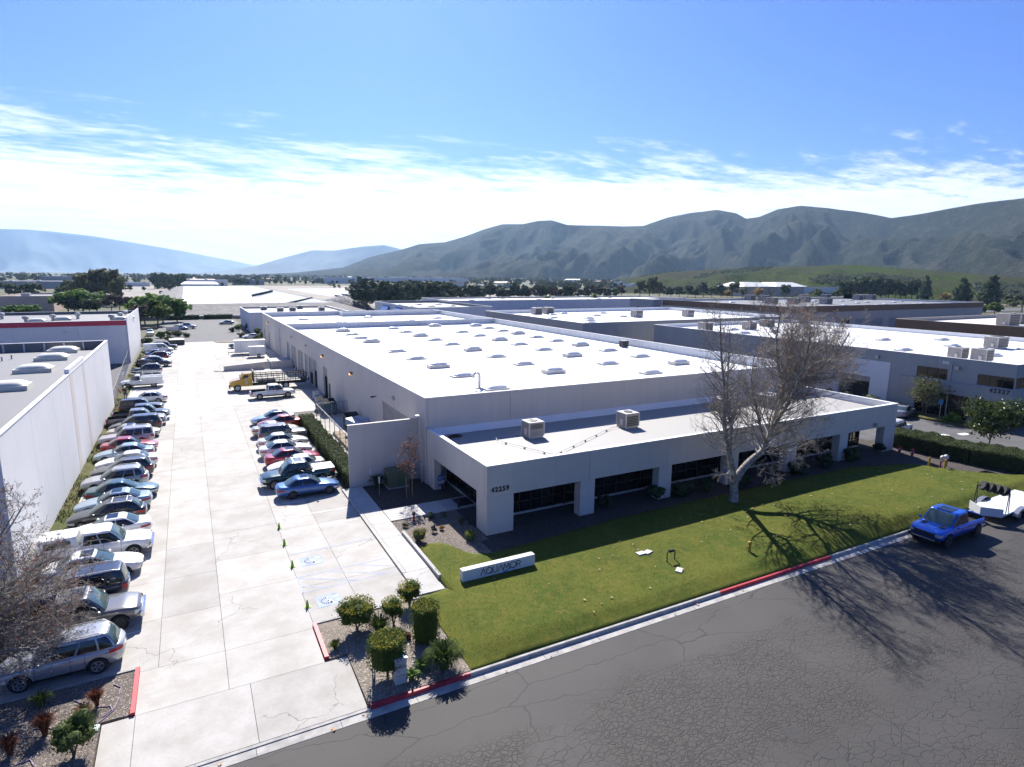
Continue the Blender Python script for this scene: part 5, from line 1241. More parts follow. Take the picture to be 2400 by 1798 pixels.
def shrub(x, y, z, R, H, label, mat, trunk=0.0, n=900, size=.07, name='shrub', cat='shrub', group=None, top=None, box_=False, cl=12):
    o = tag(empty(name, (x, y, z)), label, cat, group)
    if box_:
        def fn():
            ax = random.random(); a = random.uniform(0, 6.28); r = R*(1 if ax < .62 else random.random()**.5)
            zt = trunk+random.uniform(0, H) if ax < .62 else trunk+H; j = random.uniform(-.14, .06)+.05*math.sin(a*5+random.choice((0, 1)))
            return ((r+j)*math.cos(a), (r+j)*math.sin(a), zt+random.uniform(-.07, .07)), (math.cos(a)*(ax < .62), math.sin(a)*(ax < .62), ax >= .62)
        link('foliage', leaves(n, fn, size), mat, o)
        MB().lathe([(.05, trunk), (R*.80, trunk+.06), (R*.86, trunk+H*.5), (R*.82, trunk+H-.1), (.05, trunk+H-.06)], 12).build('inner_foliage', mat, o)
    else:
        c = ell_clumps(cl+8, R, H, trunk, .42, .66); link('foliage', leaves(n, blob_fn(c), size), mat, o)
        core(c).build('inner_foliage', mat, o)
    if top:
        fn2 = lambda: ((lambda a, r: ((r*math.cos(a), r*math.sin(a), trunk+H*(1.0 if box_ else .82)+random.uniform(-.1, .07)), (0, 0, 1)))(random.uniform(0, 6.28), R*.92*random.random()**.5))
        link('fresh_growth', leaves(n//3, fn2, size), top, o)
    if trunk:
        for k in range(3): MB().path([(0, 0, -.05), (.05*math.cos(k*2.1), .05*math.sin(k*2.1), trunk*.5), (R*.3*math.cos(k*2.1), R*.3*math.sin(k*2.1), trunk+H*.3)], [.045, .035, .02], 5).build('stem', M_TRUNK, o)
    return o
DB = 'clipped shrubs in the drive bed'
shrub(6.06, 26.91, .05, .92, 1.3, 'round clipped shrub on a bare stem beside the red drive kerb', L_GREEN, .34, 2600, .052, top=L_YEL)
shrub(7.77, 26.59, .05, .62, 1.15, 'egg shaped shrub on a thin stem between two round shrubs', L_GREEN, .32, 1700, .048, top=L_YEL)
shrub(9.0, 27.85, .05, .64, 1.05, 'small ball shrub on a stem at the end of the walkway', L_GREEN, .34, 1600, .048, top=L_YEL)
shrub(8.75, 24.74, .05, .66, 1.65, 'tall drum shaped shrub with yellow tips next to the lawn edge', L_GREEN, .08, 3000, .05, top=L_YEL, box_=True)
shrub(6.37, 22.9, .05, .80, 1.2, 'drum shaped shrub with yellow top beside the utility pedestal', L_GREEN, .62, 3000, .05, top=L_YEL, box_=True)
def strappy(x, y, z, R, H, n, label, mat, name='grass_clump', cat='plant', w=.035, group=None, droop=.6):
    o = tag(empty(name, (x, y, z)), label, cat, group); m = MB()
    for i in range(n):
        a = random.uniform(0, 6.28); r = R*random.uniform(.35, 1.0); h = H*random.uniform(.6, 1.05); q = random.uniform(0, .08)*R*2
        c, s_ = math.cos(a), math.sin(a); px, py = -s_*w, c*w
        P0 = (q*c, q*s_, 0); P1 = (r*.45*c, r*.45*s_, h*.75); P2 = (r*.85*c, r*.85*s_, h*(1-.1*droop)); P3 = (r*1.1*c, r*1.1*s_, h*(1-.55*droop))
        rows = [[(p[0]-px*k, p[1]-py*k, p[2]), (p[0]+px*k, p[1]+py*k, p[2])] for p, k in ((P0, .7), (P1, 1), (P2, .75), (P3, .1))]
        m.grid(rows)
    me = bpy.data.meshes.new('blades'); me.from_pydata(m.v, [], m.f); me.update(); link('blades', me, mat, o)
    MB().lathe([(.02, 0), (R*.22, .02), (R*.16, H*.22), (.02, H*.3)], 8).build('crown_base', mat, o)
    return o
strappy(8.75, 22.4, .05, .95, 1.05, 620, 'large strap leaved clump beside the red street kerb', L_GREEN, w=.022)
strappy(6.9, 26.0, .05, .7, .95, 260, 'upright strap leaved clump between the round shrubs', L_GREEN, w=.02, droop=.3)
strappy(4.8, 25.9, .05, .36, .42, 110, 'small strap leaved clump beside the red drive kerb', L_GREEN, w=.018)
strappy(9.35, 26.35, .05, .55, .75, 100, 'sparse brownish strappy clump behind the drum shrub', L_OLIVE, w=.022)
for i, (x, y) in enumerate(((7.25, 22.3), (7.85, 22.75))): strappy(x, y, .05, .42, .42, 60, ('low fleshy leaved rosette hugging the utility pedestal', 'low fleshy leaved rosette beside the large strap leaved clump')[i], L_BRIGHT, 'rosette_plant', w=.055, droop=.7)
shrub(8.0, 25.2, .05, .22, .3, 'small plant with crimson flowers in the drive bed', leafmat('crimson_flower', (.25, .02, .04), (.12, .10, .03)), 0, 120, .05, name='flower_plant', cat='plant', cl=4)
# left bed by the silver suv
shrub(-4.75, 23.8, .05, .80, 1.15, 'green bush on forked stems beside the concrete apron', leafmat('olive_green', (.055, .085, .018), (.11, .14, .035)), .40, 1900, .05)
for i, (x, y, R) in enumerate(((-5.85, 25.5, .62), (-4.35, 26.45, .52), (-4.65, 25.65, .52), (-6.75, 24.9, .55))):
    strappy(x, y, .05, R*.75, R*1.35, 240, ('reddish fountain grass clump standing alone in the middle of the mulch', 'reddish fountain grass clump beside the red kerb', 'reddish fountain grass clump behind the green bush', 'reddish fountain grass clump under the bare tree')[i], L_REDGRASS, w=.014, droop=.25)
strappy(-6.3, 27.5, .05, .55, .55, 140, 'green strappy clump beside the silver suv wheels', L_GREEN, w=.018)
M_HOSE = plain('purple_hose', (.30, .22, .31), .7)
hose = tag(empty('drip_hose', (0, 0, 0)), 'purple drip irrigation hose looping over the mulch bed', 'hose')
for pts in ([(-3.9, 27.6), (-3.6, 27.3), (-3.65, 26.8)], [(-3.6, 26.6), (-3.75, 25.9), (-4.1, 25.6)], [(-4.3, 26.3), (-3.9, 26.2), (-3.75, 25.8), (-4.2, 25.3), (-4.6, 25.2)], [(-5.2, 27.2), (-4.9, 26.9), (-4.8, 26.4)], [(-6.3, 26.0), (-5.9, 25.9), (-5.4, 25.5), (-5.0, 25.3)], [(-6.5, 24.2), (-6.1, 24.3), (-5.9, 23.9)]):
    sm = []
    for k in range(len(pts)-1):
        for t in np.linspace(0, 1, 5)[:-1]: sm.append((pts[k][0]*(1-t)+pts[k+1][0]*t, pts[k][1]*(1-t)+pts[k+1][1]*t+.03*math.sin(t*6), .075))
    MB().path(sm+[(*pts[-1], .06)], .02, 6).build('hose_length', M_HOSE, hose)
tag(MB().prism([(-4.45, 24.9), (-4.15, 24.8), (-4.1, 25.1), (-4.2, 25.2), (-4.4, 25.15)], .03, .11).build('valve_cover', plain('pale_green_lid', (.42, .50, .44), .6)), 'pale green irrigation valve lid at the apron edge', 'valve cover')
# entrance beds
shrub(12.1, 35.0, .05, .52, .85, 'cone shaped olive shrub beside the ramp kerb', L_OLIVE, 0, 800, .05, top=L_YEL)
shrub(15.1, 33.7, .05, .42, .62, 'bright yellow green shrub at the foot of the corner column', L_BRIGHT, 0, 600, .05, top=L_YEL)
for i, (u, v, R, H, m, lab) in enumerate(((950, 1236, .22, .35, L_OLIVE, 'small olive tuft beside the wide walkway'), (1018, 1247, .26, .55, L_PLUM, 'brownish spiky plant in the sunlit mulch'), (1036, 1242, .2, .3, L_YELLOWT, 'small golden grass tuft at the shadow edge'), (1010, 1215, .30, .5, L_GREYG, 'grey green shrublet by the entrance path'), (1040, 1210, .26, .35, L_OLIVE, 'straw coloured tuft in the shade of the entrance bed'), (1083, 1228, .3, .5, L_OLIVE, 'dry bushy plant in front of the corner column'), (1105, 1230, .25, .4, L_GREYG, 'grey shrublet close to the corner column'))):
    p = G(u, v, .05); shrub(p[0], p[1], .05, R, H, lab, m, 0, 160, .045, cl=6)
for i, (u, v) in enumerate(((1415, 1190), (1535, 1170), (1600, 1163), (1655, 1155), (1760, 1150), (1990, 1080), (2060, 1060), (1930, 1095), (1870, 1110))):
    p = G(u, v, .05); y = max(33.0, min(35.6, p[1]))
    shrub(p[0], y, .05, .62+.2*(i % 3), 1.1+.25*(i % 2), ('dark shrub beside the second column of the colonnade', 'dark shrub left of the third column', 'dark shrub right of the third column', 'dark shrub behind the pale tree trunk', 'dark shrub under the leaning limb of the bare tree', 'dark shrub by the sixth column', 'leafy dark shrub at the right end of the colonnade', 'dark shrub between fifth and sixth columns', 'dark shrub by the fifth column')[i], L_DARK, 0, 520, .07, cl=9)
strappy(12.45, 46.0, .07, .85, 1.0, 150, 'dark spiky yucca against the grey screen wall', L_DARK, 'yucca', w=.03, droop=.35)
# hedges
def hedge(pts, hw, H, label, mat, n, size=.07, z=.05):
    """clipped hedge along a polyline"""
    o = tag(empty('hedge', (0, 0, 0)), label, 'hedge'); pts = [Vector((*p, 0)) for p in pts]; m = MB()
    segs = [(a, b, (b-a).length) for a, b in zip(pts[:-1], pts[1:])]; tot = sum(s[2] for s in segs)
    def wob(q): return .10*math.sin(q.x*2.1+q.y*1.3)+.07*math.sin(q.x*4.7-q.y*3.9)
    def fn():
        t = random.uniform(-.02, 1.02)*tot; 
        for a, b, L in segs:
            if t <= L or (a, b, L) == segs[-1]: break
            t -= L
        d = (b-a)/L; nn = Vector((-d.y, d.x, 0)); q = a+d*t; k = random.random(); h = H+wob(q)
        if k < .42: p = q+nn*random.uniform(-hw, hw); zz_ = h+random.uniform(-.10, .06); o_ = (0, 0, 1)
        else:
            sg = random.choice((-1, 1)); p = q+nn*sg*(hw+random.uniform(-.12, .07)+wob(q)*.6); zz_ = random.uniform(.02, h); o_ = tuple(nn*sg)
        return (p.x, p.y, z+zz_), o_
    link('foliage', leaves(n, fn, size), mat, o)
    for a, b, L in segs:
        d = (b-a)/L; nn = Vector((-d.y, d.x, 0))*(hw-.1); k = a-d*.0; e = b+d*.0
        m.prism([(k-nn)[:2], (e-nn)[:2], (e+nn)[:2], (k+nn)[:2]], z-.03, z+H-.16)
    m.build('inner_foliage', mat, o); return o
hedge([(10.95, 61.6), (10.95, 70.3)], .72, 1.08, 'clipped grey green hedge behind the far cars by the chain link fence', L_HEDGE, 10000, .075)
hedge([(10.95, 47.6), (10.95, 60.2)], .72, 1.12, 'clipped grey green hedge ending at the screen wall', L_HEDGE, 14000, .075)
hedge([(64.5, 35.2), (64.6, 31.5), (64.9, 28), (65.8, 24.4)], 1.6, 1.5, 'broad clipped hedge curving along the lawn end', L_HEDGE, 24000, .085)
hedge([(-7.2, 250.8), (3.4, 250.8)], .8, 1.6, 'low dark hedge left of the gap at the end of the far lot', L_DARK, 900, .16)
hedge([(5.0, 250.8), (14.5, 250.8)], .8, 1.6, 'low dark hedge right of the gap at the end of the far lot', L_DARK, 900, .16)
def tree(x, y, H, R, label, mat, trunk_h=None, n=700, size=.22, cl=14, name='tree', group=None, cat='tree', squash=1.0, lean=0.0, stems=1, bark=None, z=0.0):
    o = tag(empty(name, (x, y, z)), label, cat, group); th = trunk_h if trunk_h is not None else H*.32; ch = H-th
    c = ell_clumps(cl, R, ch, th, .30, .52); link('crown', leaves(n, blob_fn(c, .45), size, .6), mat, o)
    if stems:
        m = MB()
        for k in range(stems):
            a = k*2.4; m.path([(.12*k*math.cos(a), .12*k*math.sin(a), -.2), (.2*math.cos(a), .2*math.sin(a), th*.6), (R*.25*math.cos(a), R*.25*math.sin(a), th+ch*.45)], [.035*H**.9*.5, .03*H**.9*.45, .02*H**.9*.3], 7)
        for k in range(5):
            a = k*1.256+.4; m.path([(0, 0, th*.85), (R*.3*math.cos(a), R*.3*math.sin(a), th+ch*.25), (R*.6*math.cos(a), R*.6*math.sin(a), th+ch*.5)], [.02*H**.9*.35, .014*H**.9*.3, .006*H**.9*.2], 5)
        m.build('trunk', bark or M_TRUNK, o)
    return o
tree(71.0, 29.6, 5.5, 3.2, 'glossy dark round crowned tree between hedge and asphalt', leafmat('magnolia_leaf', (.02, .04, .012), (.09, .11, .03), .35), 1.2, 3200, .19, 30, squash=1)
tree(80.9, 41.0, 4.9, 2.7, 'airy olive tree with forked trunks before the 42327 windows', L_OLIVE, 1.9, 1700, .15, 20, stems=3)
for i, (x, y, R, H) in enumerate(((80.6, 47.4, 1.5, 1.3), (80.8, 51.3, 1.3, 1.2), (81.0, 44.6, .9, 1.0), (80.4, 37.6, 1.0, .9), (81.2, 54.5, 1.2, 1.3))):
    shrub(x, y, .1, R, H, ('wide rounded shrub left of the 42327 entrance', 'rounded shrub below the white door surround', 'brownish shrub beside the forked olive tree', 'bright low shrub by the parking sign', 'leafy shrub below the dark open doorway')[i], (L_GREYG, L_DARK, L_OLIVE, L_BRIGHT, L_GREEN)[i], 0, 420, .11, cl=9)

# ---- bare trees
def branch(m, p, d, L, r, depth, up=.25, wob=.22, n_child=6, tips=None, rmin=.008, segs=5, spread=.75, sides=None):
    pts = [Vector(p)]; dd = Vector(d).normalized(); step = L/segs; rad = [r]
    for i in range(segs):
        dd = (dd+Vector((random.gauss(0, wob), random.gauss(0, wob), random.gauss(0, wob)))*.6+Vector((0, 0, up*.25))).normalized()
        pts.append(pts[-1]+dd*step); rad.append(max(rmin*.6, r*(1-.82*(i+1)/segs)))
    m.path(pts, rad, sides or (7 if r > .08 else 5 if r > .03 else 3), cap=False)
    if depth <= 0:
        if tips is not None: tips.append(pts[-1]); tips.append(pts[-2])
        return
    for k in range(n_child):
        t = random.uniform(.22, .98); i = min(segs-1, int(t*segs)); q = pts[i].lerp(pts[i+1], t*segs-i)
        ax = (pts[i+1]-pts[i]).normalized(); s = ax.orthogonal().normalized(); s.rotate(Matrix.Rotation(random.uniform(0, 6.28), 3, ax))
        nd = (ax*(1-spread*.45)+s*spread+Vector((0, 0, up*.5))).normalized()
        branch(m, q, nd, L*random.uniform(.38, .62)*(1-.35*t), max(rmin, r*(1-.8*t)*.55), depth-1, up, wob, max(4, int(n_child*.9)), tips, rmin, max(3, segs-1), spread)
def limb(m, pts, r0, r1, n, L, depth=2, tips=None, up=.3, from_=.25, spread=.8, nc=6, rb=.05):
    # smooth the polyline, then hang branches on it
    P = [Vector(p) for p in pts]; sm = []
    for i in range(len(P)-1):
        a, b, c, d = P[max(0, i-1)], P[i], P[i+1], P[min(len(P)-1, i+2)]
        for t in (0, .33, .66): sm.append(.5*((2*b)+(c-a)*t+(2*a-5*b+4*c-d)*t*t+(3*b-a-3*c+d)*t**3))
    sm.append(P[-1]); k = len(sm); m.path(sm, [r0+(r1-r0)*i/(k-1) for i in range(k)], 9, cap=False)
    for j in range(n):
        t = from_+(1-from_)*(j+random.random())/n; i = min(k-2, int(t*(k-1))); q = sm[i].lerp(sm[i+1], t*(k-1)-i); ax = (sm[i+1]-sm[i]).normalized()
        s = ax.orthogonal().normalized(); s.rotate(Matrix.Rotation(random.uniform(0, 6.28), 3, ax))
        branch(m, q, ax*.45+s*spread+Vector((0, 0, up*.4)), L*random.uniform(.55, 1.1)*(1-.45*t), max(.012, (r0+(r1-r0)*t)*.42 if rb is None else min(rb, (r0+(r1-r0)*t)*.5)), depth, up, .24, nc, tips, .0095)
def leafbits(pts, n, size, jitter=.12):
    return leaves(n, lambda: ((lambda q: ((q.x+random.gauss(0, jitter), q.y+random.gauss(0, jitter), q.z+random.gauss(0, jitter)), (0, 0, 0)))(random.choice(pts))), size, .7)
bt = tag(empty('bare_sycamore', (35.35, 30.3, 0)), 'tall leafless pale barked tree with forked trunks on the lawn', 'tree')
m = MB(); tips = []; tips2 = []; O = Vector((35.35, 30.3, 0))
def Q(x, z, y=30.3): return (x-35.35, y-30.3, z)
m.path([(-.15, 0, -.2), (-.08, 0, .15), (-.02, 0, .6), (-.1, 0, 1.4), (-.17, 0, 2.4)], [.55, .42, .33, .30, .31], 12, cap=False)
for k in range(6): m.path([(.25*math.cos(k), .25*math.sin(k), .35), (.55*math.cos(k*1.05), .55*math.sin(k*1.05), .05), (.75*math.cos(k*1.05), .75*math.sin(k*1.05), -.1)], [.12, .09, .04], 6)
limb(m, [Q(35.2, 2.1), Q(34.6, 3.6, 30.2), Q(34.1, 4.75, 30.1), Q(33.4, 6.2, 29.9), Q(33.24, 7.4, 29.9), Q(32.9, 9.4, 29.8), Q(32.5, 11.6, 29.9), Q(32.25, 14.2, 30.0)], .24, .04, 60, 4.2, 2, tips, .35, .22)
limb(m, [Q(34.2, 4.6, 30.1), Q(34.6, 5.4, 30.4), Q(34.9, 6.3, 30.7), Q(34.35, 7.2, 30.6), Q(34.1, 9.0, 30.6), Q(33.9, 11.0, 30.5), Q(33.8, 13.4, 30.5)], .17, .03, 46, 3.8, 2, tips, .35, .3)
limb(m, [Q(35.3, 2.0), Q(35.9, 2.7), Q(36.9, 3.3, 30.4), Q(38.1, 3.9, 30.4), Q(38.6, 4.7, 30.4), Q(39.2, 5.7, 30.5), Q(39.8, 7.2, 30.6), Q(40.2, 8.6, 30.6), Q(39.6, 10.4, 30.8), Q(39.2, 12.3, 30.8), Q(39.5, 14.4, 30.9)], .31, .045, 84, 5.4, 2, tips2, .35, .25, nc=7)
limb(m, [Q(38.5, 4.6, 30.4), Q(37.6, 5.7, 30.2), Q(36.9, 6.8, 30.0), Q(36.2, 8.2, 29.9), Q(35.6, 9.8, 29.8), Q(35.7, 11.6, 29.8)], .13, .025, 46, 3.8, 2, tips, .35, .25)
limb(m, [Q(39.7, 7.0, 30.6), Q(41.2, 8.1, 30.7), Q(42.9, 8.9, 30.8), Q(44.0, 10.0, 31.2), Q(44.6, 11.4, 31.5)], .18, .035, 64, 5.4, 2, tips2, .35, .2, nc=7)
limb(m, [Q(40.0, 8.0, 30.6), Q(40.9, 9.6, 31.0), Q(41.6, 11.4, 31.4), Q(42.0, 13.6, 31.6)], .16, .035, 52, 4.6, 2, tips2, .35, .15, nc=7)
limb(m, [Q(42.7, 8.8, 30.8), Q(44.6, 9.2, 31.0), Q(46.3, 10.2, 31.2), Q(47.6, 11.0, 31.3)], .07, .015, 36, 3.6, 2, tips2, .3, .1, nc=7)
limb(m, [Q(39.2, 5.8, 30.4), Q(38.9, 7.6, 29.2), Q(38.3, 9.6, 28.0), Q(37.6, 11.8, 27.0), Q(36.9, 13.8, 26.4)], .15, .03, 40, 3.6, 2, tips2, .35, .2, nc=7)
limb(m, [Q(40.2, 8.4, 30.5), Q(41.0, 9.8, 29.0), Q(41.6, 11.4, 27.6), Q(41.8, 13.2, 26.8)], .12, .028, 36, 3.4, 2, tips2, .35, .15, nc=7)
limb(m, [Q(39.3, 6.0, 30.5), Q(41.0, 6.0, 29.8), Q(42.8, 6.5, 29.2)], .08, .015, 24, 2.8, 2, tips2, .1, .2)
limb(m, [Q(38.0, 3.9, 30.4), Q(39.6, 3.6, 29.9), Q(41.2, 4.0, 29.6), Q(42.6, 4.4, 29.5)], .07, .014, 28, 2.6, 2, tips, -.1, .1)
limb(m, [Q(36.8, 3.3, 30.4), Q(37.6, 2.6, 29.8), Q(38.6, 2.2, 29.4)], .05, .01, 10, 1.4, 2, tips, -.2, .1)
limb(m, [Q(34.8, 3.0), Q(33.8, 2.9, 29.8), Q(32.8, 3.2, 29.4)], .05, .01, 9, 1.3, 2, tips, 0, .1)
bm_ = bpy.data.meshes.new('bare_tree'); bm_.from_pydata(m.v, [], m.f); bm_.update(); bm_.shade_smooth(); link('trunk_and_branches', bm_, M_BARK, bt)
hi = [q for q in tips2 if q.z > 7.5]
link('last_leaves', leafbits(hi, 620, .095), L_RUST, bt); link('last_leaves', leafbits(tips+tips2, 200, .07), L_REDL, bt)
# foreground tree on the left edge
ft_ = tag(empty('bare_street_tree', (-9.6, 29.4, 0)), 'leafless grey tree with rusty dead leaves over the cars at the mulch bed', 'tree')
m = MB(); tips = []
m.path([(0, 0, -.2), (.05, 0, 1.0), (.1, .05, 2.2), (.2, 0, 3.2)], [.30, .24, .21, .18], 10, cap=False)
for (a, el, L) in ((.2, .45, 5.2), (-.15, .6, 5.4), (.55, .9, 5.6), (.0, 1.0, 5.5), (-.4, .85, 5), (.35, .25, 5.0), (-.1, .3, 4.8), (.1, .18, 4.3), (.75, .35, 4.6), (-.55, .25, 4.2), (1.6, .5, 4.2), (-1.3, .4, 3.8), (.3, .75, 5.0), (2.6, .6, 4), (-2.4, .6, 4), (.05, -.05, 3.8), (.45, .02, 3.9), (-.25, .05, 3.7)):
    c, s_ = math.cos(a), math.sin(a); e = math.cos(el); z0 = 1.5+random.random()*1.7
    limb(m, [(.08, 0, z0), (c*e*L*.35, s_*e*L*.35, z0+math.sin(el)*L*.35+.25), (c*e*L*.7, s_*e*L*.7, z0+math.sin(el)*L*.75+.2), (c*e*L*.98, s_*e*L*.98, z0+math.sin(el)*L*1.1)], .10, .016, 20, 2.3, 2, tips, .12, .2, nc=6)
limb(m, [(.15, 0, 3), (.5, .2, 5), (.9, .1, 7), (1.3, .2, 9)], .12, .014, 22, 1.9, 2, tips, .3, .15)
bm_ = bpy.data.meshes.new('bare_street_tree'); bm_.from_pydata(m.v, [], m.f); bm_.update(); bm_.shade_smooth(); link('trunk_and_branches', bm_, M_BARK, ft_)
link('dead_leaves', leafbits(tips, 3600, .042, .08), L_REDL, ft_)
# staked young tree with rusty leaves
yt = tag(empty('staked_tree', (14.0, 42.75, .07)), 'young staked tree with rusty red leaves in the dark bed', 'tree')
m = MB(); tips = []
limb(m, [(0, 0, 0), (0, 0, 1.3), (.05, .02, 2.6), (0, 0, 4.0)], .045, .008, 34, 1.7, 1, tips, .45, .34, .8, 6, .02)
bm_ = bpy.data.meshes.new('young_tree'); bm_.from_pydata(m.v, [], m.f); bm_.update(); link('trunk', bm_, M_TRUNK, yt); link('crown', leafbits(tips, 620, .075, .12), leafmat('dull_rust_leaf', (.12, .065, .048), (.22, .115, .08)), yt)
for dx in (-.22, .25): MB().path([(dx, .02, 0), (dx, .02, 1.75)], .03).build('stake', plain('pale_stake', (.34, .25, .15), .9), yt)
MB().path([(-.22, .02, 1.5), (0, .0, 1.45), (.25, .02, 1.5)], .012).build('tie', M_DARK, yt)

# ---- monument sign
M_SIGNW = plain('sign_plaster', (.70, .685, .65), .8, var=.04, bmp=.15); M_SWOOSH = plain('sign_blue', (.02, .22, .52), .5)
ms = tag(empty('monument_sign', (12.25, 28.42, .1)), 'long low white monument sign reading AQUAMOR with blue swoosh on the lawn', 'sign')
sb = MB().box(0, 4.6, 0, .42, -.1, .86).build('sign_slab', M_SIGNW, ms)
bmd = sb.modifiers.new('bevel', 'BEVEL'); bmd.width = .02; bmd.segments = 2
def stroke(name, lines, mat, par, ox, oz, sc, w, y=-.004, dep=.02):
    mm = MB()
    for ln in lines:
        for a, b in zip(ln[:-1], ln[1:]):
            A = Vector((ox+a[0]*sc, 0, oz+a[1]*sc)); B = Vector((ox+b[0]*sc, 0, oz+b[1]*sc)); d = (B-A).normalized(); n = Vector((-d.z, 0, d.x))*w/2; e = d*w*.3
            q = [A-n-e, B-n+e, B+n+e, A+n-e]
            mm.add([(p.x, y-dep, p.z) for p in q]+[(p.x, y, p.z) for p in q], [(0,1,2,3),(7,6,5,4),(0,4,5,1),(1,5,6,2),(2,6,7,3),(3,7,4,0)])
    return mm.build(name, mat, par)
circ = lambda cx, cy, rx, ry, a0=0, a1=2*math.pi, n=20: [(cx+rx*math.cos(t), cy+ry*math.sin(t)) for t in np.linspace(a0, a1, n)]
glyph = {'A': [[(0, 0), (.42, 1), (.84, 0)]], 'Q': [circ(.5, .5, .48, .5), [(.62, .22), (.95, -.06)]], 'U': [[(0, 1), (0, .38)]+circ(.36, .36, .36, .36, math.pi, 2*math.pi, 12)+[(.72, 1)]],
         'M': [[(0, 0), (.12, 1), (.5, .25), (.88, 1), (1.0, 0)]], 'O': [circ(.5, .5, .5, .5)], 'R': [[(0, 0), (0, 1), (.38, 1)]+circ(.38, .74, .26, .26, math.pi/2, -math.pi/2, 10)+[(0, .48)], [(.3, .48), (.66, 0)]]}
x = 1.10
for ch, adv in zip('AQUAMOR', (.92, 1.12, .92, .90, 1.16, 1.14, .8)): stroke('letter', glyph[ch], M_LETTER, ms, x, .36, .37, .034); x += adv*.37
sw = [(1.55+.08*k, .20-.055*math.sin((k-2)/14*math.pi*1.0)+.0095*max(0, k-8)**1.25) for k in range(21)]
mm = MB(); up_ = [(px, -.026, pz+.045*math.sin(math.pi*min(1, (k+.3)/20.6))) for k, (px, pz) in enumerate(sw)]; dn_ = [(px, -.026, pz-.02*math.sin(math.pi*k/20)) for k, (px, pz) in enumerate(sw)]
mm.grid([dn_, up_]); mm.grid([[(a, -.002, c) for a, _, c in dn_], dn_]); mm.grid([up_, [(a, -.002, c) for a, _, c in up_]]); mm.build('swoosh', M_SWOOSH, ms)
struct(MB().prism([(11.9, 28.15), (12.2, 27.9), (17.1, 27.95), (17.4, 28.3), (17.2, 28.95), (12.1, 28.95)], .05, .20).build('sign_bed', M_SOIL))

# ---- drive bed things
pd = tag(empty('utility_pedestal', (6.75, 22.45, .05)), 'grey white utility pedestal box at the street edge', 'utility box')
MB().box(-.25, .25, -.25, .25, 0, 1.12).build('cabinet', M_STUCCO, pd); MB().box(-.275, .275, -.275, .275, 1.12, 1.17).build('lid', M_DOME, pd)
for z in (.38, .75): MB().box(-.252, .252, -.256, -.2505, z, z+.012).build('panel_seam', M_DARK, pd)
rs = tag(empty('property_sign', (6.0, 23.75, .05), 1.2), 'blue and white property sign on two thin posts seen almost edge on', 'sign')
for dx in (-.42, .42): MB().box(dx-.025, dx+.025, -.025, .025, 0, 1.3).build('post', M_METAL, rs)
MB().box(-.5, .5, -.015, .015, .62, 1.36).build('panel', M_PLATE, rs)
for sg in (-1, 1):
    MB().box(-.49, .49, sg*.017-.001, sg*.017+.001, 1.08, 1.35).build('header', plain('sign_navy', (.05, .08, .28), .6), rs)
    for z in (.68, .78, .88, .98): MB().box(-.4, .4, sg*.017-.001, sg*.017+.001, z, z+.05).build('text_line', plain('sign_navy', (.05, .08, .28), .6), rs)
M_CONE = plain('lime_cone', (.26, .40, .05), .6)
for i, (x, y) in enumerate(((4.34, 41.3), (4.3, 38.5), (4.3, 35.2), (4.31, 30.25))):
    c = tag(empty('marker_cone', (x, y, 0)), ('lime green marker cone by the white stall line', 'lime green marker cone between the stall line and upper wheelchair symbol', 'lime green marker cone beside the upper wheelchair symbol', 'lime green marker cone beside the lower wheelchair symbol')[i], 'cone', 'lime cones along the accessible stalls')
    MB().lathe([(.10, .02), (.09, .08), (.028, .40), (.02, .42)], 12).build('cone_body', M_CONE, c); MB().box(-.15, .15, -.15, .15, 0, .03).build('cone_base', M_CONE, c)
# ---- entrance details
tf = tag(empty('transformer', (13.9, 45.7, .07)), 'green transformer cabinet against the screen wall', 'transformer')
M_TFG = plain('transformer_green', (.10, .13, .075), .6, var=.1)
MB().box(-.85, .85, -.65, .65, 0, .12).build('pad', M_CURB, tf); MB().box(-.8, .8, -.6, .6, .12, 1.35).build('cabinet', M_TFG, tf); MB().box(-.83, .83, -.63, .63, 1.35, 1.45).build('lid', M_TFG, tf); MB().box(-.01, .01, -.61, -.601, .15, 1.33).build('door_seam', M_DARK, tf)
for i, (x, y) in enumerate(((12.0, 46.5), (12.1, 44.3))):
    p = tag(empty('stall_sign', (x, y, .07)), ('small white sign post against the yucca', 'small white sign post at the edge of the wide walkway')[i], 'sign')
    MB().path([(0, 0, 0), (0, 0, 1.5)], .02).build('post', M_METAL, p); MB().box(-.06, .06, -.03, -.022, .95, 1.5).build('plate', M_DOME, p)
ts = tag(empty('notice_sign', (16.85, 43.3, .045), .25), 'blue white and pink TST notice sign in the shaded entrance bed', 'sign')
MB().box(-.32, .32, -.01, .01, .35, 1.25).build('panel', plain('notice_blue', (.04, .13, .42), .5), ts); MB().box(-.30, .30, -.016, -.011, .52, .78).build('stripe', M_DOME, ts); MB().box(-.30, .30, -.016, -.011, .38, .50).build('stripe', plain('notice_pink', (.42, .08, .22), .6), ts)
for dx in (-.25, .25): MB().box(dx-.015, dx+.015, .0, .02, 0, .36).build('leg', M_METAL, ts)
lettering(ts, 'TST', (-.27, -.012, .86), (1, 0, 0), (0, 0, 1), .34, M_DOME, 'letter', .56, .004, .01)
for i, (u, v) in enumerate(((970, 1221), (1075, 1191))):
    p = G(u, v, .05); b_ = tag(empty('path_light', p), ('stubby red and black path light beside the wide walkway', 'stubby dark path light near the doormat')[i], 'light')
    MB().lathe([(.07, 0), (.07, .45)], 10).build('stem', (M_RED, M_DARK)[i], b_); MB().lathe([(.10, .45), (.12, .5), (.12, .62), (.03, .68)], 10).build('cap', M_DARK, b_)
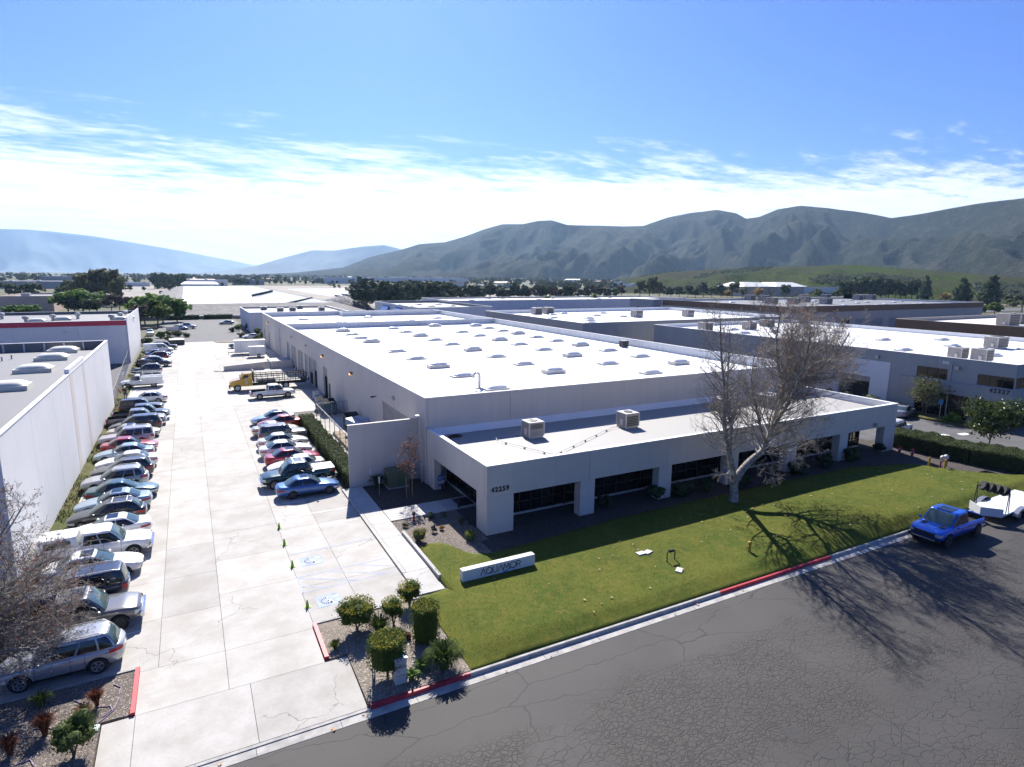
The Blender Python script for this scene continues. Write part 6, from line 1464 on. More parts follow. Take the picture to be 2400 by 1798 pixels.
# ---- lawn hardware
yh = tag(empty('yellow_standpipe', (*G(1756, 1292, .3)[:2], .2)), 'short yellow standpipe with cap near the red kerb', 'standpipe')
M_YEL = plain('safety_yellow', (.48, .30, .03), .6, var=.15, vs=6)
MB().lathe([(.09, 0), (.09, .55), (.13, .58), (.13, .66), (.08, .74), (.02, .76)], 12).build('barrel', M_YEL, yh); MB().lathe([(.05, -.16), (.05, .16)], 8, (0, 0, .42), 'X').build('outlet', M_YEL, yh)
bf = tag(empty('backflow_pipe', (*G(1572, 1312, .3)[:2], .25)), 'black irrigation backflow pipe loop standing on the lawn', 'pipe')
MB().path([(-.3, 0, 0), (-.3, 0, .55), (-.22, 0, .62), (.22, 0, .62), (.3, 0, .55), (.3, 0, 0)], .035, 7).build('pipe_loop', M_DARK, bf); MB().lathe([(.09, -.16), (.09, .16)], 9, (0, 0, .62), 'X').build('valve_body', M_DARK, bf)
for i, (u, v) in enumerate(((1502, 1297), (1518, 1294), (1592, 1336))):
    p = G(u, v, .3); tag(MB().obox((p[0], p[1], lawn_z(p[0], p[1])+.035), (.55, .38, .06), .3*i).build('meter_lid', M_ACLID), ('grey meter lid left of a pair in the lawn', 'grey meter lid right of a pair in the lawn', 'grey meter lid in front of the black backflow pipe')[i], 'lid')
for i, (x, y) in enumerate(((58.35, 28.6), (58.8, 27.5))):
    b_ = tag(MB().lathe([(.085, 0), (.085, 1.0), (.06, 1.06), (.02, 1.08)], 12).build('bollard', M_YEL, None, loc=(x, y, .1)), ('yellow bollard before the dark hedge foot', 'yellow bollard in front of the red fire pipes')[i], 'bollard')
fd = tag(empty('fire_connection', (60.2, 28.3, .1)), 'red fire department pipes with two silver valve heads by the hedge', 'fire hydrant')
MB().path([(-.5, 0, 0), (-.5, 0, .5), (.5, 0, .5), (.5, 0, 0)], .08, 8).build('pipe_loop', M_RED, fd)
for dx in (-.28, .3): MB().lathe([(.1, .5), (.2, .62), (.2, .85), (.1, .95), (.02, .96)], 12, (dx, 0, .12)).build('valve_head', M_ACLID, fd)
for i, (x, y) in enumerate(((61.2, 32.8), (61.2, 31.6))):
    h_ = tag(empty('fire_hydrant', (x, y, .05)), ('red hydrant with white caps in the hedge shade, closer to the building', 'red hydrant with white caps in the hedge shade, closer to the lawn')[i], 'hydrant')
    MB().lathe([(.16, 0), (.12, .05), (.12, .5), (.17, .53), (.15, .66), (.04, .74)], 12).build('barrel', M_RED, h_); MB().lathe([(.07, -.2), (.07, .2)], 8, (0, 0, .42), 'X').build('outlet', M_DOME, h_)
tsg = tag(empty('tenant_sign', (66.2, 24.6, .0), -.35), 'white multi tenant directory sign on white posts past the hedge', 'sign')
for dx in (0, 2.6): MB().box(dx-.12, dx+.12, -.12, .12, 0, 2.35).build('post', M_SIGNW, tsg); MB().box(dx-.17, dx+.17, -.17, .17, 2.35, 2.43).build('post_cap', M_SIGNW, tsg)
for k in range(4): MB().box(.14, 2.46, -.05, .05, .75+k*.36, 1.08+k*.36).build('name_board', M_SIGNW, tsg)
for k in range(4): MB().box(.4+.1*(k % 2), 2.1, -.056, -.0505, .87+k*.36, .95+k*.36).build('text_line', M_LETTER, tsg)
ps = tag(empty('parking_sign', (80.2, 38.9, .1)), 'blue accessible parking sign on a pole by the olive tree', 'sign')
MB().path([(0, 0, 0), (0, 0, 2.6)], .035).build('post', M_METAL, ps); MB().box(-.05, -.035, -.24, .24, 1.95, 2.55).build('plate', M_SWOOSH, ps)
for x, y in ((72.5, 35), (75.2, 34.2)): stripe('marking', M_PAINTW, (x, y), (x+1.4, y-.2), .7, -.05, None).name = 'lot_marking'
for o in bpy.data.objects:
    if o.name.startswith('lot_marking'): o.parent = bpy.data.objects['side_lot_asphalt']

# ---- yard things along the warehouse
M_BINLID = plain('bin_lid', (.03, .032, .035), .95, spec=.1)
def dumpster(x, y, sx_, sy_, h, m, label, lidm, rz=0):
    o = tag(empty('dumpster', (x, y, 0), rz), label, 'dumpster')
    MB().prism([(-sy_/2, .12), (-sy_/2, h*.82), (sy_/2, h), (sy_/2, .12)], -sx_/2, sx_/2).build('bin', m, o)
    q = o.children[0].data
    for v in q.vertices: v.co = Vector((v.co.z, v.co.x, v.co.y))
    for k in range(4): MB().obox((-sx_/2-.02, -sy_/2+.2+k*(sy_-.4)/3, h*.45), (.05, .07, h*.6)).build('rib', m, o)
    MB().add([(-sx_/2, -sy_/2-.05, h*.83), (sx_/2, -sy_/2-.05, h*.83), (sx_/2, sy_/2, h+.02), (-sx_/2, sy_/2, h+.02)], [(0, 1, 2, 3)]).build('lid', lidm, o)
    for px in (-1, 1):
        for py in (-1, 1): MB().lathe([(.08, -.03), (.08, .03)], 8, (px*sx_*.4, py*sy_*.4, .08), 'Y').build('caster', M_DARK, o)
dumpster(14.4, 74.6, 1.6, 1.9, 1.75, plain('bin_blue', (.03, .09, .15), .55, var=.15), 'dark blue dumpster with sloping lid by the warehouse wall', M_BINLID)
dumpster(14.2, 77.6, 1.5, 1.7, 1.55, plain('bin_beige', (.38, .36, .32), .6, var=.12), 'pale grey dumpster behind the dark blue one', M_BINLID)
dumpster(-2.9, 163.5, 3.2, 1.6, 1.5, plain('bin_green', (.03, .05, .05), .6), 'dark dumpster beside the cross street verge', M_ACGREY)
sbd = tag(empty('sandwich_board', (14.6, 84.3, 0), .4), 'white and blue sandwich board by the open dock door', 'sign')
for sg in (-1, 1): MB().obox((0, sg*.15, .55), (.8, .03, 1.15), rx=sg*.2).build('board', M_DOME, sbd)
MB().obox((0, -.20, .42), (.7, .02, .35), rx=-.2).build('print_panel', M_SWOOSH, sbd)
M_WOOD = plain('weathered_timber', (.44, .36, .26), .9, var=.25, vs=3)
for k in range(9):
    y = 50.6+k*1.65; pl_ = tag(empty('timber_pallet', (13.35, y, -.76)), 'bare timber pallet in the row behind the chain link fence', 'pallet', 'pallets stacked behind the fence')
    for z0 in (0.0,):
        for j in range(6): MB().box(-.6, .6, -.72+j*.25, -.55+j*.25, 1.05, 1.09).build('board', M_WOOD, pl_)
        for dx in (-.55, 0, .55): MB().box(dx-.05, dx+.05, -.72, .72, .76, 1.045).build('stringer', M_WOOD, pl_)
cb_ = tag(empty('wrapped_crate', (15.0, 62.6, 0)), 'pale blue wrapped crate with grey tape band above the screen wall', 'crate')
MB().box(-.85, .85, -.8, .8, 0, 1.1).build('plinth', M_WOOD, cb_); MB().obox((0, 0, 1.5), (1.9, 1.8, .7), rz=.5, rx=.18).build('wrapped_box', plain('wrap_blue', (.30, .42, .55), .4), cb_); MB().obox((0, 0, 1.505), (.34, 1.82, .72), rz=.5, rx=.18).build('tape_band', plain('wrap_grey', (.28, .29, .30), .5), cb_)
dumpster(15.2, 66.2, 1.5, 1.6, 1.7, plain('bin_dkgreen', (.025, .07, .045), .6), 'dark green bin beside the wrapped crate', M_BINLID)
M_CHAIN = plain('chain_link', (.34, .35, .36), .5, .4)
def chain_fence(a, b, h, label, sp=.16, post=2.5):
    o = tag(empty('chain_link_fence', (0, 0, 0)), label, 'fence'); a = Vector((*a, 0)); b = Vector((*b, 0)); L = (b-a).length; d = (b-a)/L; n = max(2, int(L/post))
    for k in range(n+1): p = a+d*L*k/n; MB().path([(p.x, p.y, 0), (p.x, p.y, h+.06)], .035, 7).build('post', M_CHAIN, o)
    MB().path([(a.x, a.y, h), (b.x, b.y, h)], .022, 6).build('top_rail', M_CHAIN, o)
    m = MB(); w = .006
    for sgn in (1, -1):
        s_ = -h
        while s_ < L:
            t0, t1 = max(0, s_), min(L, s_+h); z0, z1 = (t0-s_), (t1-s_)
            if sgn < 0: z0, z1 = h-z0, h-z1
            p, q = a+d*t0, a+d*t1
            if t1 > t0: m.add([(p.x-d.x*w, p.y-d.y*w, z0), (q.x-d.x*w, q.y-d.y*w, z1), (q.x+d.x*w, q.y+d.y*w, z1), (p.x+d.x*w, p.y+d.y*w, z0)], [(0, 1, 2, 3)])
            s_ += sp
    me = bpy.data.meshes.new('wire'); me.from_pydata(m.v, [], m.f); me.update(); link('wire_mesh', me, M_CHAIN, o)
    return o
chain_fence((12.5, 72.3), (12.5, 47.2), 1.9, 'chain link fence between hedge and warehouse yard')
chain_fence((12.5, 72.3), (16.1, 72.3), 1.9, 'short chain link gate joining the fence to the warehouse wall')
chain_fence((-10.55, 134.0), (-9.0, 89.0), 2.4, 'tall chain link fence between the two white warehouses')
# ramp, stairs and dock wall
rp = tag(empty('loading_ramp', (0, 0, 0)), 'concrete loading ramp wall with steps beside the dock doors', 'ramp')
MB().prism([(4.75, 0), (11.5, 0), (11.5, 1.3), (4.75, .85)], 115.8, 116.05).build('ramp_wall', M_STUCCO, rp)
q = rp.children[0].data
for v in q.vertices: v.co = Vector((v.co.x, v.co.z, v.co.y))
MB().add([(4.75, 116.06, .0), (11.5, 116.06, 0), (11.5, 119.8, 0), (4.75, 119.8, 0), (4.75, 116.06, .02), (11.5, 116.06, 1.1), (11.5, 119.8, 1.1), (4.75, 119.8, .02)], [(4, 5, 6, 7), (0, 1, 5, 4), (1, 2, 6, 5), (2, 3, 7, 6), (3, 0, 4, 7)]).build('ramp_slab', M_WALK, rp)
MB().box(12.55, 16.15, 115.8, 116.05, 0, 1.3).build('dock_wall', M_STUCCO, rp); MB().box(12.55, 16.15, 116.06, 122, 0, 1.1).build('dock_slab', M_WALK, rp)
for k in range(6): MB().box(11.52, 12.54, 115.8+k*.32, 116.12+k*.32, 0, .18*(k+1)).build('step', M_WALK, rp)
MB().lathe([(1.25, 0), (1.25, .09)], 16, (4.4, 116.6, 0)).build('ramp_kerb', M_CURB, rp)
# worker by the wall
def person(x, y, z, rz, label):
    jt = {'hip': (0, 0, .95), 'waist': (0, 0, 1.08), 'chest': (.02, 0, 1.32), 'neck': (.03, 0, 1.50), 'head': (.05, 0, 1.58), 'crown': (.05, 0, 1.72),
          'lh': (0, .10, .90), 'lk': (.05, .12, .50), 'la': (0, .13, .08), 'lt': (.14, .14, .04), 'rh': (0, -.10, .90), 'rk': (.02, -.12, .50), 'ra': (-.04, -.13, .08), 'rt': (.10, -.14, .04),
          'ls': (.02, .19, 1.44), 'le': (.10, .24, 1.18), 'lw': (.30, .20, 1.10), 'rs': (.02, -.19, 1.44), 're': (.08, -.25, 1.17), 'rw': (.27, -.18, 1.05), 'lf': (.40, .18, 1.10), 'rf': (.37, -.15, 1.05)}
    rd = {'hip': .145, 'waist': .135, 'chest': .165, 'neck': .06, 'head': .09, 'crown': .085, 'lh': .10, 'lk': .065, 'la': .045, 'lt': .04, 'rh': .10, 'rk': .065, 'ra': .045, 'rt': .04, 'ls': .07, 'le': .048, 'lw': .035, 'rs': .07, 're': .048, 'rw': .035, 'lf': .035, 'rf': .035}
    ed = [('hip', 'waist'), ('waist', 'chest'), ('chest', 'neck'), ('neck', 'head'), ('head', 'crown'), ('hip', 'lh'), ('lh', 'lk'), ('lk', 'la'), ('la', 'lt'), ('hip', 'rh'), ('rh', 'rk'), ('rk', 'ra'), ('ra', 'rt'), ('chest', 'ls'), ('ls', 'le'), ('le', 'lw'), ('lw', 'lf'), ('chest', 'rs'), ('rs', 're'), ('re', 'rw'), ('rw', 'rf')]
    ks = list(jt); me = bpy.data.meshes.new('person'); me.from_pydata([jt[k] for k in ks], [(ks.index(a), ks.index(b)) for a, b in ed], [])
    o = bpy.data.objects.new('tmp', me); col.objects.link(o); mod = o.modifiers.new('s', 'SKIN')
    for i, k in enumerate(ks): me.skin_vertices[0].data[i].radius = (rd[k], rd[k]); me.skin_vertices[0].data[i].use_root = (k == 'hip')
    o.modifiers.new('d', 'SUBSURF').levels = 2; r = ev_mesh(o); bpy.data.objects.remove(o)
    p = tag(empty('person', (x, y, z), rz), label, 'person')
    bo = link('body', r, plain('skin', (.36, .22, .16), .6), p); r.materials.append(plain('dark_shirt', (.035, .03, .035), .8)); r.materials.append(plain('denim', (.045, .06, .10), .9))
    for f in r.polygons:
        c = f.center; f.material_index = 2 if c.z < .98 else 1 if c.z < 1.5 and abs(c.y) < .30 and c.x < .16 else 0
        f.use_smooth = True
    MB().lathe([(.135, 1.66), (.12, 1.70), (.10, 1.78), (.03, 1.81)], 14, (.05, 0, 0)).build('hard_hat', M_DOME, p)
    return p
person(-8.35, 95.2, 0, -1.2, 'worker in dark shirt and white hard hat standing by the white sedan')
sp2 = tag(empty('traffic_cone', (-9.0, 98.0, .1)), 'orange traffic marker leaning over beside the service truck', 'cone')
MB().path([(0, 0, 0), (-.35, .4, .95)], [.16, .05], 10).build('cone_body', plain('cone_orange', (.55, .13, .06), .6), sp2); MB().obox((0, 0, .03), (.4, .4, .05)).build('cone_base', M_DARK, sp2)
# ================================================================== BACKGROUND
from mathutils import noise as mnoise
k_ = 2400/2212.0
def az_el(U, V):
    d = ray(U*k_, V*k_); h = math.hypot(d[0], d[1]); return math.atan2(d[0], d[1]), d[2]/h
def hillmat(name, a, b_, c_, sc):
    m, t, b = newmat(name); b.inputs['Roughness'].default_value = 1.0; b.inputs['Specular IOR Level'].default_value = 0.05
    n1 = noise(t, sc*.25, 5, .6); n2 = noise(t, sc*2.2, 6, .7); n3 = noise(t, sc*9, 4, .75)
    c = mixc(t, ramp(t, n1, .35, .68), a, b_); c = mixc(t, math_n(t, 'MULTIPLY', ramp(t, n2, .46, .66), .75), c, c_)
    c = mixc(t, math_n(t, 'MULTIPLY', ramp(t, n3, .42, .62), .65), c, tuple(x*.35 for x in a))
    n5 = noise(t, sc*22, 3, .7); c = mixc(t, math_n(t, 'MULTIPLY', ramp(t, n5, .40, .65), .55), c, tuple(x*.3 for x in a))
    setc(t, b, c); bump(t, b, n3, 1.0, 9.0); return m
M_CHAP = hillmat('chaparral', (.022, .031, .017), (.050, .052, .034), (.100, .086, .066), .011)
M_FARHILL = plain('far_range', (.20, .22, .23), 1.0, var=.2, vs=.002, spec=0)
M_GRASSH = hillmat('grassy_slope', (.088, .140, .022), (.100, .088, .048), (.095, .074, .056), .030)
def vnoise(x, y, seed=0):
    r = 0; amp = 1; tot = 0
    for o in range(5):
        f = 2**o; r += amp*math.sin(x*f*1.7+seed*3.1+1.3*math.sin(y*f*1.3+o+seed))*math.cos(y*f*1.9-seed+1.1*math.sin(x*f*.8+o*2)); tot += amp; amp *= .52
    return r/tot
def hill(name, prof, r_ridge, r_foot, r_back, mat, spur=0.0, sfreq=30.0, seed=1, nt=260, ns=54, foot=-1.0, spl=380.0):
    """terrain whose skyline passes through prof (photo points at their distance), falling to the plain towards us"""
    A = [az_el(u, v) for u, v in prof]; az = [a for a, _ in A]; el = [e for _, e in A]; rows = []
    amid = (az[0]+az[-1])/2+.12
    R = lambda f: r_ridge[0]+(r_ridge[1]-r_ridge[0])*f; Fo = lambda f: r_foot[0]+(r_foot[1]-r_foot[0])*f
    for i in range(nt):
        f = i/(nt-1); a = az[0]+(az[-1]-az[0])*f; rr = R(f)*(1+.05*math.sin(a*9)); hr = CAM_H+float(np.interp(a, az, el))*rr; row = []
        for j in range(ns):
            s = j/(ns-1)
            if s <= .8:
                q = s/.8; r = Fo(f)+(rr-Fo(f))*q; ph = a*sfreq+1.5*math.sin(q*2.6+a*6)+.9*math.sin(a*sfreq*.37)
                X_, Y_ = r*math.sin(a), r*math.cos(a); dx_, dy_ = math.sin(amid), math.cos(amid)
                al, ac = (X_*dx_+Y_*dy_), (X_*dy_-Y_*dx_)                      # along and across the spurs
                wx = 160*mnoise.noise((X_/900, Y_/900, seed)); L1 = spl
                r1 = 1-math.sqrt(4*mnoise.noise(((ac+wx)/L1, al/(L1*3.2), seed*7.1))**2+.03); r2 = 1-math.sqrt(4*mnoise.noise(((ac+wx*.6)/(L1*.42), al/(L1*1.1), seed*3.3+5))**2+.03); r3 = 1-math.sqrt(4*mnoise.noise(((ac+wx*.3)/(L1*.17), al/(L1*.36), 9.0+seed))**2+.03); r4 = mnoise.noise((X_/38, Y_/38, 3.0))
                g_ = math.sin(math.pi*min(1, q*.97+.03))**.8; base = q**1.15*(.55+.45*q)
                h = hr*base+spur*hr*g_*((r1-.62)*.50+(r2-.62)*.28+(r3-.62)*.12)+spur*r4*5.0*g_
                h = max(foot, min(h, (hr-CAM_H)*(r/rr)*.985+CAM_H if q < .985 else h))
            else:
                q = (s-.8)/.2; r = rr+(r_back-rr)*q; h = hr*(1-q**1.3)
            row.append((r*math.sin(a), r*math.cos(a), h+(foot if s == 0 else 0)))
        rows.append(row)
    o = MB().grid(rows).build(name, mat); o.data.shade_smooth(); struct(o); return o
main_prof = [(560,592),(640,589),(740,578),(800,555),(860,541),(905,527),(960,523),(1000,512),(1040,497),(1085,484),(1130,484),(1160,477),(1190,475),(1225,484),(1290,487),(1340,489),(1390,488),(1440,470),(1490,460),(1550,453),(1590,460),(1612,472),(1640,468),(1680,452),(1730,443),(1790,449),(1850,455),(1890,462),(1925,469),(1960,464),(2000,458),(2060,447),(2120,437),(2212,427),(2350,412),(2600,425),(3000,460)]
hill('hill', main_prof, (4300, 2500), (2600, 1150), 6000, M_CHAP, 1.0, 21, 1, 640, 110)
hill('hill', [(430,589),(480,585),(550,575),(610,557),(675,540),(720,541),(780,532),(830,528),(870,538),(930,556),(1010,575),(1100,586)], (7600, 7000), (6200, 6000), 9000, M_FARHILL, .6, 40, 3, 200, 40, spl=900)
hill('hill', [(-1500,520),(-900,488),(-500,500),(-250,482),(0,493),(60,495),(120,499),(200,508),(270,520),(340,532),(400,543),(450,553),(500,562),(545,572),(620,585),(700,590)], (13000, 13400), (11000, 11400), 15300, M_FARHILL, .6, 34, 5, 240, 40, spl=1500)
hill('grassy_hill', [(1340,602),(1390,597),(1450,588),(1550,581),(1650,577),(1750,574),(1850,571),(1920,577),(1990,583),(2060,587),(2130,594),(2250,600),(2400,604)], (1050, 900), (640, 560), 1250, M_GRASSH, 1.2, 22, 7, 260, 60, spl=150)

# ---- reservoir with white liner, spoil heaps and yard
M_LINER = plain('white_pond_liner', (.78, .79, .81), .22, var=.06, vs=.05, spec=.6); M_EARTH = plain('graded_earth', (.27, .24, .20), .95, var=.2, vs=.05); M_RIPRAP = chips('riprap', (.26, .25, .24), (.42, .41, .40), (.10, .10, .10), 1.2)
def rect(x0, x1, y0, y1, z): return [(x0, y0, z), (x1, y0, z), (x1, y1, z), (x0, y1, z)]
rv = tag(empty('reservoir', (0, 0, 0)), 'big white lined reservoir basin behind an earth embankment', 'reservoir')
rows = [rect(-20, 74, 258, 690, -.2), rect(-5, 60, 282, 650, 4.2), rect(-2, 57, 285, 646, 4.2)]
MB().grid(rows, True).build('embankment', plain('gravel_bank', (.20, .19, .175), .95, var=.25, vs=.3), rv)
MB().grid([rect(-2, 57, 285, 646, 4.18), rect(14, 42, 300, 600, .1)], True).build('liner', M_LINER, rv)
MB().add(rect(14, 42, 300, 600, .12), [(0, 1, 2, 3)]).build('liner_floor', M_LINER, rv)
for k in range(9):
    x = 2+k*6; MB().add([(x, 645, 4.22), (x+.8, 645, 4.22), (14+(x-2)*.5+.5, 601, .3), (14+(x-2)*.5, 601, .3)], [(0, 1, 2, 3)]).build('liner_seam', M_ACLID, rv)
MB().box(-16, 20, 254, 257.5, -.2, 1.0).build('riprap', M_RIPRAP, rv)
MB().add(rect(18, 39, 303, 345, .145), [(0, 1, 2, 3)]).build('silt', plain('pale_silt', (.50, .46, .39), .9, var=.15, vs=.2), rv)
for x, y in ((52, 330), (49, 470)): MB().path([(x+6, y, 4.3), (x-8, y+3, 1.0)], .9, 8).build('inlet_pipe', M_DARK, rv)
sheet('graded_yard', M_EARTH, -60, 330, 400, 900, -.18); sheet('graded_yard', M_EARTH, 60, 120, 258, 400, -.17)
sheet('lined_field', M_LINER, 98, 186, 485, 715, -.10)
gpile = MB(); rw = []
for r, z in ((13, 0), (9, 2.4), (5, 4.6), (1.5, 6), (.1, 6.2)): rw.append([(66+r*1.5*math.cos(t)*(1+.1*math.sin(3*t)), 300+r*math.sin(t), z) for t in np.linspace(0, 2*math.pi, 20, endpoint=False)])
tag(gpile.grid(rw, True).build('gravel_heap', M_RIPRAP), 'grey gravel heap beside the dark pipe racks', 'gravel heap')
for k in range(4):
    a = G(786+k*16, 697-k*3); b = G(872+k*4, 715-k*6)
    o = tag(empty('pipe_rack', (0, 0, 0)), 'long dark pipe rack in the row behind the gravel heap', 'pipe rack', 'pipe racks behind the gravel heap')
    MB().path([(a[0], a[1], 1.4), (b[0], b[1], 1.4)], .8, 8).build('pipe_run', M_DARK, o)
    for t in np.linspace(.05, .95, 7): MB().box(a[0]+(b[0]-a[0])*t-.3, a[0]+(b[0]-a[0])*t+.3, a[1]+(b[1]-a[1])*t-.3, a[1]+(b[1]-a[1])*t+.3, -.2, 1.2).build('support', M_EARTH, o)

# ---- far buildings (walls face the lot; width and height from the photo at the distance of their foot)
def far_building(u0, u1, vb, vt, label, wall, depth=45, roof=None, band=None, Y=None, wins=0, name='far_building', group=None, dx=None):
    c = G((u0+u1)/2, vb); Y = Y or c[1]; p0 = PY(u0, vb, Y); p1 = PY(u1, vb, Y); top = PY((u0+u1)/2, vt, Y)[2]; top = max(4.5, min(16, top))
    o = tag(empty(name, (0, 0, 0)), label, 'building', group); x0, x1 = p0[0], p1[0]
    n = max(1, int((x1-x0)/14)); w = (x1-x0)/n
    for i in range(n): MB().box(x0+i*w+.03, x0+(i+1)*w-.03, Y, Y+.3, -.3, top).build('wall_panel', wall, o)
    MB().box(x0, x0+.3, Y+.31, Y+depth, -.3, top).build('wall_panel', wall, o); MB().box(x1-.3, x1, Y+.31, Y+depth, -.3, top).build('wall_panel', wall, o); MB().box(x0, x1, Y+depth, Y+depth+.3, -.3, top).build('wall_panel', wall, o)
    MB().box(x0+.31, x1-.31, Y+.31, Y+depth-.01, top-.9, top-.6).build('roof', roof or M_ROOFW, o)
    if band: MB().box(x0-.1, x1+.1, Y-.15, Y-.01, top-1.6, top-.2).build('band', band, o)
    for i in range(wins):
        xc = x0+(x1-x0)*(i+.5)/wins; MB().box(xc-1.8, xc+1.8, Y-.12, Y-.02, .0, min(4.5, top*.55)).build('doorway', M_INSIDE, o)
    for i in range(max(2, int((x1-x0)/22))): MB().box(x0+6+i*20, x0+9+i*20, Y+8+(i % 3)*9, Y+11+(i % 3)*9, top-.6, top+1.0).build('roof_unit', M_ACLID, o)
    return o
far_building(427, 534, 670.5, 656, 'white industrial hall with two dark doors beyond the lined reservoir', M_WHITE, wins=4)
far_building(549, 620, 667.5, 657, 'long low grey hall right of the white one beyond the reservoir', M_BLUEGREY, wins=2)
far_building(759, 1096, 665, 651, 'very long pale blue warehouse below the mountains', M_WHITE, depth=90, wins=6)
far_building(1003, 1088, 672, 661, 'low building with yellow roof edge in front of the long warehouse', M_WHITE, band=plain('yellow_band', (.55, .36, .05), .6), depth=25)
far_building(0, 168, 676, 659, 'wide warehouse with ribbed white roof edge beyond the left trees', M_BLUEGREY, depth=60)
far_building(95, 178, 663, 648, 'grey warehouse with bright roof behind the ribbed one', M_BLUEGREY, depth=70)
far_building(284, 352, 671, 663, 'small long white shed beside the conifer row', M_WHITE, depth=15)
far_building(1874, 1992, 693, 673, 'pale blue grey hall behind the brown banded warehouse', M_WHITE, depth=50)
far_building(1454, 1482, 676, 661, 'small white block building left of the airy olive trees', M_WHITE, depth=20); far_building(1482, 1530, 679, 666, 'low white block beside the airy olive trees', M_WHITE, depth=20)
far_building(1150, 1200, 676, 668, 'low shed with green roof edge among the valley trees', M_BLUEGREY, band=plain('green_band', (.03, .20, .10), .6), depth=18)
far_building(1175, 1215, 668, 663, 'flat canopy building in front of the valley trees', M_TAN, depth=18); far_building(1272, 1330, 671, 660, 'tan block building among the valley trees', M_TAN, depth=25)
far_building(1395, 1500, 658, 645, 'long pale hall at the foot of the mountains', M_WHITE, depth=40); far_building(1290, 1360, 656, 648, 'distant white hall under the green hillside patch', M_WHITE, depth=40)
tb2 = far_building(0, 128, 731, 694, 'peach coloured industrial building behind the red banded warehouse', streaky('peach_wall', (.56, .42, .34), .05), depth=42, roof=M_ROOFG)
for i, (u0, u1) in enumerate(((1742, 1806), (1818, 1884))):
    o = far_building(u0, u1, 694, 672, ('brick building with white hipped roof, left of the twin', 'brick building with white hipped roof, right of the twin')[i], M_TAN, depth=30)
    xs_ = [v.co.x for c in o.children for v in c.data.vertices]; yy_ = [v.co.y for c in o.children for v in c.data.vertices]; zt_ = max(v.co.z for c in o.children if c.name.startswith('wall') for v in c.data.vertices)
    x0, x1, y0, y1 = min(xs_), max(xs_), min(yy_), max(yy_); a_ = min(8, (x1-x0)*.32)
    MB().grid([rect(x0-1.5, x1+1.5, y0-1.5, y1+1.5, zt_), rect(x0+a_, x1-a_, y0+a_, y1-a_, zt_+4.0)], True).build('hip_roof', M_ROOFW, o); MB().add(rect(x0+a_, x1-a_, y0+a_, y1-a_, zt_+4.0), [(0, 1, 2, 3)]).build('hip_roof', M_ROOFW, o)
for i in range(46):
    Yd = random.uniform(700, 2300); a = random.uniform(-.15, 1.05); x = Yd*math.tan(a)
    if abs(a) > 1.2 or (60 < x < 330 and Yd < 720): continue
    w, d, h = random.uniform(14, 45), random.uniform(12, 30), random.uniform(4, 8)
    o = tag(empty('valley_building', (x, Yd, -.3)), 'small pale building scattered among the valley trees', 'building', 'distant buildings on the valley floor')
    MB().box(-w/2, w/2, -d/2, d/2, 0, h).build('walls', (M_WHITE, M_TAN, M_BLUEGREY)[i % 3], o)
    if i % 2: MB().grid([rect(-w/2-.6, w/2+.6, -d/2-.6, d/2+.6, h), rect(-w/2+3, w/2-3, -.3, .3, h+2.5)], True).build('roof', (M_ROOFW, M_TAN, M_BROWN)[i % 3], o)
    else: MB().box(-w/2-.3, w/2+.3, -d/2-.3, d/2+.3, h, h+.5).build('roof', M_ROOFW, o)

# ---- trees of the middle distance: a few prototypes, each tree a copy with its own size
PROTO = {}
def proto(key, mat, n=420, size=.085, cl=16, th=.2, kind='round'):
    """unit tree: height 1, crown half-width about .4"""
    if kind == 'cone': c = [((random.gauss(0, .05)*(1-z), random.gauss(0, .05)*(1-z), th+z*(1-th)*.9), .30*(1-z)+.07, .8) for z in [(i+.5)/cl for i in range(cl)]]
    elif kind == 'gum': c = [((random.gauss(0, .17), random.gauss(0, .17), random.uniform(.36, .93)), random.uniform(.09, .17), .9) for _ in range(cl)]
    elif kind == 'umbrella': c = [((random.uniform(-.30, .30), random.uniform(-.30, .30), random.uniform(.34, .84)), random.uniform(.15, .24), .8) for _ in range(cl)]
    else: c = ell_clumps(cl, .44, 1-th, th, .34, .55)
    cr = leaves(n, blob_fn(c, .35), size, .7); PROTO[key] = (cr, mat, MB().path([(0, 0, -.03), (.01, .01, .3), (0, .01, .62)], [.022, .018, .008], 6).path([(0, 0, .25), (.12, .05, .5), (.2, .08, .7)], [.012, .008, .004], 5).path([(0, 0, .28), (-.1, -.08, .5), (-.17, -.1, .68)], [.012, .008, .004], 5).mesh('trunk'), core(c, .5).mesh('inner'))
for nm, mt, kd, n in (('pine', L_PINE, 'umbrella', 620), ('pine2', L_PINE, 'round', 560), ('round', L_BRIGHT, 'round', 620), ('dark', L_DARK, 'round', 520), ('gum', L_OLIVE, 'gum', 520), ('gum2', L_GREYG, 'gum', 520), ('cone', L_DARK, 'cone', 520), ('gold', L_YELLOWT, 'round', 420), ('green', L_GREEN, 'round', 520), ('plum', L_PLUM, 'gum', 320)): proto(nm, mt, n, kind=kd)
def put(kind, u, vb, vt, label, group, wf=1.0, D=None, rel=0.0):
    p = G(u, vb) if D is None else PY(u, vb, D); top = PY(u, vt, p[1])[2]; H = max(2.0, top+.3); cr, mt, tk_, inn = PROTO[kind]
    o = tag(empty('tree', (p[0], p[1], -.3), random.uniform(0, 6.28)), label, 'tree', group); o.scale = (H*wf*1.25, H*wf*1.25, H*1.04)
    link('crown', cr, mt, o); link('inner_crown', inn, mt, o); link('trunk', tk_, M_TRUNK, o)
    return o
for i in range(17): put('pine' if i % 3 else 'pine2', 866+i*18.5+random.uniform(-5, 5), 727-i*1.6, 661+random.uniform(-5, 7)+i*.4, 'dark dense pine in the row behind the blue awning building', 'pine row behind the blue awnings', 1.25)
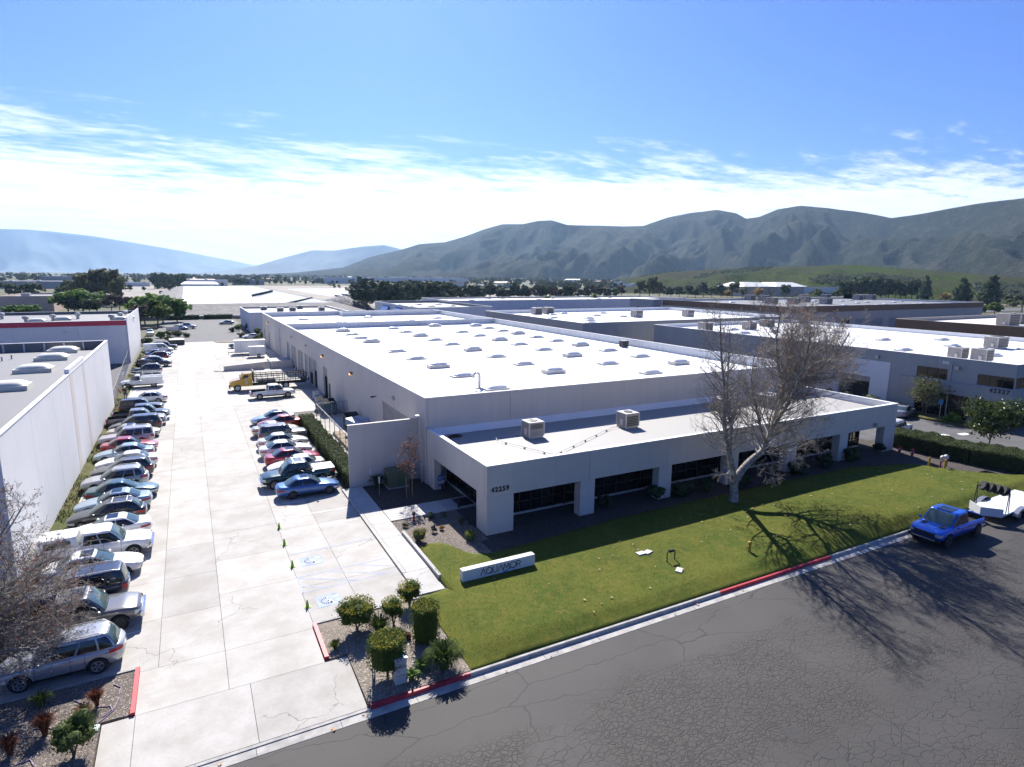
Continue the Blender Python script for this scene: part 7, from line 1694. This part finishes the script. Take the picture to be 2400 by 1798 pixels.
for i, u in enumerate(range(1176, 1470, 14)): put(('pine', 'plum', 'pine2', 'plum', 'pine2', 'plum', 'pine', 'green', 'plum', 'pine2', 'pine', 'dark')[i % 12], u, 706-i*.3, 671+random.uniform(-6, 8), 'leafless brown tree behind the long flat building' if i % 12 in (1, 3, 5, 8) else 'dark evergreen behind the long flat building', 'leafless trees behind the long flat building' if i % 12 in (1, 3, 5, 8) else 'evergreens behind the long flat building', .85)
for i, (u, vb, vt) in enumerate(((1500, 700, 660), (1522, 699, 652), (1545, 699, 664))): put('gum', u, vb, vt, 'airy olive gum tree left of the brown banded warehouse', 'gum trees by the brown warehouse', .9)
for i, (k, u, vb, vt) in enumerate((('pine', 1572, 697, 674), ('pine', 1592, 696, 672), ('pine', 1612, 696, 670), ('dark', 1630, 697, 676), ('gum', 1668, 697, 672), ('gold', 1705, 697, 680), ('gum', 1740, 699, 676), ('pine2', 1648, 696, 664), ('pine2', 1690, 695, 667), ('gum', 1716, 697, 662), ('gold', 1778, 698, 674), ('dark', 1840, 698, 667), ('green', 1915, 700, 677), ('green', 1962, 700, 677), ('dark', 1905, 680, 660), ('dark', 1975, 682, 663))): put(k, u, vb, vt, 'bushy tree standing behind the brown banded roof', 'trees behind the brown roof', 1.0)
for i in range(14): put('gum' if i % 2 else 'dark', 1985+i*12.5+random.uniform(-5, 5), 704, 655+random.uniform(-6, 8), 'ragged dark gum tree at the right end of the brown roof', 'ragged gums behind the brown roof', .8)
put('cone', 2168, 706, 645, 'tall narrow dark tree beside the ragged gums', None, .55); put('cone', 2255, 712, 651, 'broad dark conical tree, left of two near the grassy slope', None, .85); put('cone', 2318, 716, 643, 'taller dark conical tree, right of two near the grassy slope', None, .8); put('gold', 2215, 708, 686, 'low golden tree between the conical trees', None, 1.3)
for i, (k, u, vb, vt) in enumerate((('olive' if 0 else 'gum', 2360, 716, 690), ('green', 2330, 737, 710), ('gum2', 2395, 730, 690), ('green', 2300, 735, 716))): put(k, u, vb, vt, 'rounded tree behind the cream roofed building', 'rounded trees behind the cream roof', 1.2)
for i, (u, vb, vt) in enumerate(((160, 732, 681), (195, 731, 674), (228, 731, 682), (175, 733, 700), (210, 734, 698))): put('round' if i < 3 else 'dark', u, vb, vt, 'full green broadleaf tree behind the red banded warehouse' if i < 3 else 'darker green tree in front of the full green ones', 'green trees behind the red band' if i < 3 else 'darker trees behind the red band', 1.15)
for i, (u, vb, vt) in enumerate(((165, 712, 660), (190, 714, 648), (212, 712, 640), (240, 711, 636), (262, 712, 637), (275, 716, 654), (150, 716, 672))): put('gum' if i % 2 else 'gum2', u, vb, vt, 'tall olive gum tree above the green broadleaf trees', 'tall gums above the green trees', .8)
for i, u in enumerate((262, 282, 302, 318)): put('plum', u, 733, 690+i*3, 'leafless brownish tree next to the green broadleaf trees', 'leafless trees by the green ones', .9)
for i, u in enumerate((22, 40, 72, 90)): put('gum2', u, 700, 664+(i % 2)*4, 'grey gum tree above the peach coloured building', 'gums above the peach building', .9)
for i, (u, vb) in enumerate(((25, 737), (52, 737), (72, 738))): put('round', u, vb, 713, 'round green tree in front of the peach coloured building', 'round trees at the peach building', 1.4)
for i, (u, vb, vt) in enumerate(((340, 758, 686), (382, 756, 684), (415, 754, 694), (370, 764, 702), (330, 768, 715))): put(('round', 'round', 'round', 'green', 'plum')[i], u, vb, vt, ('round full tree at the lot entrance beside the fin wall', 'round full tree in the middle of the lot entrance group', 'round full tree nearest the reservoir bank', 'weeping bright tree in front of the round full trees', 'reddish bare tree against the white fin wall')[i], 'trees at the far lot entrance', .95)
for i in range(9): put('cone' if i % 2 else 'dark', 362+i*8.5, 677-i*.4, 640+random.uniform(-4, 6), 'dark conifer in the tight row left of the reservoir', 'conifer row left of the reservoir', .6)
for i, (u, vb, r) in enumerate(((345, 809, 1), (378, 792, 1), (398, 789, 1), (418, 788, .8), (395, 800, .8), (438, 790, .7), (545, 778, .8), (560, 775, .9), (585, 772, 1), (610, 775, 1), (603, 782, .8), (565, 790, .8), (605, 800, .8), (617, 796, 1.0))):
    p = G(u, vb); shrub(p[0], p[1], 0, 1.5*r, 1.9*r, ('dark rounded bush in the roadside planting beyond the lot', 'green rounded bush in the roadside planting beyond the lot', 'olive rounded bush in the roadside planting beyond the lot')[i % 3], (L_DARK, L_GREEN, L_OLIVE)[i % 3], 0, 220, .16, group=('dark', 'green', 'olive')[i % 3]+' roadside bushes beyond the lot', cl=7)
gs = tag(empty('garden_sign', (*G(405, 779)[:2], 0)), 'low white garden sign framed by dark bushes across the street', 'sign'); MB().box(-1.6, 1.6, -.15, .15, .5, 1.6).build('panel', M_SIGNW, gs); MB().box(-1.8, 1.8, -.2, .2, 0, .5).build('plinth', M_BROWN, gs)
for i in range(70):
    u = random.uniform(130, 1500); vb = random.uniform(667, 678) if u > 430 else random.uniform(668, 690)
    if 425 < u < 760 and vb > 669.5: vb = 667.5
    put(('dark', 'gum', 'pine', 'green', 'gum2')[i % 5], u, vb, vb-random.uniform(8, 15), 'scattered valley tree far beyond the warehouses', 'scattered valley trees', .9)
# palms
def palm(u, vb, vt, label, group):
    p = G(u, vb); top = PY(u, vt, p[1])[2]; H = top*.74; R = top*.36; o = tag(empty('palm_tree', (p[0], p[1], -.1)), label, 'palm tree', group)
    MB().path([(0, 0, 0), (.1, 0, H*.5), (0, 0, H)], [.32, .26, .24], 8).build('trunk', M_TRUNK, o); m = MB()
    for k in range(46):
        a = random.uniform(0, 6.28); e = random.uniform(-.5, 1.2); c, s_ = math.cos(a), math.sin(a); L = R*random.uniform(.8, 1.1); w = .32
        pts = [(0, 0, H), (c*L*.45*math.cos(e), s_*L*.45*math.cos(e), H+L*.45*math.sin(e)+.2), (c*L*.95*math.cos(e*.6), s_*L*.95*math.cos(e*.6), H+L*.8*math.sin(e)-L*.12)]
        m.grid([[(q[0]+s_*w*f, q[1]-c*w*f, q[2]-abs(f)*.12) for f in (-1, 0, 1)] if i else [(q[0]+s_*.05*f, q[1]-c*.05*f, q[2]) for f in (-1, 0, 1)] for i, q in enumerate(pts)])
    me = bpy.data.meshes.new('fronds'); me.from_pydata(m.v, [], m.f); me.update(); link('fronds', me, L_GREEN, o)
for i, (u, vb, vt) in enumerate(((1178, 726, 696), (1192, 724, 694), (1283, 724, 690), (1392, 722, 684))): palm(u, vb, vt, ('small fan palm left of a pair behind the parapet', 'small fan palm right of a pair behind the parapet', 'bright fan palm standing alone behind the white roofs', 'large fan palm beside the dark air conditioners')[i], 'fan palms behind the white roofs')

# ---- the wooded valley floor reads as one mass
def woodland(n=5200):
    v = []; f = []
    for i in range(n):
        Yd = 520+2600*random.random()**1.3; a = random.uniform(-.62, 1.12); x = Yd*math.tan(a) if a < 1.1 else 0; r0 = math.hypot(x, Yd)
        if r0 > 3300: continue
        if math.sin(x*.006+1)+math.sin(Yd*.009+x*.002) < -.35 and random.random() < .8: continue
        if -260 < x < 420 and Yd < 1080: continue
        if x > 300 and Yd < 600: continue
        H = random.uniform(5, 13); R = H*random.uniform(.35, .6); k0 = len(v)
        for q in range(9):
            d = sph(); c = (x+d.x*R*.75, Yd+d.y*R*.75, H*.55+d.z*H*.32); s = R*random.uniform(.4, .75); a1 = random.uniform(0, 6.28); t1 = random.uniform(-.5, .9)
            ux, uy = math.cos(a1)*s, math.sin(a1)*s; k = len(v)
            v += [(c[0]-ux, c[1]-uy, c[2]-s*.5), (c[0]+ux, c[1]+uy, c[2]-s*.45), (c[0]+ux*.6-uy*t1, c[1]+uy*.6+ux*t1, c[2]+s*.7), (c[0]-ux*.6-uy*t1, c[1]-uy*.6+ux*t1, c[2]+s*.6)]; f.append((k, k+1, k+2, k+3))
    me = bpy.data.meshes.new('woodland'); me.from_pydata(v, [], f); me.update()
    tag(link('valley_woodland', me, leafmat('woodland_leaf', (.040, .058, .032), (.11, .115, .068), trans=.1)), 'far off mass of trees covering the valley floor', 'woodland', kind='stuff')
woodland()
def brush(n=14000):
    v = []; f = []
    for i in range(n):
        u = random.uniform(1380, 2260); p = None
        a, e = az_el(u, 590); r = random.uniform(560, 1100); x, y = r*math.sin(a), r*math.cos(a)
        hit, loc, nr, idx = GH.ray_cast((x, y, 400), (0, 0, -1))
        if not hit or loc.z < .5: continue
        if math.sin(x*.02)+math.sin(y*.03+1)+math.sin(x*.007+y*.011) < .9: continue
        for q in range(4):
            d = sph(); s = random.uniform(1.0, 2.6); c = loc+Vector((d.x*s, d.y*s, s*.45)); a1 = random.uniform(0, 6.28); k = len(v)
            v += [(c.x-math.cos(a1)*s, c.y-math.sin(a1)*s, c.z-s*.6), (c.x+math.cos(a1)*s, c.y+math.sin(a1)*s, c.z-s*.6), (c.x+math.cos(a1)*s*.5, c.y+math.sin(a1)*s*.5, c.z+s*.5), (c.x-math.cos(a1)*s*.5, c.y-math.sin(a1)*s*.5, c.z+s*.45)]; f.append((k, k+1, k+2, k+3))
    me = bpy.data.meshes.new('hill_brush'); me.from_pydata(v, [], f); me.update()
    tag(link('hill_brush', me, L_GREYG), 'dark brush dotting the grassy slope below the mountains', 'brush', kind='stuff')
GH = bpy.data.objects['grassy_hill']; bpy.context.view_layer.update(); brush()

# ---- haze: one even box of air round everything
m_, t_, b_ = newmat('haze_air'); t_.nodes.remove(b_)
pv = t_.nodes.new('ShaderNodeVolumePrincipled'); pv.inputs['Color'].default_value = (.46, .70, 1.0, 1); pv.inputs['Density'].default_value = HAZE; pv.inputs['Anisotropy'].default_value = .35
t_.links.new(pv.outputs[0], t_.nodes['Material Output'].inputs['Volume'])
tag(MB().box(-16000, 16000, -3200, 16500, -1.5, 1000).build('haze', m_), 'pale blue haze lying over the valley', 'haze', kind='stuff')
